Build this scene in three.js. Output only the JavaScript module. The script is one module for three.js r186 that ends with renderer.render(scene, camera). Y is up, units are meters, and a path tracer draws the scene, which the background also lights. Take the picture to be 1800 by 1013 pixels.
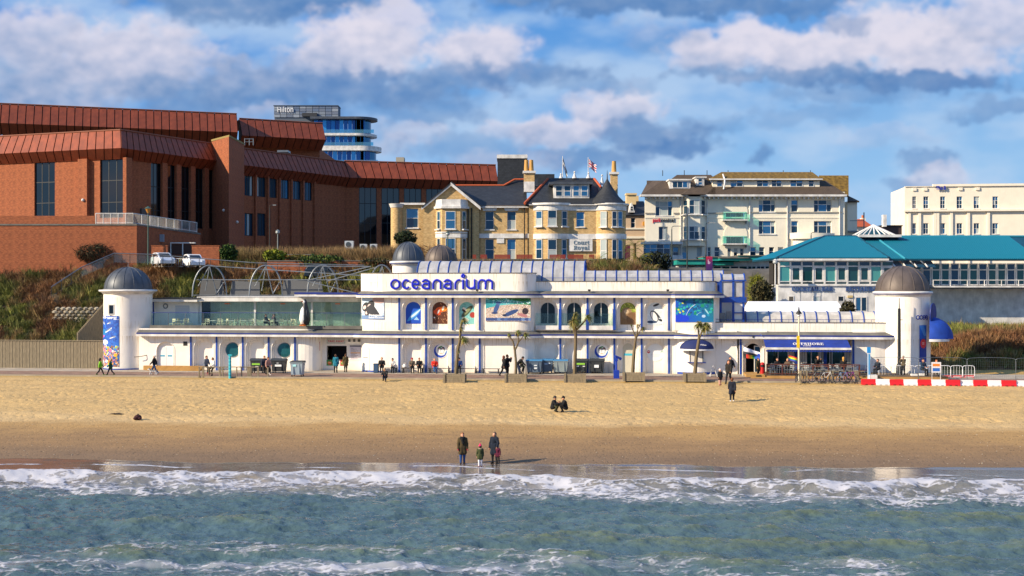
import * as THREE from 'three';
import { mergeGeometries } from 'three/addons/utils/BufferGeometryUtils.js';
import { FontLoader } from 'three/addons/loaders/FontLoader.js';
import { TextGeometry } from 'three/addons/geometries/TextGeometry.js';
// ---------- camera, sky, sun, exposure ----------
const scene = new THREE.Scene();
const EYE = 10, FOC = 2090, CX = 900, CY = 507;            // eye height over the sea (m); lens measured against an 1800 px wide frame
const camera = new THREE.PerspectiveCamera(2 * Math.atan(506.5 / FOC) * 180 / Math.PI, 1800 / 1013, 0.5, 6000);
camera.position.set(0, EYE, 0); camera.lookAt(0, EYE, -100);
const renderer = new THREE.WebGLRenderer({ antialias: true });
renderer.toneMapping = THREE.LinearToneMapping; renderer.toneMappingExposure = 1.5;
renderer.shadowMap.enabled = true;
const EXPO = 1.5;
// seeded noise
function rng(seed) { let a = seed >>> 0; return () => { a |= 0; a = a + 0x6D2B79F5 | 0; let t = Math.imul(a ^ a >>> 15, 1 | a); t = t + Math.imul(t ^ t >>> 7, 61 | t) ^ t; return ((t ^ t >>> 14) >>> 0) / 4294967296; }; }
const PERM = new Uint8Array(512); { const r = rng(7), p = [...Array(256).keys()]; for (let i = 255; i > 0; i--) { const j = r() * (i + 1) | 0; [p[i], p[j]] = [p[j], p[i]]; } for (let i = 0; i < 512; i++) PERM[i] = p[i & 255]; }
const G2 = [...Array(16)].map((_, i) => [Math.cos(i * Math.PI / 8), Math.sin(i * Math.PI / 8)]);
function pn(x, y, wx = 256, wy = 256) {                    // tiling Perlin noise
const xi = Math.floor(x), yi = Math.floor(y), fx = x - xi, fy = y - yi;
const w = (a, n) => ((a % n) + n) % n & 255, x0 = w(xi, wx), x1 = w(xi + 1, wx), y0 = w(yi, wy), y1 = w(yi + 1, wy);
const u = fx * fx * fx * (fx * (fx * 6 - 15) + 10), v = fy * fy * fy * (fy * (fy * 6 - 15) + 10);
const g = (a, b, dx, dy) => { const q = G2[PERM[PERM[a] + b] & 15]; return q[0] * dx + q[1] * dy; };
const a = g(x0, y0, fx, fy), b = g(x1, y0, fx - 1, fy), c = g(x0, y1, fx, fy - 1), d = g(x1, y1, fx - 1, fy - 1);
return (a + (b - a) * u + (c - a + (a - b - c + d) * u) * v) * 1.5;
}
function fbm(x, y, o = 4, wx = 256, wy = 256) { let s = 0, a = 0.5; for (let i = 0; i < o; i++) { s += a * pn(x + i * 17, y + i * 31, wx, wy); x *= 2; y *= 2; wx *= 2; wy *= 2; a *= 0.5; } return s; }
const clamp = (x, a = 0, b = 1) => Math.min(b, Math.max(a, x)), sst = (a, b, x) => { const t = clamp((x - a) / (b - a)); return t * t * (3 - 2 * t); }, mix = (a, b, t) => a + (b - a) * t;
const s2l = v => { v /= 255; return v <= 0.04045 ? v / 12.92 : Math.pow((v + 0.055) / 1.055, 2.4); };
const lin = (r, g, b) => [s2l(r), s2l(g), s2l(b)];
// sky: air and broken cumulus, given by bearing and height (units: 1/2090 of the distance)
{
const W = 4096, H = 2048, data = new Float32Array(W * H * 4);
const top = lin(66, 140, 218), low = lin(150, 196, 238), lit = lin(226, 222, 236), veil = lin(186, 211, 240), shade = lin(124, 156, 200), dark = lin(90, 134, 190);
// [x, y, rx, ry, lit 0..1, opacity]
const B = [
[235, 105, 150, 78, .72, 1], [120, 150, 130, 70, .6, .9], [60, 60, 120, 50, .7, .9], [320, 170, 120, 40, .25, .8],
[430, 8, 190, 34, .3, 1], [560, 2, 150, 30, .12, 1], [330, -8, 120, 22, .25, .9],
[620, 92, 110, 68, .82, 1], [560, 128, 110, 44, .55, .9], [690, 45, 80, 55, .95, .85], [640, 160, 200, 36, .1, .9], [450, 150, 100, 55, .15, .85], [400, 118, 90, 26, .5, .5],
[850, 95, 100, 58, .86, 1], [800, 138, 120, 26, .3, .8], [930, 130, 130, 24, .12, .75], [730, 190, 140, 34, .18, .6],
[1120, 4, 290, 22, .06, 1], [1340, 6, 190, 18, .1, .9], [1000, -2, 150, 14, .2, .9],
[1310, 78, 125, 44, .95, 1], [1420, 92, 120, 48, .86, 1], [1560, 62, 130, 60, .95, 1], [1660, 90, 130, 60, .9, 1], [1250, 100, 70, 30, .75, .8], [1740, 40, 120, 60, .8, .9],
[1420, 134, 240, 18, .3, .9], [1600, 142, 190, 20, .05, .95], [1500, 165, 130, 22, .15, .5],
[1080, 192, 95, 34, .8, .9], [985, 235, 100, 32, .75, .9], [900, 225, 70, 20, .7, .6], [1150, 238, 110, 30, .22, .95], [1205, 262, 80, 18, .02, .9], [1040, 280, 130, 22, .15, .8], [1110, 150, 60, 18, .3, .4],
[1000, 150, 90, 22, .2, .5], [1160, 60, 90, 30, .45, .4], [1340, 268, 22, 18, .12, .75], [1420, 205, 110, 20, .25, .35], [1630, 285, 50, 26, .1, .6], [1650, 320, 60, 30, .75, .7], [1590, 330, 40, 16, .05, .5],
[340, 150, 170, 26, .45, .5], [480, 205, 120, 18, .6, .5], [720, 235, 60, 20, .75, .5], [690, 250, 50, 16, .7, .5], [820, 260, 130, 30, .2, .5], [600, 240, 130, 30, .4, .4], [1500, 40, 60, 20, .25, .6],
[1250, 215, 60, 16, .2, .4], [1560, 240, 120, 16, .6, .25], [900, 290, 100, 26, .6, .5], [100, 215, 180, 22, .4, .5], [20, 120, 120, 80, .5, .7], [1770, 190, 110, 22, .15, .6],
];
const col = [0, 0, 0];
function framed(px, py) {
const wx = px + 46 * fbm(px / 95, py / 70 + 9, 5) + 13 * fbm(px / 24, py / 20 + 3, 3), wy = py + 30 * fbm(px / 85 + 40, py / 60, 5) + 11 * fbm(px / 22 + 8, py / 18, 3);
const n1 = fbm(px / 48 + 11, py / 34 + 4, 5), n2 = fbm(px / 15 + 2, py / 12 + 7, 3), n3 = fbm(px / 40 + 3, py / 26, 5);
const air = clamp(py / 420 + .1 + (px - 900) / 4500), vn = sst(-.18, .5, fbm(px / 210 + 5, py / 90 + 2, 5) + .12);
for (let k = 0; k < 3; k++) { col[k] = mix(top[k], low[k], air); col[k] = mix(col[k], veil[k], vn * .75); }
for (const b of B) {
let q = Math.hypot((wx - b[0]) / b[2], (wy - b[1]) / b[3]); if (q > 1.6) continue; q += .42 * n1 + .2 * n2;
const a = b[5] * sst(1.22, .58, q) * .94, l = clamp(b[4] + .3 * n3 + .12 * sst(.5, 1.0, q) * b[4] - .22 * (wy - b[1]) / b[3] * (b[4] > .4 ? 1 : .3));
for (let k = 0; k < 3; k++) { const c = l < .5 ? mix(dark[k], shade[k], l / .3 > 1 ? 1 : l / .3) + (l > .3 ? (l - .3) / .7 * (lit[k] - shade[k]) : 0) : mix(shade[k], lit[k], (l - .3) / .7); col[k] = mix(col[k], c, a); }
}
}
function open(az, el) {                                  // the rest of the sky: the same broken cloud, from plain noise
const x = az * 9, y = el * 14, n = fbm(x, y, 5), c = sst(-.12, .28, n), l = clamp(.5 + 1.1 * fbm(x + .3, y + .5, 4)), air = clamp(1 - el * 1.6, 0, 1);
for (let k = 0; k < 3; k++) col[k] = mix(mix(top[k], low[k], air), mix(shade[k], lit[k], l), c * .8);
}
for (let j = 0; j < H; j++) {
const el = ((j + .5) / H - .5) * Math.PI;
if (el < -.02) { for (let i = 0; i < W; i++) { const o = (j * W + i) * 4; data[o] = .2; data[o + 1] = .26; data[o + 2] = .3; data[o + 3] = 1; } continue; }
const far = el > .34, step = far ? 4 : 1;
for (let i = 0; i < W; i += step) {
const az = ((i + .5) / W - .25) * 2 * Math.PI, a = Math.atan2(Math.sin(az), Math.cos(az));
const inside = Math.abs(a) < .62 && el < .34;
let w = 0; const c = [0, 0, 0];
if (inside) {
const px = CX + FOC * Math.tan(a), py = CY - FOC * Math.tan(el) / Math.cos(a);
w = sst(.6, .5, Math.abs(a)) * sst(.33, .27, el);
framed(px, py); for (let k = 0; k < 3; k++) c[k] = col[k] * w;
}
if (w < 1) { open(a, el); for (let k = 0; k < 3; k++) c[k] += col[k] * (1 - w); }
for (let q = 0; q < step && i + q < W; q++) { const o = (j * W + i + q) * 4; for (let k = 0; k < 3; k++) data[o + k] = c[k] / EXPO; data[o + 3] = 1; }
}
}
const sky = new THREE.DataTexture(data, W, H, THREE.RGBAFormat, THREE.FloatType);
sky.mapping = THREE.EquirectangularReflectionMapping; sky.magFilter = THREE.LinearFilter; sky.needsUpdate = true;
scene.background = sky; scene.environment = sky;
}
const SUN = new THREE.Vector3(-0.93, 0.53, 0.40).normalize();
const sun = new THREE.DirectionalLight(new THREE.Color(1.0, 0.84, 0.62), 5);
sun.position.copy(SUN).multiplyScalar(300).add(new THREE.Vector3(0, 0, -110)); sun.target.position.set(0, 0, -110);
sun.castShadow = true; sun.shadow.mapSize.set(4096, 4096);
Object.assign(sun.shadow.camera, { left: -110, right: 110, top: 90, bottom: -90, near: 50, far: 600 });
scene.add(sun, sun.target);
// ---------- helpers ----------
const V = (x, y, z) => new THREE.Vector3(x, y, z), R = d => d * Math.PI / 180;
const used = {};
function numbered(n) { used[n] = (used[n] ?? -1) + 1; return used[n] ? n + '_' + String(used[n]).padStart(3, '0') : n; }
function tag(o, label, category, group, kind) { o.userData = {}; if (label) o.userData.label = label; if (category) o.userData.category = category; if (group) o.userData.group = group; if (kind) o.userData.kind = kind; return o; }
function thing(name, label, category, pos = [0, 0, 0], turn = 0, group) { const o = new THREE.Group(); o.name = numbered(name); o.position.set(...pos); o.rotation.y = turn; tag(o, label, category, group, 'thing'); scene.add(o); return o; }
function box(x0, x1, y0, y1, z0, z1) { const g = new THREE.BoxGeometry(Math.abs(x1 - x0), Math.abs(y1 - y0), Math.abs(z1 - z0)); g.translate((x0 + x1) / 2, (y0 + y1) / 2, (z0 + z1) / 2); return g; }
function cyl(r0, r1, h, x, y, z, seg = 12, open = false) { const g = new THREE.CylinderGeometry(r1, r0, h, seg, 1, open); g.translate(x, y + h / 2, z); return g; }
function bar(a, b, r, seg = 6) { a = Array.isArray(a) ? V(...a) : a; b = Array.isArray(b) ? V(...b) : b; const d = b.clone().sub(a), g = new THREE.CylinderGeometry(r, r, d.length(), seg, 1); g.applyQuaternion(new THREE.Quaternion().setFromUnitVectors(V(0, 1, 0), d.clone().normalize())); g.translate(...a.clone().add(b).multiplyScalar(.5).toArray()); return g; }
function pipe(pts, r, seg, radial = 6, closed = false) { return new THREE.TubeGeometry(new THREE.CatmullRomCurve3(pts.map(p => Array.isArray(p) ? V(...p) : p), closed, 'centripetal'), seg ?? pts.length * 3, r, radial, closed); }
function ball(r, x, y, z, sx = 1, sy = 1, sz = 1, seg = 10) { const g = new THREE.SphereGeometry(r, seg, Math.max(6, seg * .7 | 0)); g.scale(sx, sy, sz); g.translate(x, y, z); return g; }
function ext(shape, z0, z1, seg = 12) { const g = new THREE.ExtrudeGeometry(shape, { depth: z1 - z0, bevelEnabled: false, curveSegments: seg }); g.translate(0, 0, z0); return g; }
function poly(pts) { const s = new THREE.Shape(); pts.forEach((p, i) => i ? s.lineTo(p[0], p[1]) : s.moveTo(p[0], p[1])); s.closePath(); return s; }
function archPath(P, x0, x1, y0, yt) { const r = (x1 - x0) / 2, c = (x0 + x1) / 2; P.moveTo(x0, y0); P.lineTo(x1, y0); P.lineTo(x1, yt - r); P.absarc(c, yt - r, r, 0, Math.PI, false); P.lineTo(x0, y0); return P; }
function hull(pts8) {                                      // hexahedron: four bottom corners in a ring, four top corners in the same order
const f = [[3, 2, 1, 0], [4, 5, 6, 7], [0, 1, 5, 4], [1, 2, 6, 5], [2, 3, 7, 6], [3, 0, 4, 7]], p = [];
for (const q of f) for (const i of [0, 1, 2, 0, 2, 3]) p.push(...pts8[q[i]]);
const g = new THREE.BufferGeometry(); g.setAttribute('position', new THREE.Float32BufferAttribute(p, 3)); g.computeVertexNormals(); g.setAttribute('uv', new THREE.Float32BufferAttribute(new Float32Array(p.length / 3 * 2), 2)); return g;
}
function plate(a, b, c, d, t) {                            // thin slab over four corners, t metres thick behind them
const n = V(...b).sub(V(...a)).cross(V(...d).sub(V(...a))).normalize().multiplyScalar(-t).toArray(), o = p => [p[0] + n[0], p[1] + n[1], p[2] + n[2]];
return hull([o(a), o(b), o(c), o(d), a, b, c, d]);
}
function sweep(path, prof, caps = true) {                   // path: [x, z] points; prof: [outward, y] points, open or closed by the caller
const n = path.length, nor = path.map((p, i) => { const a = path[Math.max(0, i - 1)], b = path[Math.min(n - 1, i + 1)], dx = b[0] - a[0], dz = b[1] - a[1], l = Math.hypot(dx, dz) || 1; return [-dz / l, dx / l]; });
const P = [], at = (i, q) => [path[i][0] + nor[i][0] * q[0], q[1], path[i][1] + nor[i][1] * q[0]];
for (let i = 0; i < n - 1; i++) for (let k = 0; k < prof.length - 1; k++) { const a = at(i, prof[k]), b = at(i + 1, prof[k]), c = at(i + 1, prof[k + 1]), d = at(i, prof[k + 1]); P.push(...a, ...b, ...c, ...a, ...c, ...d); }
if (caps) for (const i of [0, n - 1]) for (let k = 1; k < prof.length - 2; k++) P.push(...at(i, prof[0]), ...at(i, prof[k]), ...at(i, prof[k + 1]));
const g = new THREE.BufferGeometry(); g.setAttribute('position', new THREE.Float32BufferAttribute(P, 3)); g.computeVertexNormals(); g.setAttribute('uv', new THREE.Float32BufferAttribute(new Float32Array(P.length / 3 * 2), 2)); return g;
}
function uvMetres(g) {
const p = g.attributes.position.array, uv = new Float32Array(p.length / 3 * 2), A = V(), B = V(), C = V(), N = V();
for (let t = 0; t < p.length; t += 9) {
A.fromArray(p, t); B.fromArray(p, t + 3); C.fromArray(p, t + 6); N.copy(B).sub(A).cross(C.sub(A)); const ax = Math.abs(N.x), ay = Math.abs(N.y), az = Math.abs(N.z);
for (let k = 0; k < 3; k++) { const x = p[t + k * 3], y = p[t + k * 3 + 1], z = p[t + k * 3 + 2], o = (t / 3 + k) * 2; if (az >= ax && az >= ay) { uv[o] = x; uv[o + 1] = y; } else if (ax >= ay) { uv[o] = z; uv[o + 1] = y; } else { uv[o] = x; uv[o + 1] = z; } }
}
g.setAttribute('uv', new THREE.BufferAttribute(uv, 2)); return g;
}
function join(geos, keepUV) {
if (!Array.isArray(geos)) geos = [geos];
const l = geos.flat().map(g => { const q = g.index ? g.toNonIndexed() : g; for (const k of Object.keys(q.attributes)) if (!['position', 'normal', 'uv', ...(keepUV === 'color' ? ['color'] : [])].includes(k)) q.deleteAttribute(k); if (!q.attributes.uv) q.setAttribute('uv', new THREE.Float32BufferAttribute(new Float32Array(q.attributes.position.count * 2), 2)); if (!q.attributes.normal) q.computeVertexNormals(); return q; });
const g = l.length > 1 ? mergeGeometries(l) : l[0];
return keepUV ? g : uvMetres(g);
}
function mesh(name, geos, mat, parent, o = {}) {
const m = new THREE.Mesh(o.raw ? geos : join(geos, o.uv), mat); m.name = parent ? name : numbered(name); m.castShadow = m.receiveShadow = true;
if (o.at) o.at.apply(m); if (o.label) m.userData.label = o.label;
(parent || scene).add(m); return m;
}
const structure = (name, geos, mat, o = {}) => { const m = mesh(name, geos, mat, null, o); m.userData.kind = 'structure'; return m; };
// a vertical plane seen in the photograph: bearing px0, distance d0, turned by theta (right end nearer when positive)
class Frame {
constructor(px0, d0, theta = 0, base = 0) { this.X0 = (px0 - CX) * d0 / FOC; this.d0 = d0; this.th = R(theta); this.c = Math.cos(this.th); this.sn = Math.sin(this.th); this.base = base; }
u(px, s = 0) { const k = (px - CX) / FOC; return (k * (this.d0 - s * this.c) + s * this.sn - this.X0) / (this.c + k * this.sn); }
d(px, s = 0) { return this.d0 - this.u(px, s) * this.sn - s * this.c; }
y(px, py, s = 0) { return EYE - (py - CY) * this.d(px, s) / FOC - this.base; }
apply(o, y = 0) { o.position.set(this.X0, y || 0, -this.d0); o.rotation.y = -this.th; return o; }
thing(name, label, cat, group) { const t = thing(name, label, cat, [this.X0, this.base, -this.d0], -this.th, group); t.userData.kind = 'thing'; return t; }
world(u, y, s) { return [this.X0 + u * this.c - s * this.sn, y + this.base, -this.d0 + u * this.sn + s * this.c]; }
}
const wx = (px, d) => (px - CX) * d / FOC, wy = (py, d) => EYE - (py - CY) * d / FOC;
// ---------- materials ----------
function tex(w, h, fn, srgb = true, rep) { const d = new Uint8Array(w * h * 4); for (let y = 0; y < h; y++) for (let x = 0; x < w; x++) { const c = fn(x / w, y / h, x, y), o = (y * w + x) * 4; d[o] = c[0]; d[o + 1] = c[1]; d[o + 2] = c[2]; d[o + 3] = c[3] ?? 255; } const t = new THREE.DataTexture(d, w, h, THREE.RGBAFormat); t.wrapS = t.wrapT = THREE.RepeatWrapping; t.magFilter = THREE.LinearFilter; t.minFilter = THREE.LinearMipmapLinearFilter; t.generateMipmaps = true; if (srgb) t.colorSpace = THREE.SRGBColorSpace; if (rep) t.repeat.set(1 / rep[0], 1 / rep[1]); t.needsUpdate = true; return t; }
const grey = v => { v = clamp(v, 0, 255); return [v, v, v]; };
// mottled wear that multiplies a base colour; tiles over 6 m
const wearTex = tex(512, 512, (u, v) => { const n = fbm(u * 6, v * 6, 5, 6, 6), m = fbm(u * 24, v * 8, 3, 24, 8); return grey(226 + 46 * n + 18 * m); }, true, [6, 6]);
const softTex = tex(512, 512, (u, v) => grey(247 + 10 * fbm(u * 5, v * 5, 5, 5, 5) + 5 * fbm(u * 40, v * 6, 3, 40, 6)), true, [8, 8]);
// rain streaks below each ledge, splash at the foot, patched paint (spans 9 m by 12 m of wall)
const LEDGES = [3.27, 4.72, 7, 8.5, 9.27];
const stainTex = tex(1024, 1024, (u, v) => { const y = v * 12, n = fbm(u * 9, v * 12, 5, 9, 12), st = fbm(u * 70, v * 5, 3, 70, 5), pt = sst(.22, .26, fbm(u * 7 + 3, v * 9 + 1, 2, 7, 9)); let g = 0; for (const l of LEDGES) { const k = l - y; if (k > 0 && k < 1.1) g = Math.max(g, (1 - k / 1.1) * sst(.06, .4, st + .18 * n)); } const foot = Math.exp(-y / .22) * (.55 + .9 * n) + sst(4.7, 4.0, y) * sst(3.98, 4.05, y) * .3 * (.5 + n), d = clamp(.5 * g + .55 * Math.max(0, foot)); const b = 249 + 9 * n - 5 * pt; return [b - 62 * d, b - 2 - 74 * d, b - 5 - 96 * d].map(q => clamp(q, 0, 255)); }, true, [9, 12]);
const grainBump = tex(256, 256, (u, v) => grey(128 + 120 * fbm(u * 24, v * 24, 3, 24, 24)), false, [1.2, 1.2]);
const brickMap = (a, b, m, rep) => tex(512, 512, (u, v, x, y) => { const row = Math.floor(v * 16), o = row % 2 * .5, bx = u * 8 + o, bi = Math.floor(bx), fx = bx - bi, fy = v * 16 - row, mort = fx < .05 || fy < .13, h = PERM[PERM[(bi % 8 + 8) % 8 * 7] + row] / 255, n = .9 + .14 * fbm(u * 3, v * 3, 3, 3, 3) + .12 * fbm(u * 64, v * 64, 2, 64, 64); return mort ? m.map(c => c * n) : a.map((c, k) => mix(c, b[k], h) * n); }, true, rep);
const std = (o) => new THREE.MeshStandardMaterial({ roughness: .85, ...o });
const phys = (o) => new THREE.MeshPhysicalMaterial({ roughness: .5, ...o });
const M = {
white: std({ color: 0xfbf6ee, map: stainTex, roughness: .8, bumpMap: grainBump, bumpScale: .004 }),
cream: std({ color: 0xf7efd9, map: softTex, roughness: .85 }),
trim: std({ color: 0xf3f0ea, map: wearTex, roughness: .55 }),
blue: std({ color: 0x184cb0, roughness: .5, map: wearTex }),
deepBlue: std({ color: 0x14308a, roughness: .55, map: wearTex }),
lead: std({ color: 0x77746d, map: wearTex, roughness: .75 }),
leadDark: std({ color: 0x5d636c, map: wearTex, roughness: .5, metalness: .35 }),
leadBrown: std({ color: 0x6d625c, map: wearTex, roughness: .55, metalness: .25 }),
steel: std({ color: 0x8d9398, roughness: .4, metalness: .6, map: wearTex }),
darkSteel: std({ color: 0x2c2f33, roughness: .5, metalness: .4 }),
paintGrey: std({ color: 0x83888c, roughness: .5, map: wearTex }),
wood: std({ color: 0x8b7357, map: tex(256, 256, (u, v) => grey(190 + 60 * fbm(u * 4, v * 40, 4, 4, 40)), true, [1.5, 1.5]), roughness: .9 }),
oldWood: std({ color: 0xb9a98c, map: tex(256, 256, (u, v) => grey(190 + 70 * fbm(u * 40, v * 3, 4, 40, 3)), true, [1.5, 1.5]), roughness: .95 }),
yellowWood: std({ color: 0xc79a58, map: wearTex, roughness: .9 }),
black: std({ color: 0x17181a, roughness: .6 }),
rubber: std({ color: 0x1a1a1c, roughness: .9 }),
glassDark: phys({ color: 0x0c1218, roughness: .04, ior: 1.7 }),
glassBlue: phys({ color: 0x1d4058, roughness: .05, metalness: .35 }),
glassSky: phys({ color: 0x356e94, roughness: .05, metalness: .55 }),
glassTeal: phys({ color: 0x1d4c52, roughness: .05, metalness: .35 }),
balu: phys({ color: 0xeef8f5, roughness: .02, transmission: 1, thickness: 0, ior: 1.5 }),
aqua: phys({ color: 0xc8f2ec, roughness: .05, transmission: .95, thickness: 0, ior: 1.5 }),
room: std({ color: 0xeeefe8, roughness: .9, map: wearTex }),
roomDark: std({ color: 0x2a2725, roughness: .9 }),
net: std({ color: 0xa9b4b4, roughness: .95 }),
poly: phys({ color: 0xdcdcde, roughness: .6, map: wearTex, transmission: .35, thickness: 0 }),
red: std({ color: 0xb5161a, roughness: .5 }),
teal: std({ color: 0x1f9f94, roughness: .6, map: wearTex }),
slate: std({ color: 0x33373d, roughness: .6, map: tex(512, 512, (u, v) => { const r = Math.floor(v * 20), c = Math.floor(u * 14 + (r % 2) * .5), e = (v * 20 - r) < .1 || ((u * 14 + (r % 2) * .5) - c) < .05; const h = PERM[PERM[((c % 14) + 14) % 14] + r]; return grey(e ? 130 : 190 + h * .2 + 30 * fbm(u * 4, v * 4, 3, 4, 4)); }, true, [5, 5]) }),
brickRed: std({ map: brickMap([182, 104, 64], [146, 78, 50], [172, 112, 78], [1.8, 1.2]), roughness: .95 }),
brickYellow: std({ map: brickMap([232, 194, 128], [200, 156, 92], [216, 200, 168], [1.8, 1.2]), roughness: .95 }),
rust: std({ color: 0x9c4a2a, roughness: .55, map: wearTex, metalness: .1 }),
seam: std({ color: 0x1c1210, roughness: .8 }),
skin: std({ color: 0xc98f70, roughness: .6 }),
};
const colorMats = {};
const paint = (hex, rough = .75, extra = {}) => colorMats[hex + '_' + rough + JSON.stringify(extra)] ??= std({ color: hex, roughness: rough, ...extra });
const cloth = hex => paint(hex, .95, {});
function canvasTex(w, h, draw) { const c = document.createElement('canvas'); c.width = w; c.height = h; draw(c.getContext('2d'), w, h); const t = new THREE.CanvasTexture(c); t.colorSpace = THREE.SRGBColorSpace; t.anisotropy = 8; return t; }
const print = (w, h, draw, o = {}) => std({ map: canvasTex(w, h, draw), roughness: .6, ...o });
// flat print on a shape: uv runs 0..1 over its bounding box
function uvFit(g) { g.computeBoundingBox(); const b = g.boundingBox, p = g.attributes.position, uv = new Float32Array(p.count * 2); for (let i = 0; i < p.count; i++) { uv[i * 2] = (p.getX(i) - b.min.x) / (b.max.x - b.min.x); uv[i * 2 + 1] = (p.getY(i) - b.min.y) / (b.max.y - b.min.y); } g.setAttribute('uv', new THREE.BufferAttribute(uv, 2)); return g; }
const fontCache = {};
async function font(n) { return fontCache[n] ??= await new FontLoader().loadAsync(`fonts/droid/droid_${n}.typeface.json`); }
// ---------- sea, beach, promenade, hillside ----------
const shore = X => 67 - .06 * X, edge = X => 103 - .114 * X;      // distance of the waterline and of the promenade's seaward edge
function beachH(X, d) { const t = (d - shore(X)) / (edge(X) - shore(X)); return t < 0 ? t * 1.6 : 2.0 * Math.pow(t, .95); }
const PROM = 2.1;
function groundH(X, d) { const e = edge(X); return d > e ? PROM : beachH(X, d) + beachBump(X, d); }
function beachBump(X, d) { const t = (d - shore(X)) / (edge(X) - shore(X)), dry = sst(.33, .42, t + .04 * fbm(X / 6, d / 6, 3)); return dry * (.05 * fbm(X / 2.2, d / 2.6, 3) - .06 * sst(.12, .36, fbm(X / .42 + 5, d / .6 + 2, 2) + .5 * fbm(X / 7 + d / 3, d / 3 + 7, 4)) + .14 * fbm(X / 9 + d / 5, d / 4 + 3, 4)) * sst(1.04, .9, t) + (1 - dry) * (.015 * fbm(X / 2, d / 2, 3) + .03 * sst(.25, .4, t) * Math.max(0, fbm(X / 1.2, d / .7, 4)));}
function hillH(X, d) {
const b = d + .114 * X;                                         // parallel to the promenade
const back = 15 * sst(14, 22, X), low = 3.2 * sst(40, 46, X) * sst(116, 124, b); const hill = sst(118 + back, 137 + back * .8, b + 1.5 * fbm(X / 9, d / 9, 3)), up = sst(136, 175, b) * (X < 10 ? 1 : .3);
return 2.0 + Math.max(10.4 * hill, low) + 3.2 * up * sst(30, -10, X) + .35 * hill * fbm(X / 4, d / 4, 3);
}
function sheet(xs, ds, H, C) {                                    // grid over x and distance
const nx = xs.length, nd = ds.length, P = new Float32Array(nx * nd * 3), UV = new Float32Array(nx * nd * 2), I = [], K = C && new Float32Array(nx * nd * 3);
for (let j = 0; j < nd; j++) for (let i = 0; i < nx; i++) { const o = j * nx + i, x = typeof xs[i] === 'function' ? xs[i](ds[j]) : xs[i], d = ds[j]; P[o * 3] = x; P[o * 3 + 1] = H(x, d); P[o * 3 + 2] = -d; UV[o * 2] = x; UV[o * 2 + 1] = d; if (C) { const c = C(x, d); K[o * 3] = c[0]; K[o * 3 + 1] = c[1]; K[o * 3 + 2] = c[2]; } if (i < nx - 1 && j < nd - 1) I.push(o, o + 1, o + nx, o + 1, o + nx + 1, o + nx); }
const g = new THREE.BufferGeometry(); g.setAttribute('position', new THREE.BufferAttribute(P, 3)); g.setAttribute('uv', new THREE.BufferAttribute(UV, 2)); if (C) g.setAttribute('color', new THREE.BufferAttribute(K, 3)); g.setIndex(I); g.computeVertexNormals(); return g;
}
const range = (a, b, n) => [...Array(n + 1)].map((_, i) => a + (b - a) * i / n);
const BX = [-700, -300, -150, -90, ...range(-62, 62, 860), 90, 150, 300, 700];
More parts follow.
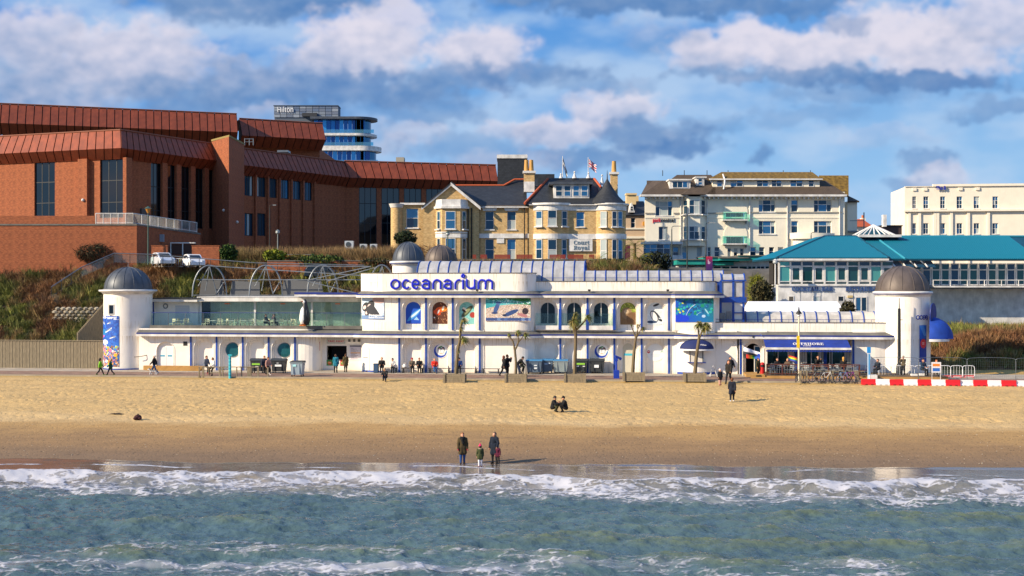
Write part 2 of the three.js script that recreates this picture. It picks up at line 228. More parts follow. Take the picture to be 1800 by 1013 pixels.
{
// beach: pale churned dry sand above, smooth damp sand below
const dryC = [.62, .42, .172], dampC = [.46, .275, .095], midC = [.32, .19, .08], wetC = [.22, .14, .078];
const sandCol = (X, d) => {
const t = (d - shore(X)) / (edge(X) - shore(X)), n = fbm(X / 5, d / 3, 4), dry = sst(.33, .40, t + .05 * fbm(X / 9, d / 3, 5) + .05 * fbm(X / 17 + 4, 2, 3) + .03 * fbm(X / 1.2, d / .8, 3) - .0006 * X), wet = sst(.17, .03, t + .03 * n);
const mid = sst(.34, .16, t + .08 * n + .05 * fbm(X / 2, d / .8, 3)), streak = fbm(X / 7 + 2, d / .7, 4), mot = 1 + .12 * fbm(X / 1.1, d / 1.4, 3) + .12 * n + (1 - dry) * .16 * streak, pale = sst(.52, .38, t) * dry * .10;
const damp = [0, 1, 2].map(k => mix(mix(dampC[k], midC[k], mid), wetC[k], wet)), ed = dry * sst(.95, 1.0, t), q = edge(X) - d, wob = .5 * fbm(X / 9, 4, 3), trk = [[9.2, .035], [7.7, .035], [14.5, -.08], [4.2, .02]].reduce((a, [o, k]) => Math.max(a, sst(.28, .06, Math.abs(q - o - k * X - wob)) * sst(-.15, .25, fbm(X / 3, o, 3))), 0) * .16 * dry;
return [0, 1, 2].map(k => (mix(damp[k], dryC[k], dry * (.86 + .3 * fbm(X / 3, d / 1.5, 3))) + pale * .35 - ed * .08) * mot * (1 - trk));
};
const pit = (u, v) => sst(.08, .34, fbm(u * 26 + 4, v * 20, 2, 26, 20) + .2 * fbm(u * 5, v * 5, 3, 5, 5)); const sandBump = tex(1024, 1024, (u, v) => grey(150 + 50 * fbm(u * 60, v * 60, 3, 60, 60) - 110 * pit(u, v)), false, [6, 6]);
const grainShade = tex(1024, 1024, (u, v) => { const n = fbm(u * 90, v * 90, 2, 90, 90), p = sst(.22, .42, fbm(u * 34 + 3, v * 22, 3, 34, 22)); return grey(238 + 30 * n - 46 * p); }, true, [7, 9]);  // fine grain, plus dark specks that paint footprint shade into the sand colour
structure('beach', sheet(BX, [30, 50, 60, ...range(62, 112, 330)], (X, d) => beachH(X, d) + beachBump(X, d) - (d > edge(X) + .02 ? .5 * sst(0, .4, d - edge(X)) : 0), sandCol), std({ vertexColors: true, map: grainShade, bumpMap: sandBump, bumpScale: .032, roughness: .95 }), { raw: true });
// film of water left by the last wave over the sand
const lobe = X => shore(X) + .5 + 1.5 * fbm(X / 11 + 2, 3, 3) + .5 * fbm(X / 2.5, 8, 2);
const rows = range(0, 1, 40), xs = range(-60, 60, 500);
const g = sheet(xs, rows, (X, r) => 0, (X, r) => { const n = fbm(X / 3, r * 6, 3); return [.15 + .05 * n, .115 + .04 * n, .09 + .03 * n]; });
const p = g.attributes.position; for (let i = 0; i < p.count; i++) { const X = p.getX(i), r = -p.getZ(i), d = mix(shore(X) - 9, lobe(X), r); p.setXYZ(i, X, Math.max(beachH(X, d), -.02 * (shore(X) - d)) + .012 + .004 * fbm(X * 1.2, d * .8, 2) - (r > .99 ? .02 : 0), -d); g.attributes.uv.setXY(i, X, d); } g.computeVertexNormals();
const film = tex(512, 512, (u, v) => grey(128 + 90 * fbm(u * 20, v * 14, 3, 20, 14)), false, [9, 9]);
structure('wet_sand', g, phys({ vertexColors: true, roughness: .1, bumpMap: film, bumpScale: .006, ior: 1.45 }), { raw: true });
}
// sea surface: swell running in to the beach
function seaH(X, d) {
const b = d + .06 * X, w = fbm(X / 26 + 3, d / 20, 3) * 3.2, amp = sst(64, 58, b);
let h = 0;
const crest = (at, wid, a) => { const q = b - at - w - 1.2 * fbm(X / 5 + at, 1, 3); return a * Math.exp(-(q > 0 ? q * q / (wid * wid * .35) : q * q / (wid * wid))); };
h += crest(60.3, .9, .46) + crest(57.2, 1.3, .16) + crest(52.6, 1.5, .34 * sst(-4, 16, X)) + crest(50, 1.4, .2) + crest(47.2, 1.5, .36 * sst(-14, 6, X)) + crest(44, 1.7, .28) + crest(54.5, 1.2, .25 * sst(6, -10, X) * sst(-22, -4, X));
h += amp * (.24 * fbm(X / 3.2, d / 1.7, 4) + .15 * fbm(X / 1.1 + 7, d / .7 + 2, 4) + .13 * (.4 - Math.abs(fbm(X / 1.7 + 2, d / .9 + 5, 4)) * 2));
return -.03 + h;
}
function foamAt(X, d) {                                            // share of foam, 0..1
const b = d + .06 * X, w = fbm(X / 26 + 3, d / 20, 3) * 3.2, e = b - w + 1.5 * fbm(X / 4 + 9, d / 3, 4), big = fbm(X / 9, d / 3.2 + 5, 4);
const lace = 1 - Math.abs(fbm(X / 1.5, d / .62, 5)) * 3.0, lace2 = 1 - Math.abs(fbm(X / .55 + 3, d / .3 + 9, 4)) * 2.8, cell = clamp(.6 * lace + .5 * lace2);
const band = (a, c, s) => sst(a - s, a + s, e) * sst(c + s, c - s, e);
const st = fbm(X / 5.5 + 1, d / .9, 4), sw = fbm(X / 12 + d / 5, d / 1.6 + 3, 5);
let f = band(55.8, 61.4, 1.3) * (.52 + .55 * big + .4 * st);
f = Math.max(f, band(59.6, 61.1, .4) * (1.0 + .5 * big + .2 * st));
f = Math.max(f, sst(.34, .08, Math.abs(b - 65.6 - 2.4 * fbm(X / 10 + 1, 6, 3))) * sst(-.25, .2, fbm(X / 6, 2, 3)) * .9, band(61.5, 64.6, .9) * (.24 + 1.1 * big));
const low = sst(47.2, 42.4, e - 3 * big + .1 * Math.max(0, X + 4));
f = Math.max(f, low * (.4 + .6 * big + .6 * sw));
f = Math.max(f, band(47, 57, 1.5) * (.6 * (big - .16) + .25 * st - .1));
f = clamp(f); const T = mix(1.2, .16, f), lacy = sst(T, T + .5, .12 + cell + .16 * fbm(X * 3, d * 2.4, 2)) * sst(.05, .3, f), milk = sst(.3, .95, f + .3 * sw + .15 * fbm(X / 1.3, d / .5, 4)) * (.42 + .25 * low);
return clamp(.78 * Math.max(lacy, milk));
}
{
const ds = range(33, 68.5, 400), xs = range(-38, 38, 840);
const sea = sheet(xs, ds, (X, d) => Math.max(seaH(X, d), -2) - sst(shore(X) - 5.5, shore(X), d) * .5, (X, d) => {
const b = d + .06 * X, n = fbm(X / 7, d / 3, 3), sandy = sst(54.5, 61, b + 2.5 * n), h = seaH(X, d), green = sst(.12, .42, h) * sst(62, 55, b);
const c = [mix(.066, .10, green), mix(.112, .13, green), mix(.122, .08, green)], s = [.20, .165, .135];
return c.map((v, k) => mix(v, s[k], sandy * .8) * (1 + .3 * n));
});
const P = [], quad = (x0, x1, d0, d1, y) => { const g = new THREE.PlaneGeometry(x1 - x0, d1 - d0, 4, 4); g.rotateX(-Math.PI / 2); g.translate((x0 + x1) / 2, y, -(d0 + d1) / 2); const k = new Float32Array(g.attributes.position.count * 3); for (let i = 0; i < k.length; i += 3) { k[i] = .03; k[i + 1] = .085; k[i + 2] = .10; } g.setAttribute('color', new THREE.BufferAttribute(k, 3)); return g; };
const parts = [sea, quad(-38, 38, -900, 33, -.03), quad(-900, -38, -900, 66, -.03), quad(38, 900, -900, 63, -.03)];
const ripple = tex(1024, 1024, (u, v) => grey(128 + 100 * fbm(u * 22, v * 34, 5, 22, 34) + 40 * Math.abs(fbm(u * 50, v * 70, 3, 50, 70))), false, [9, 9]);
const g = join(parts, 'color'), uv = g.attributes.uv, pp = g.attributes.position; for (let i = 0; i < uv.count; i++) uv.setXY(i, pp.getX(i), pp.getZ(i)); g.deleteAttribute('normal');
structure('sea', mergeSmooth(g), phys({ vertexColors: true, roughness: .09, bumpMap: ripple, bumpScale: .09, ior: 1.33 }), { raw: true });
// foam lying on the water and on the film over the sand
const X0 = -38, X1 = 38, D0 = 36, D1 = 68, fw = 2048, fh = 1024;
const fm = tex(fw, fh, (u, v) => { const X = mix(X0, X1, u), d = mix(D0, D1, v), f = foamAt(X, d); return grey(255 * f); }, false);
const fg = sheet(range(X0, X1, 500), range(D0, D1, 260), (X, d) => Math.max(seaH(X, d), Math.max(beachH(X, d), -.02 * (shore(X) - d)) - .004, -.4) + .022 + (.04 + .12 * Math.max(0, fbm(X / .5, d / .4, 3)) * sst(60, 61, d + .06 * X)) * foamAt(X, d) * sst(66, 62, d + .06 * X));
const fuv = fg.attributes.uv; for (let i = 0; i < fuv.count; i++) fuv.setXY(i, (fuv.getX(i) - X0) / (X1 - X0), (fuv.getY(i) - D0) / (D1 - D0));
const foam = mesh('sea_foam', fg, std({ color: 0xc6c8d2, roughness: .9, alphaMap: fm, transparent: true, bumpMap: fm, bumpScale: .05 }), null, { raw: true });
tag(foam, 'white lacy foam of spent waves lying along the shallow water', 'foam', null, 'stuff');
}
function mergeSmooth(g) { // shared vertices for smooth shading
const p = g.attributes.position, map = new Map(), idx = new Uint32Array(p.count), keep = [];
for (let i = 0; i < p.count; i++) { const k = Math.round(p.getX(i) * 500) + '_' + Math.round(p.getZ(i) * 500); let q = map.get(k); if (q === undefined) { q = keep.length; map.set(k, q); keep.push(i); } idx[i] = q; }
const o = new THREE.BufferGeometry(); for (const n of ['position', 'uv', 'color']) { const a = g.attributes[n], s = a.itemSize, b = new Float32Array(keep.length * s); keep.forEach((i, j) => { for (let k = 0; k < s; k++) b[j * s + k] = a.array[i * s + k]; }); o.setAttribute(n, new THREE.BufferAttribute(b, s)); }
o.setIndex(new THREE.BufferAttribute(idx, 1)); o.computeVertexNormals(); return o;
}
const F0 = new Frame(900, 110, 6.5, PROM);                        // the seafront's own axes: u along the promenade, s towards the sea
{
const t = new THREE.Group(); // promenade paving, its kerb and the band along the building
const m = (n, g, mat) => { const q = structure(n, g, mat); F0.apply(q, PROM); return q; };
m('promenade', box(-300, 300, -.6, 0, -9, 6.85), std({ color: 0x9a7a66, map: wearTex, roughness: .95, bumpMap: grainBump, bumpScale: .01 }));
m('kerb_strip', box(-300, 300, -.5, .03, 6.85, 7.15), std({ color: 0xb2a58c, map: wearTex }));
m('pavement', box(-300, 300, -.1, .004, -9, 1.9), std({ color: 0xb9ad9b, map: wearTex, roughness: .95 }));
// sand blown over the paving's edge
const h = sheet([-700, -300, ...range(-75, 75, 300), 300, 700], [...range(112, 190, 160), 230, 300, 500, 900, 2500], (X, d) => d + .114 * X < 117.5 ? hillH(X, d) - .4 : hillH(X, d), (X, d) => { const b = d + .114 * X, n = fbm(X / 6, d / 6, 4), m = fbm(X / 1.5, d / 1.5, 3), gr = sst(-.1, .35, n + .2 * m + sst(134, 120, b) * .25 * sst(-35, -50, X)); const f = sst(138, 150, b); return [mix(.11, .10, gr) + .03 * m, mix(.075, .115, gr) + .02 * m, mix(.04, .028, gr)].map((v, k) => mix(v, [.13, .125, .12][k], f)); });
structure('hillside', h, std({ vertexColors: true, map: wearTex, roughness: 1 }), { raw: true });
}
{ // broken shell and weed scattered on the damp sand
const r = rng(77), g = new THREE.IcosahedronGeometry(.022, 0); g.scale(1.3, .5, 1); const m = new THREE.InstancedMesh(g, std({ color: 0xffffff, roughness: .8 }), 900), M4 = new THREE.Matrix4(), c = new THREE.Color(); m.name = 'shell_litter'; for (let i = 0; i < 900; i++) { const X = mix(-42, 42, r()), t = mix(.04, .34, Math.pow(r(), 1.5)), d = mix(shore(X), edge(X), t), k = .5 + 1.1 * r(); M4.compose(V(X, groundH(X, d) + .012, -d), new THREE.Quaternion().setFromEuler(new THREE.Euler(0, r() * 6, 0)), V(k, k, k)); m.setMatrixAt(i, M4); const w = r() < .6; c.setRGB(...(w ? [.5, .43, .33] : [.07, .05, .03])); m.setColorAt(i, c); } tag(m, 'pale shell fragments and dark weed specks scattered over the damp sand', 'shells', null, 'stuff'); m.castShadow = m.receiveShadow = true; scene.add(m);
}
// where the photograph's pixel meets the ground
function foot(px, py) { for (let d = 40; d < 125; d += .04) { const X = wx(px, d); if (CY + FOC * (EYE - groundH(X, d)) / d <= py) return [X, groundH(X, d), -d]; } return [wx(px, 118), PROM, -118]; }
// ---------- the white seafront aquarium ----------
const AQ = F0.thing('aquarium_building', 'long white seafront building with blue pilasters, arched niches and grey domes', 'aquarium');
const u = (px, s = 0) => F0.u(px, s), yy = (px, py, s = 0) => F0.y(px, py, s);
const pth = l => l.map(([px, z]) => [u(px, z), z]);
const arcPts = (p0, z0, p1, z1, convexOut, n = 8) => [...Array(n + 1)].map((_, i) => { const a = i / n * Math.PI / 2; return convexOut ? [mix(p0, p1, Math.sin(a)), mix(z0, z1, 1 - Math.cos(a))] : [mix(p0, p1, 1 - Math.cos(a)), mix(z0, z1, Math.sin(a))]; });
const ZL = -.8, ZF = -1.2;
const Y = { can: 3.27, canTop: 4.0, up: 7.0, upTop: 7.48, sign: 9.27, par: 8.5 };
const wallProf = (y0, y1, t = .3) => [[0, y0], [0, y1], [-t, y1], [-t, y0], [0, y0]];
// arched niche: three stepped rings and a back wall, between two pilasters
function niche(px0, px1, z, y0, y1, parent, o = {}) {
const a = u(px0, z), b = u(px1, z), c = (a + b) / 2, top = o.top ?? y1 - .1, W = o.w ?? 2.05, st = o.step ?? .15, g = [];
for (let i = 0; i < (o.n ?? 3); i++) { const s = poly([[a, y0], [b, y0], [b, y1], [a, y1]]), h = new THREE.Path(); const w = W / 2 - i * .13; archPath(h, c - w, c + w, y0 + .002, top - i * .13); s.holes.push(h); g.push(ext(s, z - st * (i + 1) - .001 * i, z - st * i - .001 * i, 14)); }
for (let i = 0; i < (o.n ?? 3); i++) { const w = W / 2 - i * .13, tp = top - i * .13, zz = z - st * i - .005, P = [[c - w, y0 + .01, zz], [c - w, (y0 + tp - w) / 2, zz]]; for (let k = 0; k <= 12; k++) { const a = Math.PI * (1 - k / 12); P.push([c + w * Math.cos(a), tp - w + w * Math.sin(a), zz]); } P.push([c + w, (y0 + tp - w) / 2, zz], [c + w, y0 + .01, zz]); g.push(pipe(P, .042, 40, 6)); }
const bz = z - st * (o.n ?? 3) - .004;
if (!o.open) g.push(box(a, b, y0, y1, bz - .12, bz));
mesh('arched_niche', g, M.white, parent);
return { c, bz, w: W / 2 - ((o.n ?? 3) - 1) * .13, top: top - ((o.n ?? 3) - 1) * .13 };
}
function pilaster(px, z, y0, y1, parent = AQ, w = .3) {
const x = u(px, z); const p = mesh('pilaster', box(x - w / 2, x + w / 2, y0, y1, z - .02, z + .08), M.trim, parent);
mesh('blue_stripe', box(x - .085, x + .085, y0, y1, z + .081, z + .11), M.blue, p);
}
// lower walls
const lower0 = 0;
[sweep(pth([[244, ZL], [272, ZL]]), wallProf(0, Y.canTop)), sweep(pth([[309.5, ZL], [336, ZL]]), wallProf(0, Y.canTop)), sweep(pth([[518.8, ZL], ...arcPts(528, ZL, 566, -2.1, true)]), wallProf(0, Y.canTop)), sweep(pth([[566, -2.1], [575.5, -2.1]]), wallProf(0, Y.canTop)), sweep(pth([[608.5, -2.1], [637, -2.1]]), wallProf(0, Y.canTop)), box(u(575.5, -2.1), u(608.5, -2.1), 0, 1.05, -2.4, -2.1), box(u(575.5, -2.1), u(608.5, -2.1), 2.35, Y.canTop, -2.4, -2.1)].forEach(g => mesh('wall', g, M.white, AQ));
mesh('wall', [sweep(pth([[635, -2.3], [635.2, -1.1], ...arcPts(636, -1.1, 702, 0, false)]), wallProf(0, Y.canTop))], M.white, AQ);
mesh('wall', [sweep(pth([[843.5, 0], [850, 0], [850.2, -.12], [853, -.12], [853.2, -.02], [895, 0], ...arcPts(896, 0, 941, -1.25, true, 12)]), wallProf(0, Y.canTop))], M.white, AQ);
mesh('wall', [sweep(pth([[1176, ZF], [1186, ZF], [1186.2, -1.1], [1190, -1.1], [1190.2, -1.0], ...[...Array(15)].map((_, i) => [1191 + i * 4.7, -1.0 + .75 * Math.sin(Math.PI * i / 14)]), [1258, ZF]]), wallProf(0, Y.canTop))], M.white, AQ);
mesh('wall', [sweep(pth([[1500, ZF], [1530, ZF], ...arcPts(1531, ZF, 1592, -3.6, true, 12)]), wallProf(0, Y.canTop))], M.white, AQ);
// set-back recess wall returns, roof slabs and the solid mass behind
[box(u(250, ZL), u(640, ZL), 3.7, 3.98, -14, ZL - .3), box(u(640, -1), u(1262, -1), 7.1, 7.45, -14, -.9), box(u(1262, -2), u(1600, -2), 3.7, 3.95, -14, -1.6)].forEach(g => mesh('roof', g, M.lead, AQ));
[box(u(250, -14), u(1600, -14), 0, 3.7, -14.2, -14), box(u(640, -14), u(1262, -14), 3.7, 7.1, -14.2, -14), box(u(250, ZL), u(250, ZL) + .3, 0, 3.7, -14, -1.1), box(u(1258, -2), u(1258, -2) + .3, 3.95, 7.1, -14, -1.6)].forEach(g => mesh('rear_wall', g, M.white, AQ));
// arched white double doors
{
const n = niche(272, 309.5, ZL, 0, Y.canTop, AQ, { n: 1, top: 2.75, w: 1.85, step: .22 });
for (const s of [-1, 1]) { const d = mesh('door', box(n.c + (s < 0 ? -.72 : .012), n.c + (s < 0 ? -.012 : .72), .02, 2.2, n.bz, n.bz + .05), paint(0xe9e9ea, .6), AQ); mesh('door_label', box(n.c + s * .37 - .22, n.c + s * .37 + .22, 1.28, 1.42, n.bz + .05, n.bz + .058), paint(0x2f9fc0), d); }
}
mesh('vent', [box(u(322, ZL), u(329, ZL), 2.35, 2.75, ZL - .01, ZL + .02)], M.black, AQ);
// left wing bays, two with round windows
[[335.8, 381, 0], [381, 427, 1], [427, 472.5, 0], [472.5, 518.8, 1]].forEach(([a, b, w]) => {
const n = niche(a, b, ZL, 0, Y.canTop, AQ, { top: 3.12 });
if (w) { const cx = n.c + .12, cy = 1.95; const f = mesh('round_window', (() => { const g = new THREE.TorusGeometry(.69, .035, 8, 36); g.translate(cx, cy, n.bz + .02); return g; })(), M.paintGrey, AQ); mesh('pane', (() => { const g = new THREE.CylinderGeometry(.68, .68, .03, 36); g.rotateX(Math.PI / 2); g.translate(cx, cy, n.bz + .018); return g; })(), phys({ color: 0x2e6a70, roughness: .04, metalness: .4 }), f); }
});
for (const px of [335.8, 381, 427, 472.5, 518.8]) pilaster(px, ZL, 0, Y.can);
// centre bays (lower), logos, plain niches
const logoDraw = (g, w) => {
g.fillStyle = '#f1ede4'; g.fillRect(0, 0, w, w); const c = w / 2;
g.fillStyle = '#1a46b4'; g.beginPath(); g.arc(c * .94, c, c * .94, 0, 7); g.fill(); g.fillStyle = '#f4f2ee'; g.beginPath(); g.arc(c * 1.06, c * .84, c * .8, 0, 7); g.fill();
g.fillStyle = '#2a82cc'; g.beginPath(); g.moveTo(w * .98, c * .7); g.quadraticCurveTo(w * .99, c * 1.25, c * 1.5, c * 1.45); g.quadraticCurveTo(c * 1.72, c * 1.1, w * .98, c * .7); g.fill();
for (const [x, y, r, f] of [[.82, .88, .34, -.25], [1.24, .88, .34, .25]]) { g.save(); g.translate(c * x, c * y); g.rotate(f); g.fillStyle = '#20242c'; g.beginPath(); g.ellipse(0, 0, c * r * .8, c * r * 1.4, 0, 0, 7); g.fill(); g.fillStyle = '#fbfbf8'; g.beginPath(); g.ellipse(0, c * .1, c * r * .62, c * r * 1.1, 0, 0, 7); g.fill(); g.fillStyle = '#e8923c'; g.beginPath(); g.ellipse(0, -c * .25, c * .07, c * .05, 0, 0, 7); g.fill(); g.beginPath(); g.ellipse(0, c * .46, c * .12, c * .04, 0, 0, 7); g.fill(); g.restore(); }
g.fillStyle = '#3f8a54'; g.beginPath(); g.ellipse(c * .95, c * .4, c * .3, c * .1, -.3, 0, 7); g.fill();
};
const logoMat = print(256, 256, logoDraw);
const disc = (r, x, y, z, t = .03, seg = 40) => { const s = new THREE.Shape(); s.absarc(0, 0, r, 0, Math.PI * 2); const g = uvFit(ext(s, 0, t, seg)); g.translate(x, y, z); return g; };
const B1 = [[702, 749], [749, 796], [796, 843.5]], B2 = [[940, 985], [985, 1033], [1033, 1080], [1080, 1128], [1128, 1176]];
B1.forEach(([a, b], i) => { const n = niche(a, b, 0, 0, Y.canTop, AQ, { top: 3.15 }); if (i === 1) mesh('penguin_emblem', disc(.66, n.c + .06, 2.0, n.bz + .001), logoMat, AQ, { uv: true }); });
B2.forEach(([a, b], i) => {
const n = niche(a, b, ZF, 0, Y.canTop, AQ, { top: 3.15, step: i ? .15 : .08 });
if (i === 2) mesh('penguin_emblem', disc(.66, n.c + .06, 2.0, n.bz + .001), logoMat, AQ, { uv: true });
if (i === 3) { const s = new THREE.Shape(); archPath(s, n.c - .5, n.c + .5, .05, 2.75); const d = mesh('door', ext(s, n.bz + .001, n.bz + .06), paint(0xc9c3ae), AQ); mesh('door_label', box(n.c - .38, n.c + .38, 1.62, 1.82, n.bz + .06, n.bz + .07), paint(0x49b4c8), d); mesh('wall_lamp', box(n.c - .2, n.c + .2, 2.95, 3.05, ZF - .3, ZF - .1), M.trim, AQ); }
if (i === 4) { mesh('round_sign', disc(.8, n.c + .03, 1.92, n.bz + .001), print(256, 256, (g, w) => { g.fillStyle = '#eef0ef'; g.fillRect(0, 0, w, w); g.fillStyle = '#c3202c'; g.beginPath(); g.arc(w * .1, w * .46, w * .085, 0, 7); g.fill(); g.fillStyle = '#fff'; g.fillRect(w * .05, w * .44, w * .1, w * .03); g.strokeStyle = '#2c8a60'; g.lineWidth = w * .03; g.beginPath(); g.arc(w * .87, w * .47, w * .055, Math.PI, 0); g.lineTo(w * .925, w * .52); g.moveTo(w * .815, w * .47); g.lineTo(w * .815, w * .52); g.stroke(); g.fillStyle = '#c3cbd4'; g.font = 'bold ' + w * .09 + 'px sans-serif'; g.textAlign = 'center'; g.fillText('~~~', w * .5, w * .36); g.fillRect(w * .22, w * .62, w * .56, w * .035); g.fillRect(w * .3, w * .7, w * .4, w * .03); }), AQ, { uv: true }); }
});
for (const px of [702, 749, 796, 843.5]) { pilaster(px, 0, 0, Y.can); pilaster(px, 0, Y.canTop, Y.up); }
for (const px of [985, 1033, 1080, 1128, 1176]) { pilaster(px, ZF, 0, Y.can); pilaster(px, ZF, Y.canTop, Y.up); }
pilaster(1302, ZF, 0, Y.can); pilaster(1500, ZF, 0, Y.can);
mesh('plinth', [sweep(pth([[636, -1.08], ...arcPts(637, -1.08, 676, -.08, false)]), [[0, 0], [.05, 0], [.05, .14], [0, .14]]), sweep(pth([...[...Array(15)].map((_, i) => [1191 + i * 4.7, -1.0 + .75 * Math.sin(Math.PI * i / 14)])]), [[0, 0], [.05, 0], [.05, .2], [0, .2]])], M.blue, AQ);
{ // narrow arched side door in the curved wall beside the serving hatch
const s = new THREE.Shape(); archPath(s, -.42, .42, .1, 2.45); const g = ext(s, 0, .03); g.rotateY(-.42); g.translate(u(643, -.5) - .05, 0, -.62); const d = mesh('door', g, paint(0xe7e4da), AQ); const h = box(-.28, .28, 1.3, 1.38, .031, .036); h.rotateY(-.42); h.translate(u(643, -.5) - .05, 0, -.62); mesh('door_label', h, paint(0x8d9295), d);
}
// serving hatch recess
{
const z = -2.1, a = u(575.5, z), b = u(608.5, z);
mesh('serving_hatch', [box(a, b, 1.02, 1.06, z - .6, z + .12), box(a, b, 1.0, 2.4, z - 1.6, z - 1.5), box(a - .04, a, 1.05, 2.35, z - .3, z + .02), box(b, b + .04, 1.05, 2.35, z - .3, z + .02)], M.roomDark, AQ);
mesh('takeaway_sign', uvFit(box(u(574, z), u(607, z), 2.55, 3.05, z, z + .04)), print(256, 72, (g, w, h) => { g.fillStyle = '#ddd8cc'; g.fillRect(0, 0, w, h); g.strokeStyle = '#8aa6a0'; g.lineWidth = 4; g.strokeRect(8, 10, w - 16, h - 20); g.fillStyle = '#c02a3a'; g.font = 'bold 40px sans-serif'; g.textAlign = 'center'; g.fillText('TAKE AWAY', w / 2, h / 2 + 14); }), AQ, { uv: true });
mesh('menu_board', uvFit(box(u(615, z), u(634.6, z), 1.0, 2.4, z, z + .03)), print(128, 192, (g, w, h) => { g.fillStyle = '#ddd4dc'; g.fillRect(0, 0, w, h); g.fillStyle = '#7d7a88'; g.fillRect(0, 0, w, 20); g.fillStyle = '#5d4a56'; for (let i = 0; i < 12; i++) g.fillRect(10 + (i % 2) * 4, 34 + i * 12, 30 + (i * 37 % 60), 4); g.fillStyle = '#e3a04a'; g.fillRect(8, 92, 110, 10); }), AQ, { uv: true });
for (const [px0, px1, c0, c1] of [[574, 585, '#d0562c', '#3a8a44'], [586, 592, '#b8242c', '#d8c23a'], [598, 604.5, '#4d9a3c', '#c9302c']]) mesh('food_poster', uvFit(box(u(px0, z), u(px1, z), .45, 1.0, z, z + .02)), print(64, 64, (g, w) => { g.fillStyle = c1; g.fillRect(0, 0, w, w); g.fillStyle = c0; g.beginPath(); g.ellipse(w * .5, w * .55, w * .34, w * .3, 0, 0, 7); g.fill(); g.fillStyle = '#e8c678'; g.fillRect(w * .3, w * .4, w * .4, w * .16); }), AQ, { uv: true });
mesh('notice', box(u(560.5, -1.6), u(562.5, -1.6), 1.9, 2.75, -1.62, -1.5), M.red, AQ);
for (const px of [614, 622.5, 631]) mesh('vent', box(u(px - 2, z), u(px + 2, z), 2.75, 3.0, z, z + .03), M.lead, AQ);
}
// upper walls
mesh('wall', [sweep(pth([[635, -3.6], [635.2, -1.1], ...arcPts(636, -1.1, 702, 0, false)]), wallProf(Y.canTop - .02, Y.up + .4))], M.white, AQ);
mesh('wall', [sweep(pth([[843.5, 0], [849, 0], [849.2, -.12], [852, -.12], [852.2, -.02], [905, 0], ...arcPts(906, 0, 941, -1.25, true, 12)]), wallProf(Y.canTop - .02, Y.up + .4))], M.white, AQ);
mesh('wall', [sweep(pth([[1176, ZF], [1183, ZF], [1183.2, -1.05], [1186, -1.05], [1186.2, -.9], [1250, -.9], ...arcPts(1250.5, -.9, 1260, -2, true)]), wallProf(Y.canTop - .02, Y.up + .4))], M.white, AQ);
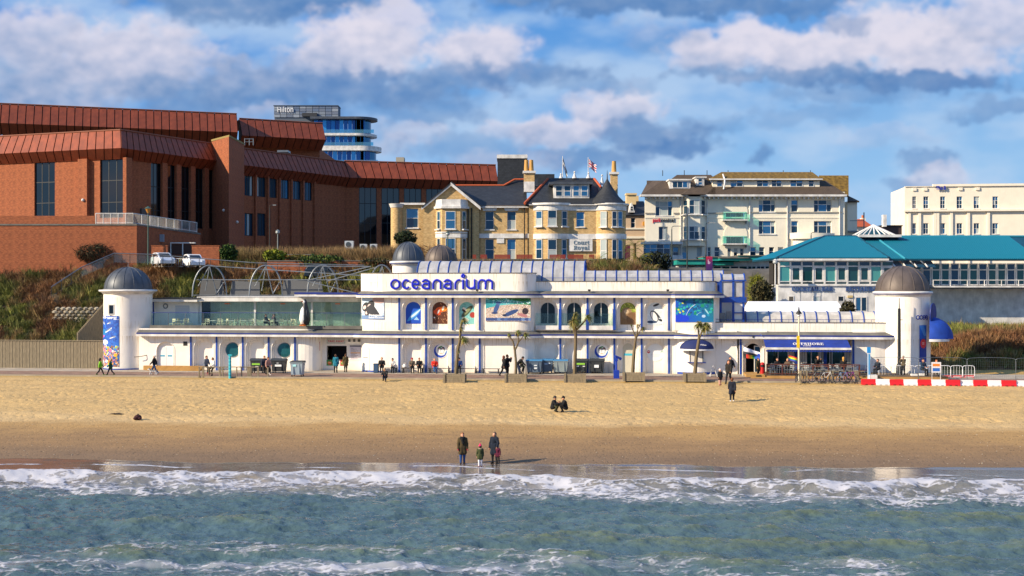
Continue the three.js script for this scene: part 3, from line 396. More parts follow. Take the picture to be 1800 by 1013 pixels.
// animal pictures in the upper niches
function blob(g, c, x, y, rx, ry, a = 0) { g.fillStyle = c; g.beginPath(); g.ellipse(x, y, rx, ry, a, 0, 7); g.fill(); }
function speckle(g, w, h, n, cols, seed, r0 = 1, r1 = 4) { const r = rng(seed); for (let i = 0; i < n; i++) blob(g, cols[r() * cols.length | 0], r() * w, r() * h, mix(r0, r1, r()), mix(r0, r1, r()), r() * 3); }
const ART = {
shark(g, w, h) { const G = g.createLinearGradient(0, 0, 0, h); G.addColorStop(0, '#0a58d0'); G.addColorStop(1, '#0a4ab8'); g.fillStyle = G; g.fillRect(0, 0, w, h); g.fillStyle = '#3f9ae0'; g.beginPath(); g.moveTo(w * .08, h * .9); g.quadraticCurveTo(w * .3, h * .5, w * .95, h * .3); g.quadraticCurveTo(w * .9, h * .6, w * .3, h * .85); g.fill(); g.fillStyle = '#cfe6f4'; g.beginPath(); g.moveTo(w * .3, h * .68); g.quadraticCurveTo(w * .6, h * .48, w * .96, h * .33); g.quadraticCurveTo(w * .7, h * .62, w * .34, h * .74); g.fill(); g.fillStyle = '#9cc9ea'; g.beginPath(); g.moveTo(w * .5, h * .82); g.lineTo(w * .68, h * .68); g.lineTo(w * .85, h * .84); g.fill(); },
clownfish(g, w, h) { g.fillStyle = '#5a2d18'; g.fillRect(0, 0, w, h); const r = rng(4); for (let i = 0; i < 90; i++) { g.strokeStyle = ['#c08a58', '#8a5430', '#e0b080', '#6a3a20'][r() * 4 | 0]; g.lineWidth = 5; const x = r() * w, y = r() * h; g.beginPath(); g.moveTo(x, y); g.lineTo(x + (r() - .3) * 30, y + 26); g.stroke(); } blob(g, '#ea5a1a', w * .5, h * .36, w * .3, h * .12, -.2); blob(g, '#f28a2a', w * .72, h * .33, w * .2, h * .12); blob(g, '#fff4e0', w * .68, h * .3, w * .06, h * .11, .3); blob(g, '#e0501a', w * .3, h * .5, w * .24, h * .1, .5); blob(g, '#f8f0e4', w * .38, h * .46, w * .05, h * .1, .4); blob(g, '#1c1410', w * .84, h * .34, 5, 5); blob(g, '#dfe6e6', w * .14, h * .72, 12, 12); },
turtle(g, w, h) { g.fillStyle = '#7fc4c0'; g.fillRect(0, 0, w, h); speckle(g, w, h, 60, ['#a4dcd4', '#58a8a4', '#c4e6dc'], 5, 4, 16); g.save(); g.translate(w * .5, h * .45); g.rotate(.7); blob(g, '#4a5a42', 0, 0, w * .16, h * .34); blob(g, '#8a9268', -4, -10, w * .1, h * .2); g.restore(); blob(g, '#e8e0cc', w * .34, h * .34, w * .15, h * .06, .8); blob(g, '#3a2c22', w * .32, h * .42, w * .16, h * .05, .7); blob(g, '#a8382e', w * .85, h * .6, w * .18, h * .13); blob(g, '#c8ccb8', w * .4, h * .78, w * .24, h * .06, .5); },
otter(g, w, h) { g.fillStyle = '#8a9a2e'; g.fillRect(0, 0, w, h); speckle(g, w, h * .4, 80, ['#a8b440', '#5a701e', '#c8cc6a'], 6, 4, 14); g.fillStyle = '#8a6a42'; g.fillRect(0, h * .45, w, h); blob(g, '#9a7c58', w * .42, h * .5, w * .32, h * .26); blob(g, '#7a5a38', w * .75, h * .75, w * .34, h * .3); speckle(g, w, h, 400, ['#a88a62', '#6a4c30', '#8a6a48', '#c0a47c'], 7, 1, 3); blob(g, '#c8b08c', w * .4, h * .42, w * .15, h * .1); blob(g, '#1c1410', w * .4, h * .43, 6, 4); blob(g, '#1c1410', w * .3, h * .36, 4, 4); blob(g, '#1c1410', w * .52, h * .36, 4, 4); },
penguin(g, w, h) { g.fillStyle = '#d6e0e4'; g.fillRect(0, 0, w, h); speckle(g, w, h, 120, ['#e6eef0', '#c0ced4', '#f2f6f6'], 8, 3, 10); g.save(); g.translate(w * .45, h * .62); g.rotate(-.45); blob(g, '#262c34', 0, 0, w * .22, h * .26); blob(g, '#f2f0ea', -6, 4, w * .16, h * .23); blob(g, '#262c34', w * .2, 0, w * .05, h * .2, -.2); g.restore(); blob(g, '#262c34', w * .55, h * .13, w * .2, h * .05, -.4); blob(g, '#2c4464', w * .3, h * .88, w * .32, h * .06); blob(g, '#262c34', w * .82, h * .8, w * .12, h * .05, .6); },
sealions(g, w, h) { g.fillStyle = '#cdb8a2'; g.fillRect(0, 0, w, h); speckle(g, w, h, 2600, ['#e8dcd0', '#a89080', '#c8a890', '#f2ece4', '#7a6a70', '#d8b8b0', '#b8c0cc'], 9, 1, 6); const G = g.createLinearGradient(0, 0, w, h * .3); G.addColorStop(0, '#2a9aa4'); G.addColorStop(.5, '#68c8d0'); G.addColorStop(1, '#1c6a3a'); g.fillStyle = G; g.beginPath(); g.moveTo(0, 0); g.lineTo(w, 0); g.lineTo(w, h * .3); g.quadraticCurveTo(w * .5, h * .18, 0, h * .45); g.fill(); speckle(g, w, h * .24, 160, ['#9ae0e4', '#1c7c88', '#d8f4f4'], 10, 2, 9); g.fillStyle = '#1c6a2e'; g.beginPath(); g.moveTo(w * .5, 0); g.quadraticCurveTo(w * .75, h * .2, w, h * .1); g.lineTo(w, 0); g.fill(); speckle(g, w, h * .06, 60, ['#145022', '#2a8a44'], 23, 3, 9); blob(g, '#3a5a94', w * .24, h * .42, w * .05, h * .26, .35); blob(g, '#4a70ac', w * .28, h * .2, w * .06, h * .06); blob(g, '#2a4274', w * .2, h * .64, w * .07, h * .05); blob(g, '#2c4a82', w * .56, h * .64, w * .18, h * .09, -.45); blob(g, '#1c2c50', w * .42, h * .74, w * .05, h * .05); blob(g, '#2c2430', w * .88, h * .56, w * .07, h * .14); speckle(g, w, h, 300, ['#e0d0c0', '#b09a8a', '#9a8a84'], 19, 1, 2); blob(g, '#b47a7c', w * .82, h * .74, w * .12, h * .07, .3); const r = rng(11); for (let i = 0; i < 14; i++) blob(g, ['#4a6aa4', '#38528a', '#6a88b8'][r() * 3 | 0], w * i / 13, h * .92, w * .06, h * .07); },
reef(g, w, h) { const G = g.createLinearGradient(0, h, w, 0); G.addColorStop(0, '#0f3fd0'); G.addColorStop(.5, '#0c6cb4'); G.addColorStop(1, '#0f7a70'); g.fillStyle = G; g.fillRect(0, 0, w, h); speckle(g, w, h * .7, 90, ['#1c94bc', '#0f5a94', '#2ab0a8', '#0c4a78', '#0e8a6a'], 12, 6, 26); for (const [x, y] of [[.19, .2], [.08, .48], [.2, .55], [.12, .6]]) blob(g, '#d4dc4a', w * x, h * y, w * .03, h * .035, .5); g.strokeStyle = '#dfeef4'; g.lineWidth = 6; g.beginPath(); g.moveTo(w * .28, h * .72); g.quadraticCurveTo(w * .35, h * .4, w * .52, h * .26); g.stroke(); g.lineWidth = 3; g.beginPath(); g.moveTo(w * .55, h * .72); g.quadraticCurveTo(w * .6, h * .62, w * .68, h * .58); g.stroke(); blob(g, '#9ad0dc', w * .82, h * .55, w * .02, h * .14, -.6); blob(g, '#1440d4', w * .14, h * .86, w * .22, h * .16); blob(g, '#b8d4f0', w * .74, h * .75, w * .05, h * .06); },
beach(g, w, h) { g.fillStyle = '#bcd2e6'; g.fillRect(0, 0, w, h); blob(g, '#b89a94', w * .8, h * .1, w * .3, h * .16); blob(g, '#e4ecf2', w * .7, h * .55, w * .3, h * .3); for (const [x, y, s] of [[.2, .42, 1], [.42, .36, 1.1], [.3, .66, .9]]) { blob(g, '#23252c', w * x, h * y, w * .15 * s, h * .22 * s, .4); blob(g, '#e0c8c4', w * (x - .05), h * (y + .03), w * .07 * s, h * .1 * s, .4); } g.fillStyle = '#2a2c36'; g.beginPath(); g.moveTo(w * .2, h * .5); g.lineTo(w * .5, h * .25); g.lineTo(w * .85, h * .82); g.lineTo(w * .3, h * .8); g.fill(); g.fillStyle = '#6a88b4'; g.fillRect(0, h * .82, w, h * .18); g.fillStyle = '#fff'; g.font = 'bold ' + h * .15 + 'px sans-serif'; g.fillText('Penguin', w * .34, h * .86); g.font = 'bold ' + h * .09 + 'px sans-serif'; g.fillText('Beach Encounter', w * .34, h * .95); },
tower(g, w, h) { const G = g.createLinearGradient(0, 0, 0, h); G.addColorStop(0, '#0a3a98'); G.addColorStop(.5, '#1760c8'); G.addColorStop(.62, '#1f74cc'); G.addColorStop(1, '#1a5a9c'); g.fillStyle = G; g.fillRect(0, 0, w, h); speckle(g, w, h * .6, 260, ['#1450b0', '#0c44a0', '#1c6cd0', '#1a60c0'], 14, 3, 16); speckle(g, w * .5, h * .1, 1, ['#1878b8'], 3, 9, 9); blob(g, '#1878b8', w * .22, h * .32, w * .24, h * .06); for (const [x, y, s, a] of [[.2, .14, .8, .5], [.58, .14, .6, -.4], [.55, .28, 1.2, -.5], [.75, .42, .8, -.35]]) { blob(g, '#e4eaf2', w * x, h * y, w * .17 * s, h * .018 * s, a); blob(g, '#55678c', w * x, h * y - 5, w * .14 * s, h * .01 * s, a); blob(g, '#7f90b0', w * (x + .1 * s), h * y - 3, w * .04, h * .02, a + 1); } blob(g, '#f4f2f4', w * .34, h * .52, w * .2, h * .05); blob(g, '#5a70a0', w * .34, h * .51, w * .04, h * .016); for (const [x, y, c, s] of [[.08, .42, '#e0468e', 1], [.24, .4, '#e870ac', .6], [.06, .38, '#d8b08a', .4]]) blob(g, c, w * x, h * y, w * .1 * s, h * .025 * s, -.4); speckle(g, w, h * .6, 0, ['#fff'], 1); g.save(); g.translate(0, h * .6); speckle(g, w, h * .4, 520, ['#e8a838', '#d8709a', '#2a4a8a', '#d8dce4', '#2c74c4', '#b8743c', '#b4c43a', '#e4b48c', '#1c4f8c', '#8a5a3a', '#3a8ad0', '#c8503c'], 15, 3, 15); for (let i = 0; i < 9; i++) { const x = w * (.08 + (i * 37 % 90) / 100), y = h * (.06 + (i * 23 % 30) / 100), c = ['#e26a9a', '#d8dce4', '#2a4a8a', '#e8b02c'][i % 4]; blob(g, c, x, y, w * .07, h * .035); blob(g, '#dcae88', x, y - h * .042, w * .035, h * .016); blob(g, '#4a3020', x, y - h * .052, w * .035, h * .01); } g.restore(); g.fillStyle = '#fff'; g.font = 'bold ' + w * .16 + 'px sans-serif'; g.fillText('much', w * -.02, h * .055); g.font = 'bold ' + w * .1 + 'px sans-serif'; g.fillText('to', w * .37, h * .045); g.font = 'bold ' + w * .15 + 'px sans-serif'; g.fillText('see', w * .5, h * .06); g.font = 'bold ' + w * .1 + 'px sans-serif'; g.fillText('and', w * .74, h * .045); g.fillText('do...', w * .8, h * .075); },
};
const UY0 = Y.canTop;
const niches1 = B1.map(([a, b]) => niche(a, b, 0, UY0, Y.up + .4, AQ, { top: Y.up - .1 }));
['shark', 'clownfish', 'turtle'].forEach((k, i) => { const n = niches1[i], s = new THREE.Shape(); archPath(s, n.c - n.w, n.c + n.w, UY0 + .55, n.top); mesh(k + '_picture', uvFit(ext(s, n.bz + .002, n.bz + .03, 16)), print(256, 384, ART[k]), AQ, { uv: true }); });
const niches2 = B2.map(([a, b], i) => niche(a, b, ZF, UY0, Y.up + .4, AQ, { top: Y.up - .14, step: i < 3 ? .13 : .15 }));
['otter', 'penguin'].forEach((k, i) => { const n = niches2[3 + i], s = new THREE.Shape(); archPath(s, n.c - n.w, n.c + n.w, UY0 + .5, n.top); mesh(k + '_picture', uvFit(ext(s, n.bz + .002, n.bz + .03, 16)), print(256, 384, ART[k]), AQ, { uv: true }); });
for (let i = 0; i < 3; i++) { // arched windows with glass balustrades on boxed sills
const n = niches2[i], w = .66, s = new THREE.Shape(), h = new THREE.Path(); archPath(s, n.c - w - .06, n.c + w + .06, UY0 + .55, n.top - .02); archPath(h, n.c - w, n.c + w, UY0 + .6, n.top - .08); s.holes.push(h);
const f = mesh('window', [ext(s, n.bz + .002, n.bz + .07, 16), box(n.c - .03, n.c + .03, UY0 + .6, n.top - .08, n.bz + .005, n.bz + .06)], M.trim, AQ);
for (const q of [-1, 1]) { const p = new THREE.Shape(); const a = q < 0 ? n.c - w : n.c + .03, b = q < 0 ? n.c - .03 : n.c + w; p.moveTo(a, UY0 + .6); p.lineTo(b, UY0 + .6); const r = w, cy = n.top - .08 - r; if (q < 0) { p.lineTo(b, n.top - .08); p.absarc(n.c, cy, r, Math.PI / 2 + .045, Math.PI, false); } else { p.absarc(n.c, cy, r, 0, Math.PI / 2 - .045, false); p.lineTo(a, n.top - .08); } p.closePath(); mesh('pane', ext(p, n.bz + .01, n.bz + .03, 14), phys({ color: 0x16242c, roughness: .04, metalness: .25 }), f); }
const a = u(B2[i][0], ZF) + .12, b = u(B2[i][1], ZF) - .12, bx = mesh('window_box', [box(a, b, UY0 + .02, UY0 + .1, ZF, ZF + .5), box(a, b, UY0 + .1, UY0 + .42, ZF + .44, ZF + .5), box(a, a + .06, UY0 + .1, UY0 + .42, ZF, ZF + .44), box(b - .06, b, UY0 + .1, UY0 + .42, ZF, ZF + .44)], M.trim, AQ);
mesh('pane', [box(a, b, UY0 + .44, UY0 + 1.55, ZF + .46, ZF + .475)], M.balu, bx);
const xs = u(B2[i][1], ZF); mesh('blue_stripe', box(xs - .13, xs + .13, UY0 + .05, UY0 + 1.95, ZF + .12, ZF + .52), M.blue, AQ);
}
mesh('sealion_poster', uvFit(box(u(854, .02), u(933, .02), UY0 + .83, Y.up - .05, .004, .06)), print(512, 288, ART.sealions), AQ, { uv: true });
mesh('reef_poster', uvFit(box(u(1187.5, -.9), u(1254.5, -.9), UY0 + .78, Y.up - .05, -.896, -.84)), print(512, 336, ART.reef), AQ, { uv: true });
{ // picture that follows the curved wall
const pts = pth(arcPts(636, -1.06, 702, .04, false, 30)).slice(0, 23), g = sweep(pts, [[.012, UY0 + .95], [.012, Y.up - .02]], false), p = g.attributes.position, L = pts.length - 1, x0 = pts[0][0], x1 = pts[L][0], uv = new Float32Array(p.count * 2);
for (let i = 0; i < p.count; i++) { uv[i * 2] = (p.getX(i) - x0) / (x1 - x0); uv[i * 2 + 1] = (p.getY(i) - UY0 - .95) / (Y.up - .02 - UY0 - .95); } g.setAttribute('uv', new THREE.BufferAttribute(uv, 2)); mesh('penguin_poster', g, print(256, 256, ART.beach, { side: THREE.DoubleSide }), AQ, { uv: true });
}
// canopies: sloping lead, blue line, white edge
const lowPath = pth([[244, ZL], [560, ZL], [628, ZL], ...arcPts(630, ZL, 702, 0, false), [890, 0], ...arcPts(891, 0, 945, ZF, true, 12), [1180, ZF], ...[...Array(15)].map((_, i) => [1187 + i * 5.2, ZF + .5 * Math.sin(Math.PI * i / 14)]), [1262, ZF], [1540, ZF], ...arcPts(1541, ZF, 1594, -3.4, true, 12)]);
const upPath = pth([[634, -1.0], ...arcPts(635, -1.0, 702, 0, false), [890, 0], ...arcPts(891, 0, 945, ZF, true, 12), [1180, ZF], [1187, -.9], [1248, -.9], ...arcPts(1249, -.9, 1263, -2.2, true)]);
function canopy(path, y, out) {
const c = mesh('canopy', sweep(path, [[-.1, y + .62], [.0, y + .6], [out - .06, y + .33], [out - .06, y + .2], [-.1, y + .2], [-.1, y + .62]]), M.lead, AQ);
mesh('blue_line', sweep(path, [[-.05, y + .2], [-.05, y + .33], [out, y + .345], [out, y + .22], [-.05, y + .2]].map(q => [q[0], q[1] - .002])), M.deepBlue, c);
mesh('white_edge', sweep(path, [[-.05, y + .05], [out + .06, y], [out + .06, y + .2], [-.05, y + .21], [-.05, y + .05]]), M.trim, c);
}
canopy(lowPath, Y.can, .62); canopy(upPath, Y.up, .5);
// stepped blue roof edges over the terrace
for (const [a, b, s, y] of [[517, 560, -2.6, 7.12], [556, 625, -1.9, 7.1], [622, 637, -1.3, 7.1]]) { const c = mesh('roof_edge', box(u(a, s), u(b, s), y, y + .17, -4.4, s - .03), M.trim, AQ); mesh('blue_line', box(u(a, s), u(b, s), y + .17, y + .36, -4.4, s), M.deepBlue, c); }
// parapets
mesh('parapet', sweep(pth([[634.5, -5], [634.7, -1.0], [644, -.55], [660, -.15], [672, -.02], [905, 0], ...arcPts(906, 0, 942.5, -1.6, true, 14), [942.6, -5]]), wallProf(Y.upTop, Y.sign, .25)), M.white, AQ);
mesh('coping', sweep(pth([[634.5, -5], [634.7, -1.0], [644, -.55], [660, -.15], [672, -.02], [905, 0], ...arcPts(906, 0, 942.5, -1.6, true, 14), [942.6, -5]]), [[.05, Y.sign], [.05, Y.sign + .06], [-.3, Y.sign + .06], [-.3, Y.sign], [.05, Y.sign]]), M.lead, AQ);
const rp = pth([[938, -1.5], [1222, -1.5], ...arcPts(1223, -1.5, 1258, -3.4, true, 12)]);
mesh('parapet', sweep(rp, wallProf(Y.upTop, Y.par, .25)), M.white, AQ); mesh('coping', sweep(rp, [[.05, Y.par], [.05, Y.par + .06], [-.3, Y.par + .06], [-.3, Y.par], [.05, Y.par]]), M.lead, AQ);
const rp2 = pth([[1256, ZF - .15], [1545, ZF - .15], ...arcPts(1546, ZF - .15, 1590, -2.6, true, 12)]);
mesh('parapet', sweep(rp2, wallProf(Y.canTop - .1, 4.72, .25)), M.white, AQ); mesh('coping', sweep(rp2, [[.05, 4.72], [.05, 4.78], [-.3, 4.78], [-.3, 4.72], [.05, 4.72]]), M.lead, AQ);
{ const l = rp2.map(([x, z]) => V(x, 5.02, z - .2)); const r = mesh('guard_rail', [pipe(l, .02, 60, 5)], M.deepBlue, AQ); for (let i = 0; i <= 24; i++) { const x = mix(rp2[0][0], rp2[1][0], i / 24); mesh('post', bar([x, 4.75, ZF - .35], [x, 5.02, ZF - .35], .015, 4), M.deepBlue, r); } }
{ const r = mesh('guard_rail', [bar([u(942, -2), 8.85, -2], [u(1258, -2.4), 8.85, -2], .02, 5)], M.blue, AQ); }
// barrel vaults of clear sheet on blue ribs
function vault(a, b, s, r, y, n, parent = AQ, ang = 100, mat = M.poly) {
const x0 = u(a, s), x1 = u(b, s), pts = [...Array(17)].map((_, i) => { const t = R(i * (ang / 16)); return [s - r + r * Math.cos(t), y + r * Math.sin(t)]; });
const v = mesh('roof_vault', box(x0, x1, y - .12, y, s - .12, s + .02), M.blue, parent);
for (let k = 0; k < n; k++) { const p = mix(x0, x1, k / n), q = mix(x0, x1, (k + 1) / n), P = []; for (let i = 0; i < 16; i++) P.push(plate([p, pts[i][1], pts[i][0]], [q, pts[i][1], pts[i][0]], [q, pts[i + 1][1], pts[i + 1][0]], [p, pts[i + 1][1], pts[i + 1][0]], .02)); mesh('pane', P, mat, v); }
for (let k = 0; k <= n; k++) { const p = mix(x0, x1, k / n); mesh('rib', pipe(pts.map(q => [p, q[1] + .02, q[0] + .02]), .055, 20, 5), M.blue, v); }
return v;
}
{
const v = vault(732, 1027, -5, 2.2, 8.35, 16); // gable wheel at its end
const x = u(1027, -5), zc = -7.2, g = [(() => { const t = new THREE.TorusGeometry(2.2, .07, 6, 24, Math.PI); t.rotateY(Math.PI / 2); t.translate(x, 8.35, zc); return t; })()]; for (let i = 1; i < 8; i++) { const a = i / 8 * Math.PI; g.push(bar([x, 8.35, zc], [x, 8.35 + 2.2 * Math.sin(a), zc + 2.2 * Math.cos(a)], .03, 5)); } mesh('gable_frame', g, M.blue, v);
}
vault(1027, 1272, -3.4, 1.05, 8.5, 13);
vault(1312, 1540, -3.2, 1.1, 4.6, 11, AQ, 95, std({ color: 0xd9d4cb, map: wearTex, roughness: .5 }));
// blue glazed stair enclosure
{
const s = -2.4, a = u(1267, s), b = u(1312, s), y1 = 8.6, g = [], rear = [];
for (const px of [1267, 1289, 1307]) { const x = u(px, s); g.push(box(x - .1, x + .1, 4.75, y1, s - .1, s + .1)); rear.push(box(x - .1, x + .1, 4.75, y1, -6.1, -5.9)); }
g.push(box(a, b, 6.55, 7.05, s + .1, s + .16), box(a, b, y1 - .08, y1 + .05, s + .1, s + .15), box(u(1289, s), b, 5.55, 5.65, s, s + .15));
const st = mesh('stair_enclosure', g, M.blue, AQ); rear.forEach(q => mesh('rear_post', q, M.blue, st));
for (const [p, q, y0, y2] of [[1288, 1306.5, 5.0, 6.5], [1268, 1288, 7.1, 8.5], [1289.5, 1306.5, 7.1, 8.5]]) mesh('pane', box(u(p, s), u(q, s), y0, y2, s - .02, s), y0 > 6 ? M.poly : M.white, st);
mesh('wall', box(u(1262, -3.4), u(1308, -3.4), 3.95, 7.0, -6.6, -3.4), M.white, st);
const pts = [...Array(9)].map((_, i) => { const t = R(i * 11); return [s - 1.1 + 1.1 * Math.cos(t), y1 + .6 * Math.sin(t)]; });
for (const [p, q] of [[1267, 1288], [1288, 1309]]) for (let i = 0; i < 8; i++) mesh('pane', plate([u(p, s), pts[i][1], pts[i][0]], [u(q, s), pts[i][1], pts[i][0]], [u(q, s), pts[i + 1][1], pts[i + 1][0]], [u(p, s), pts[i + 1][1], pts[i + 1][0]], .02), M.poly, st);
for (const p of [1268, 1288, 1309]) mesh('rib', pipe(pts.map(q => [u(p, s), q[1] + .03, q[0] + .03]), .08, 14, 5), M.blue, st);
mesh('air_unit', [box(u(1266, -1.9), u(1275, -1.9), 4.8, 5.6, -2.6, -1.9), box(u(1277, -1.9), u(1285, -1.9), 4.8, 5.75, -2.5, -1.9)], M.paintGrey, AQ);
}
// domed towers
function tower(px, s, r, y0, yc, rd, mat, o = {}) {
const x = u(px, s), t = mesh('tower', cyl(r, r, yc - y0, x, y0, s, 40), M.white, AQ);
mesh('cornice', (() => { const g = new THREE.LatheGeometry([[r - .1, yc - .32], [r + .05, yc - .3], [r + (o.ex ?? .45) * .45, yc - .12], [r + (o.ex ?? .45), yc - .03], [r + (o.ex ?? .45), yc + .12], [r + .02, yc + .16], [rd - .1, yc + .16]].map(p => new THREE.Vector2(...p)), 40); g.translate(x, 0, s); return g; })(), M.trim, t);
if (o.band) mesh('blue_line', (() => { const g = new THREE.CylinderGeometry(r + (o.ex ?? .45) * .9, r + (o.ex ?? .45) * .9, .1, 40, 1, true); g.translate(x, yc - .06, s); return g; })(), M.deepBlue, t);
const h = o.h ?? rd, yb = yc + .16;
for (let k = 0; k < 14; k++) { const g = new THREE.SphereGeometry(rd, 4, 10, k / 14 * Math.PI * 2, Math.PI * 2 / 14, 0, Math.PI / 2); g.scale(1, h / rd, 1); g.translate(x, yb, s); mesh('dome_sheet', g, mat, t); }
const ribs = []; for (let k = 0; k < 14; k++) { const a = k / 14 * Math.PI * 2, p = [...Array(9)].map((_, i) => { const e = i / 8 * Math.PI / 2; return [x + (rd + .01) * Math.cos(e) * Math.cos(a), yb + (h + .01) * Math.sin(e), s + (rd + .01) * Math.cos(e) * Math.sin(a)]; }); ribs.push(pipe(p, .03, 12, 4)); } mesh('dome_seam', [...ribs, cyl(rd + .04, rd + .04, .14, x, yb - .02, s, 40)], mat, t);
if (o.spike) mesh('finial', cyl(.03, .015, o.spike, x, yb + h - .02, s, 6), M.steel, t);
return t;
}
{
const s = -2.6, px = 225, x = u(px, s), r = 2.3, t = tower(px, s, r, 0, 7.6, 2.25, M.leadDark, { spike: .45, h: 2.2 });
mesh('tower_window', [box(x - 1.0, x - .35, 5.3, 6.35, s + r - .28, s + r - .02), box(x - .95, x - .4, 5.36, 6.3, s + r - .02, s + r + .01)], M.trim, t); mesh('pane', box(x - .88, x - .46, 5.42, 6.24, s + r + .01, s + r + .02), M.glassDark, t);
const g = new THREE.CylinderGeometry(r + .03, r + .03, 4.9, 24, 1, true, -1.15, 1.2); g.translate(x, .3 + 2.45, s); mesh('tower_poster', g, print(256, 512, ART.tower, { side: THREE.DoubleSide }), t, { uv: true });
mesh('plinth', cyl(r + .04, r + .06, .12, x, 0, s, 40), M.blue, t);
mesh('handrail', pipe([[x + 1.6, 1.25, s + 2.2], [x + 2.2, 1.3, s + 2.1], [x + 3.2, 1.55, s + 1.4]], .03, 12), M.wood, AQ);
}
tower(718, -9, 1.62, 7.4, 10.45, 1.62, M.leadDark, { band: true, h: 1.95, ex: .3 });
tower(775, -15, 1.7, 7.4, 10.55, 1.72, M.leadBrown, { ex: .2 });
{
const s = -3.0, px = 1587, x = u(px, s), r = 2.42, t = tower(px, s, r, 0, 7.45, 2.42, M.leadBrown, { band: true, h: 2.3, ex: .22 });
const g = new THREE.CylinderGeometry(r + .03, r + .03, 3.3, 12, 1, true, .42, .36); g.translate(x, 2.9, s); mesh('tower_poster', g, print(128, 512, (c, w, h) => { const G = c.createLinearGradient(0, 0, 0, h); G.addColorStop(0, '#2f7fe0'); G.addColorStop(.35, '#1c62cc'); G.addColorStop(.4, '#15358c'); G.addColorStop(1, '#163a9a'); c.fillStyle = G; c.fillRect(0, 0, w, h); c.fillStyle = '#5aa0ee'; c.beginPath(); c.moveTo(0, 0); c.lineTo(w * .5, 0); c.lineTo(w, h * .28); c.lineTo(w * .6, h * .3); c.fill(); blob(c, '#d8343c', w * .52, h * .5, w * .4, h * .13); c.fillStyle = '#fff'; c.font = 'bold 16px sans-serif'; c.textAlign = 'center'; c.fillText('open', w / 2, h * .48); c.fillText('daily', w / 2, h * .52); }, { side: THREE.DoubleSide }), t, { uv: true });
// blue half-dome awning over the entrance
const aw = new THREE.SphereGeometry(1.75, 12, 8, 0, Math.PI, 0, Math.PI / 2); aw.scale(.95, 1.12, 1.15); aw.rotateY(Math.PI / 2 - .25); aw.translate(x + 2.1, 3.35, s + 1.35); const a = mesh('entrance_awning', aw, std({ color: 0x1747ae, roughness: .7, side: THREE.DoubleSide, map: wearTex }), AQ); mesh('valance', (() => { const q = new THREE.CylinderGeometry(1.75, 1.75, .22, 20, 1, true, 0, Math.PI); q.scale(.96, 1, 1.16); q.rotateY(-.25); q.translate(x + 2.1, 3.24, s + 1.35); return q; })(), std({ color: 0xe8e6e2, side: THREE.DoubleSide }), a);
mesh('round_bracket_sign', (() => { const q = new THREE.CylinderGeometry(.95, .95, .08, 28); q.rotateZ(Math.PI / 2); q.rotateY(-.5); q.translate(x + 2.3, 5.6, s + 1.75); return q; })(), M.deepBlue, AQ);
}
// terrace: glazed front, glass balustrade
{
const s = -4.6, a = u(352, s), b = u(637, s), rm = mesh('terrace_room', [box(u(352, s), b, 6.55, 6.75, -10, s), box(u(352, s), b, 3.98, 4.0, -10, s), box(u(352, s), b, 4, 6.6, -5.7, -5.5), box(u(352, s) - .2, u(352, s), 4, 6.6, -10, s)], M.room, AQ);
for (let i = 0; i < 16; i++) { const p = mix(a, b, i / 16), q = mix(a, b, (i + 1) / 16); const m = mesh('pane', box(p + .015, q - .015, 4.02, 6.5, s - .02, s), i === 0 ? M.glassDark : phys({ color: 0xe4eee8, roughness: .02, transmission: .95, thickness: 0, ior: 1.6 }), rm); }
for (const px of [353, 448.5, 548.5, 635]) mesh('post', box(u(px, s) - .1, u(px, s) + .1, 4, 6.6, s - .05, s + .12), M.trim, rm);
mesh('fascia', [box(u(346, s + .9), u(640, s + .9), 6.58, 6.98, -4.8, s + .9), box(u(346, s + .9), u(640, s + .9), 6.98, 7.04, -12, s + .95)], M.trim, AQ);
mesh('roof_edge', [box(u(262, s + 1), u(352, s + 1), 6.82, 6.92, -9, s + 1.1)], M.darkSteel, AQ);
mesh('roof_edge', [box(u(264, s + 1), u(346, s + 1), 6.55, 6.82, -9, s + 1)], M.trim, AQ);
const w = mesh('wall', [box(u(268, s), u(352, s), 4, 6.6, s - .3, s)], M.white, AQ);
mesh('shutter', [...Array(9)].map((_, i) => box(u(308, s), u(333, s), 4.02 + i * .24, 4.02 + i * .24 + .225, s, s + .04)), paint(0xc9ccd0, .6), AQ);
mesh('wall_lamp', (() => { const g = new THREE.TorusGeometry(.22, .05, 6, 16); g.translate(u(291, s), 6.1, s + .06); return g; })(), M.paintGrey, AQ);
mesh('blue_stripe', box(u(268, s), u(270.5, s), 4, 6.5, s, s + .05), M.blue, AQ);
for (const px of [401, 499, 595]) mesh('heater', [box(u(px - 4, s), u(px + 4, s), 6.3, 6.4, s + .3, s + .42)], paint(0xe06428, .5), AQ);  // orange paint stands in for the glow of the heating elements
const k = mesh('terrace_kerb', [box(u(262, ZL), u(637, ZL), 3.98, 4.3, ZL - .45, ZL - .12)], M.lead, AQ);
const bl = mesh('glass_balustrade', box(u(263, ZL), u(636, ZL), 5.5, 5.55, ZL - .32, ZL - .26), M.deepBlue, AQ);
for (let i = 0; i < 12; i++) { const p = mix(u(263, ZL), u(636, ZL), i / 12), q = mix(u(263, ZL), u(636, ZL), (i + 1) / 12); mesh('pane', box(p + .02, q - .02, 4.3, 5.5, ZL - .3, ZL - .285), M.balu, bl); mesh('post', box(p - .018, p + .018, 4.3, 5.5, ZL - .33, ZL - .25), M.steel, bl); }
}
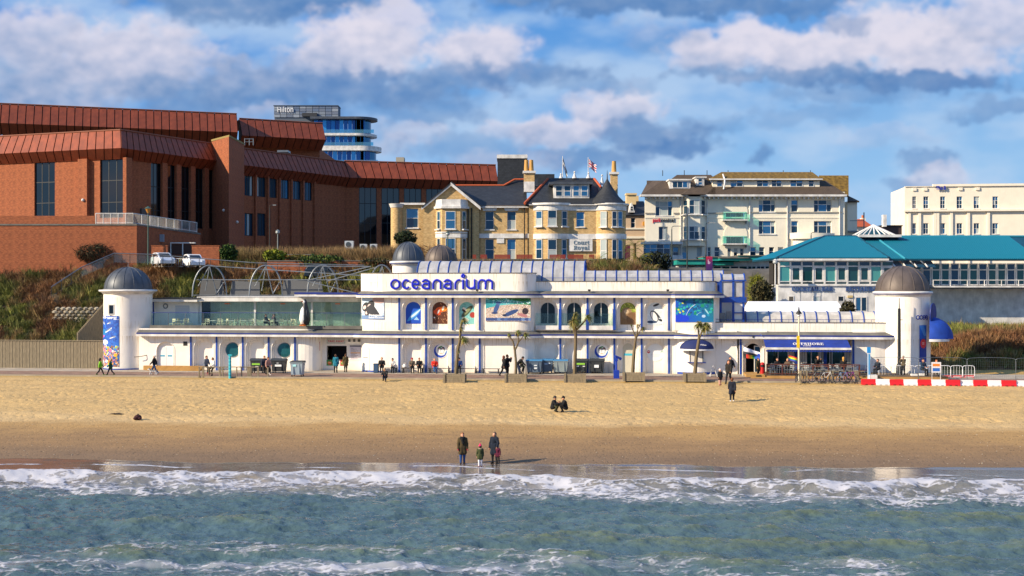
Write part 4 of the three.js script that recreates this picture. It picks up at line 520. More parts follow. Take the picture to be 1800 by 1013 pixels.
// steel hoops over the roof with grey wind screens
{
const s = -9.5; const hoops = [[338, 391], [438, 490], [540, 589], [648, 690]];
for (const [p, q] of hoops) {
const a = u(p, s), b = u(q, s), c = (a + b) / 2, w = (b - a) / 2, y0 = 7.0, H = 3.25, pts = [...Array(15)].map((_, i) => { const t = i / 14 * Math.PI; return [c - w * Math.cos(t), y0 + H * Math.pow(Math.sin(t), .8), s - (i / 14) * 1.2]; });
const h = mesh('roof_hoop', pipe(pts, .085, 40, 7), M.steel, AQ); const top = [c, y0 + H - .05, s - .6];
for (const [x, y] of [[c - .45, y0 + .6], [c + .75, y0 + .3], [a + .4, y0 + 1.1]]) mesh('strut', bar(top, [x, y, s - .6], .05), M.steel, h);
mesh('strut', bar([b - .25, y0 + 1.5, s - 1], [c + .75, y0 + .3, s - .6], .05), M.steel, h);
}
mesh('roof_beam', [bar([u(343, s), 7.75 + 1.0, s - .5], [u(640, s), 8.75, s - .5], .06), bar([u(338, s), 7.15, s], [u(640, s), 7.15, s], .05), bar([u(365, s), 10.2, s - .6], [u(680, s), 9.0, s - .6], .06), bar([u(465, s), 10.2, s - .6], [u(650, s), 10.1, s - .6], .06), bar([u(540, s), 8.6, s], [u(640, s), 7.2, s], .05), bar([u(540, s), 8.7, s], [u(652, s), 10.1, s], .05), bar([u(575, s), 8.6, s], [u(660, s), 10.0, s], .05)], M.steel, AQ);
for (const [p, q, y1] of [[340, 386, 8.9], [394, 448, 8.65], [486, 562, 8.8]]) mesh('wind_screen', hull([[u(p, s), 7.0, s - 1.6], [u(q, s), 7.0, s - 1.6], [u(q, s), 7.0, s - 1.5], [u(p, s), 7.0, s - 1.5], [u(p, s) + .3, y1, s - 1.6], [u(q, s) - (q === 448 ? 0 : .3), y1 - .1, s - 1.6], [u(q, s) - (q === 448 ? 0 : .3), y1 - .1, s - 1.5], [u(p, s) + .3, y1, s - 1.5]]), paint(0x57595c, .8), AQ);
}
// floodlights on the canopy
for (const [px, z] of [[839, .3], [1036, -.9], [1174, -.9]]) mesh('floodlight', [box(u(px, z) - .12, u(px, z) + .12, 7.62, 7.78, z, z + .16), bar([u(px, z), 7.5, z], [u(px, z), 7.65, z], .03)], M.black, AQ);
// large blue lettering, stroke by stroke
const arcL = (cx, cy, rx, ry, a0, a1, n = 14) => [...Array(n + 1)].map((_, i) => { const a = R(mix(a0, a1, i / n)); return [cx + rx * Math.cos(a), cy + ry * Math.sin(a)]; });
const GL = { // strokes in a box of height 1
o: w => [arcL(w / 2, .5, w / 2 - .1, .4, 0, 360, 24)],
c: w => [arcL(w / 2, .5, w / 2 - .1, .4, 48, 312, 18)],
e: w => [[[.12, .5], [w - .1, .5]], arcL(w / 2, .5, w / 2 - .1, .4, 0, 312, 20)],
a: w => [[...arcL(w / 2 - .02, .62, w / 2 - .1, .28, 150, 0, 10), [w - .12, .1]], [[w - .12, .55], [w * .5, .55], ...arcL(w * .42, .325, w * .42 - .1, .225, 90, 270, 8), [w * .6, .1], [w - .12, .1]]],
n: w => [[[.1, .1], [.1, .6], ...arcL(w / 2, .55, w / 2 - .1, .35, 160, 0, 10), [w - .1, .1]]],
r: w => [[[.1, .1], [.1, .5], ...arcL(w * .75, .5, w * .75 - .1, .4, 165, 85, 6)]],
i: w => [[[w / 2, .1], [w / 2, .86]], arcL(w / 2, 1.28, .12, .12, 0, 360, 12)],
u: w => [[[.1, .9], [.1, .45], ...arcL(w / 2, .45, w / 2 - .1, .35, 180, 360, 10), [w - .1, .9]], [[w - .1, .5], [w - .1, .1]]],
m: w => [[[.1, .1], [.1, .6], ...arcL(w * .3, .6, w * .3 - .1 + .0, .3, 170, 0, 8), [w / 2, .1]].map(p => p), [[w / 2, .55], ...arcL(w * .72, .6, w * .22, .3, 170, 0, 8), [w - .1, .1]]],
};
function glyph(ch, w, x, y, h, z, thick = .17) {
const gs = []; for (const st of GL[ch](w)) { const closed = Math.hypot(st[0][0] - st[st.length - 1][0], st[0][1] - st[st.length - 1][1]) < .02, pts = (closed ? st.slice(0, -1) : st).map(p => V(p[0] * h, p[1] * h, 0)); const g = new THREE.TubeGeometry(new THREE.CatmullRomCurve3(pts, closed, 'catmullrom', .3), pts.length * 3, thick * h / 2, 7, closed); gs.push(g); if (!closed) for (const p of [pts[0], pts[pts.length - 1]]) gs.push(ball(thick * h / 2, p.x, p.y, 0, 1, 1, 1, 8)); }
const g = mergeGeometries(gs.map(q => { q.deleteAttribute('uv'); return q.index ? q.toNonIndexed() : q; })); g.scale(1, 1, .5); g.translate(x, y, z); return g;
}
{
const t = F0.thing('lettering_sign', 'large blue rounded letters on the white parapet above the sea lion poster', 'sign'); const z = .05;
[['o', 685.5, 703.8], ['c', 706, 721.3], ['e', 722.8, 737.8], ['a', 740.8, 756.3], ['n', 759.8, 776.2], ['a', 779, 794.6], ['r', 798.4, 810], ['i', 811.5, 816.5], ['u', 818.8, 836.2], ['m', 839.5, 866.8]].forEach(([c, p, q]) => { const a = u(p, z), b = u(q, z), y0 = yy(p, 509.6, z), h = yy(p, 491, z) - y0; mesh('letter', glyph(c, (b - a) / h, a, y0, h, z + .03, .2), paint(0x0b20c4, .45), t); });
const t2 = F0.thing('lettering_sign', 'small blue letters curving round the brown domed tower above its blue poster', 'sign'); const s = -3.0, cx = u(1587, s), r = 2.46;
[['o', .36, .17], ['c', .5, .15], ['e', .635, .15], ['a', .78, .16]].forEach(([c, ang, w]) => { const g = glyph(c, .95, -.2, 0, .42, 0, .2); g.rotateY(ang); g.translate(cx + r * Math.sin(ang), 5.05, s + r * Math.cos(ang)); mesh('letter', g, paint(0x1b2f8c, .45), t2); });
}
// penguin statue on the terrace
{
const t = F0.thing('penguin_statue', 'tall black and white penguin statue with orange beak on the terrace', 'statue'); const z = -.55, x = u(536, z), y0 = 4.3;
t.position.set(...F0.world(x, y0, z)); t.rotation.y = -F0.th - .7;
const lathe = (pts, sx, sz, dx = 0) => { const g = new THREE.LatheGeometry(pts.map(p => new THREE.Vector2(...p)), 18); g.scale(sx, 1, sz); g.translate(dx, 0, 0); return g; };
mesh('back', lathe([[.0, 0], [.36, .1], [.5, .5], [.48, 1.0], [.36, 1.6], [.24, 2.0], [.2, 2.3], [.12, 2.5], [0, 2.54]], 1, .95), paint(0x1d2129, .5), t);
mesh('belly', lathe([[0, .1], [.3, .2], [.42, .6], [.38, 1.1], [.26, 1.6], [.1, 1.85], [0, 1.9]], .9, 1, 0).translate(0, 0, .16), paint(0xeeeeea, .5), t);
mesh('cheek', ball(.17, 0, 2.25, .1), paint(0xe8e6e2, .5), t);
mesh('beak', (() => { const g = new THREE.ConeGeometry(.08, .42, 10); g.rotateX(Math.PI / 2 - .25); g.translate(0, 2.32, .34); return g; })(), paint(0xe0582a, .5), t);
for (const s of [-1, 1]) { mesh('flipper', (() => { const g = ball(.5, 0, 0, 0, .14, 1, .4, 12); g.rotateZ(s * .22); g.translate(s * .5, 1.15, .0); return g; })(), paint(0x1d2129, .5), t); mesh('foot', ball(.17, s * .2, .06, .25, 1, .4, 1.4), paint(0xe0782a, .5), t); }
}
// ---------- buildings behind ----------
let wseed = rng(91);
function win(parent, x0, x1, y0, y1, z, o = {}) {                  // a window: frame, panes, sill
const f = o.f ?? .07, fm = o.frame ?? M.trim, cols = o.cols ?? [1], rows = o.rows ?? [1], w = x1 - x0, h = y1 - y0, sc = cols.reduce((a, b) => a + b), sr = rows.reduce((a, b) => a + b), g = [box(x0, x1, y0, y0 + f, z - .06, z), box(x0, x1, y1 - f, y1, z - .06, z), box(x0, x0 + f, y0 + f, y1 - f, z - .06, z), box(x1 - f, x1, y0 + f, y1 - f, z - .06, z)], panes = [];
let cx = x0; cols.forEach((c, i) => { const nx = cx + w * c / sc; let cy = y0; rows.forEach((r, j) => { const ny = cy + h * r / sr; panes.push([i ? cx + f / 2 : cx + f, i < cols.length - 1 ? nx - f / 2 : nx - f, j ? cy + f / 2 : cy + f, j < rows.length - 1 ? ny - f / 2 : ny - f]); if (i === 0 && j) g.push(box(x0 + f, x1 - f, cy - f / 2, cy + f / 2, z - .055, z - .004)); cy = ny; }); if (i) g.push(box(cx - f / 2, cx + f / 2, y0 + f, y1 - f, z - .05, z - .001)); cx = nx; });
if (o.sill) g.push(box(x0 - .12, x1 + .12, y0 - .14, y0 - .003, z - .06, z + .3));
const m = mesh('window', g, fm, parent, { at: o.at });
panes.forEach(p => { const r = wseed(); mesh('pane', box(p[0], p[1], p[2], p[3], z - .05, z - .03), o.glass ?? (o.curtain && r < o.curtain ? M.net : r < .4 ? M.glassSky : M.glassBlue), m); });
return m;
}
// front wall cut for its windows, which sit back in their openings
function facade(parent, fr, pts, z, wins, mat, o = {}) {
const s = poly(pts), t = o.t ?? .35; const W = wins.map(w => { const x0 = fr.u(w.x[0], z), x1 = fr.u(w.x[1], z), y1 = Math.min(fr.y(w.x[0], w.y[0], z), (o.top ?? 99) - .06), y0 = fr.y(w.x[0], w.y[1], z); const h = new THREE.Path(); h.moveTo(x0, y0); h.lineTo(x1, y0); h.lineTo(x1, y1); h.lineTo(x0, y1); h.closePath(); s.holes.push(h); return [x0, x1, y0, y1, w]; });
const m = mesh(o.name ?? 'wall', ext(s, z - t, z), mat, parent, { at: o.at });
for (const [x0, x1, y0, y1, w] of W) win(parent, x0, x1, y0, y1, z - (w.in ?? .18), { sill: true, curtain: .12, at: o.at, ...(o.win ?? {}), ...w });
return m;
}
const sash = { rows: [1, 1] }, trip = { cols: [.8, 1.5, .8], rows: [1.6, 1] };
const ptsP = (fr, l, z) => l.map(([px, py]) => [fr.u(px, z), fr.y(px, py, z)]);
async function words(parent, name, text, fnt, size, depth, x, y, z, mat, width, each) {
const F = await font(fnt); let cx = 0; const full = new TextGeometry(text, { font: F, size, depth, curveSegments: 4, bevelEnabled: false }); full.computeBoundingBox(); const sx = width ? width / full.boundingBox.max.x : 1;
if (!each) { full.scale(sx, 1, 1); full.translate(x, y, z); return mesh(name, full, mat, parent); }
for (const ch of text) { const adv = F.data.glyphs[ch].ha * size / F.data.resolution; if (ch !== ' ') { const g = new TextGeometry(ch, { font: F, size, depth, curveSegments: 4, bevelEnabled: false }); g.translate(cx, 0, 0); g.scale(sx, 1, 1); g.translate(x, y, z); mesh(name, g, mat, parent); } cx += adv; }
}
// red brick conference centre with folded metal roofs
{
const t = thing('conference_centre', 'large red brick building with rust coloured folded metal roof bands', 'conference centre', [0, 13, 0]);
const B = 13, P = (px, py, d) => [wx(px, d), wy(py, d) - B, -d];
// roof bands: eave line given by plan points, upper slope rising back, lower slope folding back to the wall
const nrm = (a, b) => { const dx = b[0] - a[0], dz = b[1] - a[1], L = Math.hypot(dx, dz); return [-dz / L, dx / L]; }, mitre = (p, q) => { const s = [p[0] + q[0], p[1] + q[1]], k = 2 / (s[0] * s[0] + s[1] * s[1]); return [s[0] * k, s[1] * k]; };
function band(a, b, yE, hU, oU, hL, oL, n, mat, prev, next) {
const dx = b[0] - a[0], dz = b[1] - a[1], L = Math.hypot(dx, dz), nx = -dz / L, nz = dx / L;             // outward, to the viewer's side
const N = nrm(a, b), n0 = prev ? mitre(nrm(prev, a), N) : N, n1 = next ? mitre(N, nrm(b, next)) : N; const at = (f, o, y) => [a[0] + dx * f - mix(n0[0], n1[0], f) * o, y, a[1] + dz * f - mix(n0[1], n1[1], f) * o], gap = .07 / L;
mesh('roof_core', hull([at(0, oL + .2, yE - hL + .1), at(1, oL + .2, yE - hL + .1), at(1, .12, yE), at(0, .12, yE), at(0, oU + .3, yE + hU - .2), at(1, oU + .3, yE + hU - .2), at(1, oU + .12, yE + hU - .1), at(0, oU + .12, yE + hU - .1)]), M.seam, t);
for (let i = 0; i < n; i++) { const p = i / n + gap, q = (i + 1) / n - gap; mesh('roof_panel', plate(at(p, 0, yE), at(q, 0, yE), at(q, oU, yE + hU), at(p, oU, yE + hU), .08), mat, t); mesh('soffit_panel', plate(at(p, oL, yE - hL), at(q, oL, yE - hL), at(q, .0, yE - .01), at(p, .0, yE - .01), .08), mat, t); }
mesh('roof_trim', [bar(at(0, oU, yE + hU + .04), at(1, oU, yE + hU + .04), .12, 5)], paint(0x7e4a34), t);
mesh('roof_deck', plate(at(0, oU, yE + hU - .1), at(1, oU, yE + hU - .1), at(1, oU + 14, yE + hU - .1), at(0, oU + 14, yE + hU - .1), .2), M.seam, t);
}
const E = 27.1 - B, pA = [wx(-90, 154), -154], pB = [wx(213, 145), -145], pC = [wx(396, 161), -161], pD = [wx(420, 164.5), -164.5], pE = [wx(615, 184), -184], pF = [wx(876, 190), -190];
band(pA, pB, E, 2.45, 1.7, 1.2, 1.3, 21, M.rust, null, pC); band(pB, pC, E, 2.45, 1.7, 1.2, 1.3, 18, M.rust, pA); band(pD, pE, E, 2.55, 1.7, 1.3, 1.3, 24, M.rust, null, pF); band(pE, pF, E, 2.7, 1.7, 1.4, 1.3, 18, M.rust, pD);
const E2 = 36 - B; band([wx(-120, 182), -182], [wx(418, 196), -196], E2 - .3, 3.3, 2.2, 1.6, 2.6, 38, M.rust); band([wx(425, 200), -200], [wx(573, 206), -206], E2 - .3, 3.1, 2.2, 1.6, 2.6, 11, M.rust);
mesh('wall', hull([[-100, 5, -199], [wx(560, 208), 5, -209], [wx(560, 208), 5, -240], [-100, 5, -240], [-100, E2 - 1.5, -186], [wx(560, 208), E2 - 1.5, -209], [wx(560, 208), E2 - 1.5, -240], [-100, E2 - 1.5, -240]]), M.brickRed, t);
// walls under the bands, each in its own frame
const segFrame = (a, b, inset) => { const dx = b[0] - a[0], dz = b[1] - a[1], L = Math.hypot(dx, dz), nx = -dz / L, nz = dx / L; const o = new Frame(900, 100, 0, B); o.X0 = a[0] - nx * inset; o.d0 = -(a[1] - nz * inset); o.th = Math.atan2(dz, dx); o.c = Math.cos(o.th); o.sn = Math.sin(o.th); o.L = L; return o; };
const topY = E - 1.0, dk = { frame: M.darkSteel, glass: M.glassDark, sill: false, f: .1, in: .3 };
{
const f = segFrame(pA, pB, 1.4), w = facade(t, f, [[-2, -1], [f.u(224), -1], [f.u(224), topY], [-2, topY]], 0, [{ x: [175.5, 217], y: [277, 384], cols: [1, 1, 1], rows: [1, 1.4, 1.4] }, { x: [60, 96], y: [277, 384], cols: [1, 1, 1], rows: [1, 1.4, 1.4] }], M.brickRed, { at: f, top: topY, win: dk, t: .9 });
mesh('pier', box(f.u(142), f.u(158), -1, topY - .02, .003, .6), M.brickRed, t, { at: f }); mesh('pier', box(f.u(218), f.u(224), -1, topY - .02, .003, .25), M.brickRed, t, { at: f });
mesh('flood_lamp', ball(.2, f.u(152), f.y(152, 353), .7), M.trim, t, { at: f });
}
{
const f = segFrame(pB, pC, 1.4); facade(t, f, [[f.u(227), -1], [f.L + 1, -1], [f.L + 1, topY], [f.u(227), topY]], 0, [[265, 283.5], [289.5, 308], [314.5, 333], [339, 357], [362.5, 380]].map(x => ({ x, y: [286, 402], cols: [1, 1, 1], rows: [1, 1.3, 1.3] })), M.brickRed, { at: f, top: topY, win: dk, t: .8 });
for (const px of [286.5, 311, 336, 360]) mesh('pier', box(f.u(px) - .42, f.u(px) + .42, -1, topY - .02, .003, .35), M.brickRed, t, { at: f });
mesh('wall_box', box(f.u(250) - .4, f.u(250) + .4, 5.6, 7.0, .01, .3), paint(0x55504c), t, { at: f });
}
{ // projecting stair tower
const q = [[wx(372, 161), -161], [wx(402, 156), -156], [wx(429, 165), -165], [wx(429, 165) - 4, -172]], tp = wy(241, 156) - B, ring = (y, o = 0) => q.map(([x, z], i) => [x + (i === 0 ? -o : o), y, z + (i < 2 ? o : 0)]);
mesh('stair_tower', hull([...ring(-1), ...ring(tp)]), M.brickRed, t); mesh('coping', hull([...ring(tp, .06), ...ring(tp + .25, .06)]), paint(0x8c7a48, .9), t);
mesh('camera_lamp', ball(.2, wx(392, 157), wy(370, 157) - B, -157.3), M.trim, t); mesh('camera_lamp', ball(.2, wx(416, 160), wy(391, 160) - B, -160.2), M.trim, t);
}
{
const f = segFrame(pD, pE, 1.4), xs = [[429.8, 445], [450.8, 467], [472, 486.5], [493, 508], [514, 529], [534.5, 548.5]];
facade(t, f, [[-1, -1], [f.L + 1, -1], [f.L + 1, topY], [-1, topY]], 0, [...xs.map(x => ({ x, y: [x[0] * .115 + 257, x[0] * .08 + 310], cols: [1, 1, 1] })), ...xs.slice(0, 2).map(x => ({ x, y: [375, 415], cols: [1, 1, 1] }))], M.brickRed, { at: f, top: topY, win: { ...dk, glass: undefined }, t: .8 });
for (const px of [448, 469.5, 490, 511, 531.5, 551.5]) mesh('rib', box(f.u(px) - .16, f.u(px) + .16, -1, topY - .02, .003, .3), M.brickRed, t, { at: f });
}
{
const f = segFrame(pE, pF, 1.4), xs = [[631, 662], [670.5, 702], [710, 741], [749, 780], [788, 820]];
facade(t, f, [[-.5, -1], [f.L, -1], [f.L, topY], [-.5, topY]], 0, xs.map(x => ({ x, y: [327, 432], cols: [1, 1, 1], rows: [1.15, 1, .9] })), M.brickRed, { at: f, top: topY, win: dk, t: .8 });
mesh('wall', box(f.L - .4, f.L, -1, topY, -14, 0), M.brickRed, t, { at: f });
}
// rooftop kit
mesh('roof_ladder', [bar(P(430, 244, 170), P(430, 256, 170), .06), bar(P(445, 244, 170), P(445, 256, 170), .06), bar(P(430, 245, 170), P(445, 245, 170), .06), bar(P(430, 250, 170), P(445, 250, 170), .05), bar(P(438, 244, 170), P(438, 256, 170), .05)], M.steel, t);
mesh('vent_box', box(wx(696, 200), wx(710, 200), wy(286, 200) - B, wy(277, 200) - B, -202, -200), paint(0xa39c8c), t); mesh('skylight', box(wx(487, 178), wx(506, 178), wy(268, 178) - B, wy(264.5, 178) - B, -180, -178), M.steel, t);
// terrace block in front with its railing
const d1 = 140, bt = wy(397, d1) - B;
mesh('terrace_block', hull([[wx(-80, d1), -2, -d1], [wx(240, d1), -2, -d1], [wx(352, 153), -2, -153], [wx(-80, d1), -2, -153], [wx(-80, d1), bt, -d1], [wx(240, d1), bt, -d1], [wx(352, 153), bt - .5, -153], [wx(-80, d1), bt, -153]]), M.brickRed, t);
mesh('coping', hull([[wx(-80, d1), bt, -d1 + .08], [wx(240.5, d1), bt, -d1 + .08], [wx(353, 153), bt - .5, -152.9], [wx(-80, d1), bt, -153], [wx(-80, d1), bt + .18, -d1 + .08], [wx(240.5, d1), bt + .18, -d1 + .08], [wx(353, 153), bt - .3, -152.9], [wx(-80, d1), bt + .18, -153]]), M.lead, t);
mesh('wall', box(wx(-80, d1), wx(166, d1), bt, bt + 1.15, -d1 - .6, -d1 - .2), M.brickRed, t);
const rl = (a, b, n) => { const g = [bar(a.map((v, i) => v + (i === 1 ? 1.25 : 0)), b.map((v, i) => v + (i === 1 ? 1.25 : 0)), .05, 5), bar(a.map((v, i) => v + (i === 1 ? .12 : 0)), b.map((v, i) => v + (i === 1 ? .12 : 0)), .04, 4)], r = mesh('terrace_railing', g, M.trim, t), bl = []; for (let i = 0; i <= n; i++) { const q = a.map((v, k) => mix(v, b[k], i / n)); bl.push(bar(q, [q[0], q[1] + 1.25, q[2]], i % 8 ? .018 : .05, 4)); } const m = mesh('baluster', bl, M.trim, r); m.userData.kind = 'stuff'; };
rl([wx(167, d1), bt + .18, -d1 - .2], [wx(233, d1), bt + .18, -d1 - .2], 40); rl([wx(233, d1), bt + .18, -d1 - .2], [wx(345, 152), bt - .25, -152.2], 64);
mesh('vent_grille', box(wx(279, 145), wx(290, 145), wy(426, 145) - B, wy(413, 145) - B, -144.7, -144.4), paint(0x8a9098), t);
mesh('door', box(wx(304, 146.5), wx(345, 146.5), wy(448, 146.5) - B, wy(430, 146.5) - B, -147, -145.9), paint(0x4a3028), t); mesh('door_frame', [box(wx(302, 146.5), wx(346, 146.5), wy(429, 146.5) - B, wy(427, 146.5) - B, -146, -145.7), box(wx(302, 146.5), wx(303.5, 146.5), wy(450, 146.5) - B, wy(429, 146.5) - B, -146, -145.7), box(wx(323, 146.5), wx(324.5, 146.5), wy(450, 146.5) - B, wy(429, 146.5) - B, -146, -145.7)], M.trim, t);
}
{ // low brick yard walls
const d = 139.5; for (const [a, b, l] of [[267, 295, 'short sunlit red brick wall with a small white notice behind the parked cars'], [338, 386, 'long sunlit red brick wall beside the green bush and wooden gate']]) { const t = thing('brick_wall', l, 'wall', [wx((a + b) / 2, d), 12.2, -d]); const w = (wx(b, d) - wx(a, d)) / 2; mesh('wall', box(-w, w, -.6, wy(433, d) - 12.2, -.25, .25), M.brickRed, t); mesh('coping', box(-w - .05, w + .05, wy(433, d) - 12.2, wy(432, d) - 12.2, -.3, .3), M.brickRed, t); if (b === 295) mesh('notice', box(.35, .75, .7, 1.2, .25, .27), M.trim, t); }
const g = thing('yard_gate', 'white vertical bar gate between two brick walls behind the cars', 'gate', [wx(315, 138.5), 12.3, -138.5]); for (let i = 0; i < 22; i++) mesh('bar', bar([-2.9 + i * .28, .1, 0], [-2.9 + i * .28, 1.15, 0], .035, 4), M.trim, g); mesh('rail', [bar([-2.9, 1.12, 0], [3, 1.12, 0], .04), bar([-2.9, .2, 0], [3, .2, 0], .04)], M.trim, g);
for (const [px0, px1, py0, py1, dd, l] of [[496, 552, 449, 463, 141, 'low orange brick wall between green bush and pale hedge'], [470, 700, 460, 480, 136.5, 'low brown brick retaining wall below the hedge on the bank']]) { const t = thing('brick_wall', l, 'wall', [wx((px0 + px1) / 2, dd), wy(py1, dd), -dd]); const w = (wx(px1, dd) - wx(px0, dd)) / 2; mesh('wall', box(-w, w, -.8, wy(py0, dd) - wy(py1, dd), -.2, .2), M.brickRed, t); mesh('coping', box(-w, w, wy(py0, dd) - wy(py1, dd), wy(py0, dd) - wy(py1, dd) + .1, -.25, .25), M.lead, t); }
}
// glass hotel tower far behind
{
const d = 420, f = new Frame(575, d, 0, 15), t = f.thing('hotel_tower', 'distant blue glass hotel tower with curved balconies and grey panelled roof block', 'hotel');
const Y = py => f.y(575, py), X = px => f.u(px);
const r = rng(5), gm = [paint(0x7d8794, .5), paint(0x5f6f88, .5), paint(0x8f98a4, .5), paint(0x6a7486, .5)];
mesh('panel_core', box(X(482), X(594), Y(240), Y(187), -6, -.3), paint(0x55606e), t);
for (let i = 0; i < 10; i++) for (let j = 0; j < 4; j++) mesh('panel', box(X(481 + i * 11.35) + .08, X(481 + (i + 1) * 11.35) - .08, Y(207 - j * 5.2) + .05, Y(207 - (j + 1) * 5.2) - .05, -.3, 0), gm[r() * 4 | 0], t);
mesh('cap', box(X(480.5), X(594.5), Y(187), Y(185.6), -6.2, .2), paint(0x3c4654), t);
await words(t, 'lettering', 'Hilton', 'sans_regular', 1.85, .3, X(487), Y(198), .05, paint(0xf4f4f4), X(515.5) - X(487));
mesh('louvre', box(X(532), X(558), Y(206), Y(200), .02, 1.5), paint(0x30343a), t);
const oval = (x0, x1, y0, y1, z, dep) => { const s = new THREE.Shape(), rr = dep / 2; s.moveTo(x0, 0); s.lineTo(x1 - rr, 0); s.absarc(x1 - rr, rr, rr, -Math.PI / 2, Math.PI / 2); s.lineTo(x0, dep); const g = ext(s, 0, y1 - y0, 16); g.rotateX(-Math.PI / 2); g.translate(0, y0, z); return g; };
[[208, 237, 662, 650, M.leadDark], [237, 259, 661, 650, M.trim], [259, 290, 669, 659, M.trim], [290, 314, 669, 659, M.trim]].forEach(([a, b, xs, xg, m], i) => {
mesh('floor_slab', oval(X(548), X(xs), Y(a + (i === 2 ? 8 : 4)), Y(a), 4, 13), m, t);
for (let k = 0; k < 12; k++) { const p = X(553) + (X(xg - 8) - X(553)) * k / 12, q = X(553) + (X(xg - 8) - X(553)) * (k + 1) / 12; mesh('pane', box(p + .06, q - .06, Y(b), Y(a + 4), 1.2, 1.5), phys({ color: [0x2272b4, 0x1a5a9c, 0x3a94d0, 0x18488a][(k * 7 + i * 3) % 4], roughness: .08, metalness: .4 }), t); }
mesh('glazed_end', oval(X(640), X(xg), Y(b), Y(a + 4), 1.5, 10), M.glassSky, t);
mesh('balcony_glass', box(X(553), X(xs - 3), Y(b - .5), Y(b - 6.5), 3.3, 3.4), phys({ color: 0x8fd4ec, roughness: .03, transmission: .85, thickness: 0 }), t);
});
}
// yellow brick hotel with slate roofs and a round turret
{
const d = 150, f = new Frame(900, d, 0, 13), t = f.thing('yellow_brick_hotel', 'yellow brick seaside hotel with white bands, slate roof and conical turret', 'hotel');
const X = (px, z = 0) => f.u(px, z), Y = (py, z = 0) => f.y(900, py, z), BR = M.brickYellow, W = M.trim;
const bandW = (p0, p1, y0, y1, z0, z1, n = 'white_band') => mesh(n, box(X(p0, z1), X(p1, z1), Y(y0), Y(y1), z0, z1), W, t);
// set-back wing with flat roof
facade(t, f, ptsP(f, [[693, 470], [746, 470], [746, 358], [693, 358]], -1.5), -1.5, [{ x: [714, 735], y: [367, 401], ...sash }], BR); bandW(703, 747, 359.5, 356, -1.8, -1.2, 'cornice'); mesh('wall', box(X(693, -1.5), X(693, -1.5) + .3, -1, Y(358), -9, -1.85), BR, t);
mesh('bow_cornice', (() => { const g = new THREE.CylinderGeometry(1.0, .8, .5, 16); g.translate(X(697, -1.5), Y(361), -1.6); return g; })(), W, t); mesh('bow_wall', cyl(.75, .75, Y(363) + 1, X(697, -1.5), -1, -1.6, 16), BR, t);
// gabled bay
facade(t, f, ptsP(f, [[744, 470], [842, 470], [842, 362], [793, 324], [744, 362]], 0), 0, [], BR);
for (const [a, b] of [[[741, 366], [793.5, 323]], [[845, 366], [792.5, 323]]]) { const p = [X(a[0]), Y(a[1])], q = [X(b[0]), Y(b[1])]; mesh('barge_board', plate([p[0], p[1] - .3, .35], [q[0], q[1] - .3, .35], [q[0], q[1] + .1, .35], [p[0], p[1] + .1, .35], .2), W, t); mesh('roof', plate([p[0], p[1] + .1, .4], [q[0], q[1] + .1, .4], [q[0], q[1] + .1, -9], [p[0], p[1] + .1, -9], .15), M.slate, t); }
{ // canted bay window, two storeys
const z = 1.1, a = X(766, 0), b = X(822, 0), c = X(777, z), e = X(809, z), pl = [[a, 0], [c, z], [e, z], [b, 0]];
const col = (y0, y1, m, n, o = 0) => mesh(n, sweep(pl.map(p => p), [[o, y0], [o, y1], [-.3, y1], [-.3, y0], [o, y0]]), m, t);
col(-1, Y(410), BR, 'bay_wall'); col(Y(411), Y(408.5), W, 'white_band', .12); col(Y(419), Y(412), W, 'white_band', .06); col(Y(366.5), Y(352), W, 'bay_frieze', .1); col(Y(368), Y(364), W, 'cornice', .3); col(Y(410), Y(366), BR, 'bay_wall', -.003);
for (const [x0, x1, y0, y1] of [[783, 800.5, 373, 404], [783, 800.5, 420, 458]]) win(t, X(x0, z), X(x1, z), Y(y1), Y(y0), z + .06, { ...sash, sill: true });
for (const s of [0, 1]) for (const [y0, y1] of [[373, 404], [420, 458]]) { const p = s ? pl[2] : pl[0], q = s ? pl[3] : pl[1], L = Math.hypot(q[0] - p[0], q[1] - p[1]), fr = { apply(o) { o.position.set(p[0], 0, p[1]); o.rotation.y = -Math.atan2(q[1] - p[1], q[0] - p[0]); return o; } }; win(t, L * .25, L * .75, Y(y1), Y(y0), .06, { ...sash, sill: true, at: fr }); }
}
// middle range
facade(t, f, ptsP(f, [[842, 470], [930, 470], [930, 362], [842, 362]], -.6), -.6, [{ x: [853, 868], y: [372, 404], ...sash }, { x: [891.5, 907], y: [372, 404], ...sash }, { x: [853, 868], y: [421, 458], ...sash }, { x: [891.5, 906.5], y: [421, 458], ...sash }], BR, { win: { curtain: .15 } });
for (const px of [860.5, 899]) mesh('window_head', hull([[X(px - 11), Y(371), -.6], [X(px + 11), Y(371), -.6], [X(px + 11), Y(371), -.4], [X(px - 11), Y(371), -.4], [X(px - 14), Y(364.5), -.6], [X(px + 14), Y(364.5), -.6], [X(px + 14), Y(364.5), -.4], [X(px - 14), Y(364.5), -.4]]), W, t);
bandW(838, 930, 419, 411, -.62, -.45); bandW(842, 930, 365.5, 363.5, -.6, -.1, 'gutter');
mesh('notice', box(X(873), X(886), Y(428), Y(419), -.58, -.5), W, t);
for (const px of [819, 823, 829, 841, 922, 931]) mesh('drain_pipe', bar([X(px, 0), -1, px < 835 ? .15 : -.35], [X(px, 0), Y(366), px < 835 ? .15 : -.35], .08, 5), M.black, t);
const rf = (l, name = 'roof', m = M.slate) => mesh(name, l.map(q => plate(...q.map(([px, py, z]) => [X(px, z), Y(py, z), z]), .15)), m, t);
mesh('roof', [plate([X(800), Y(364), -.3], [X(932), Y(364), -.3], [X(918, -6), Y(327, -6), -6], [X(800, -6), Y(327, -6), -6], .15)], M.slate, t);
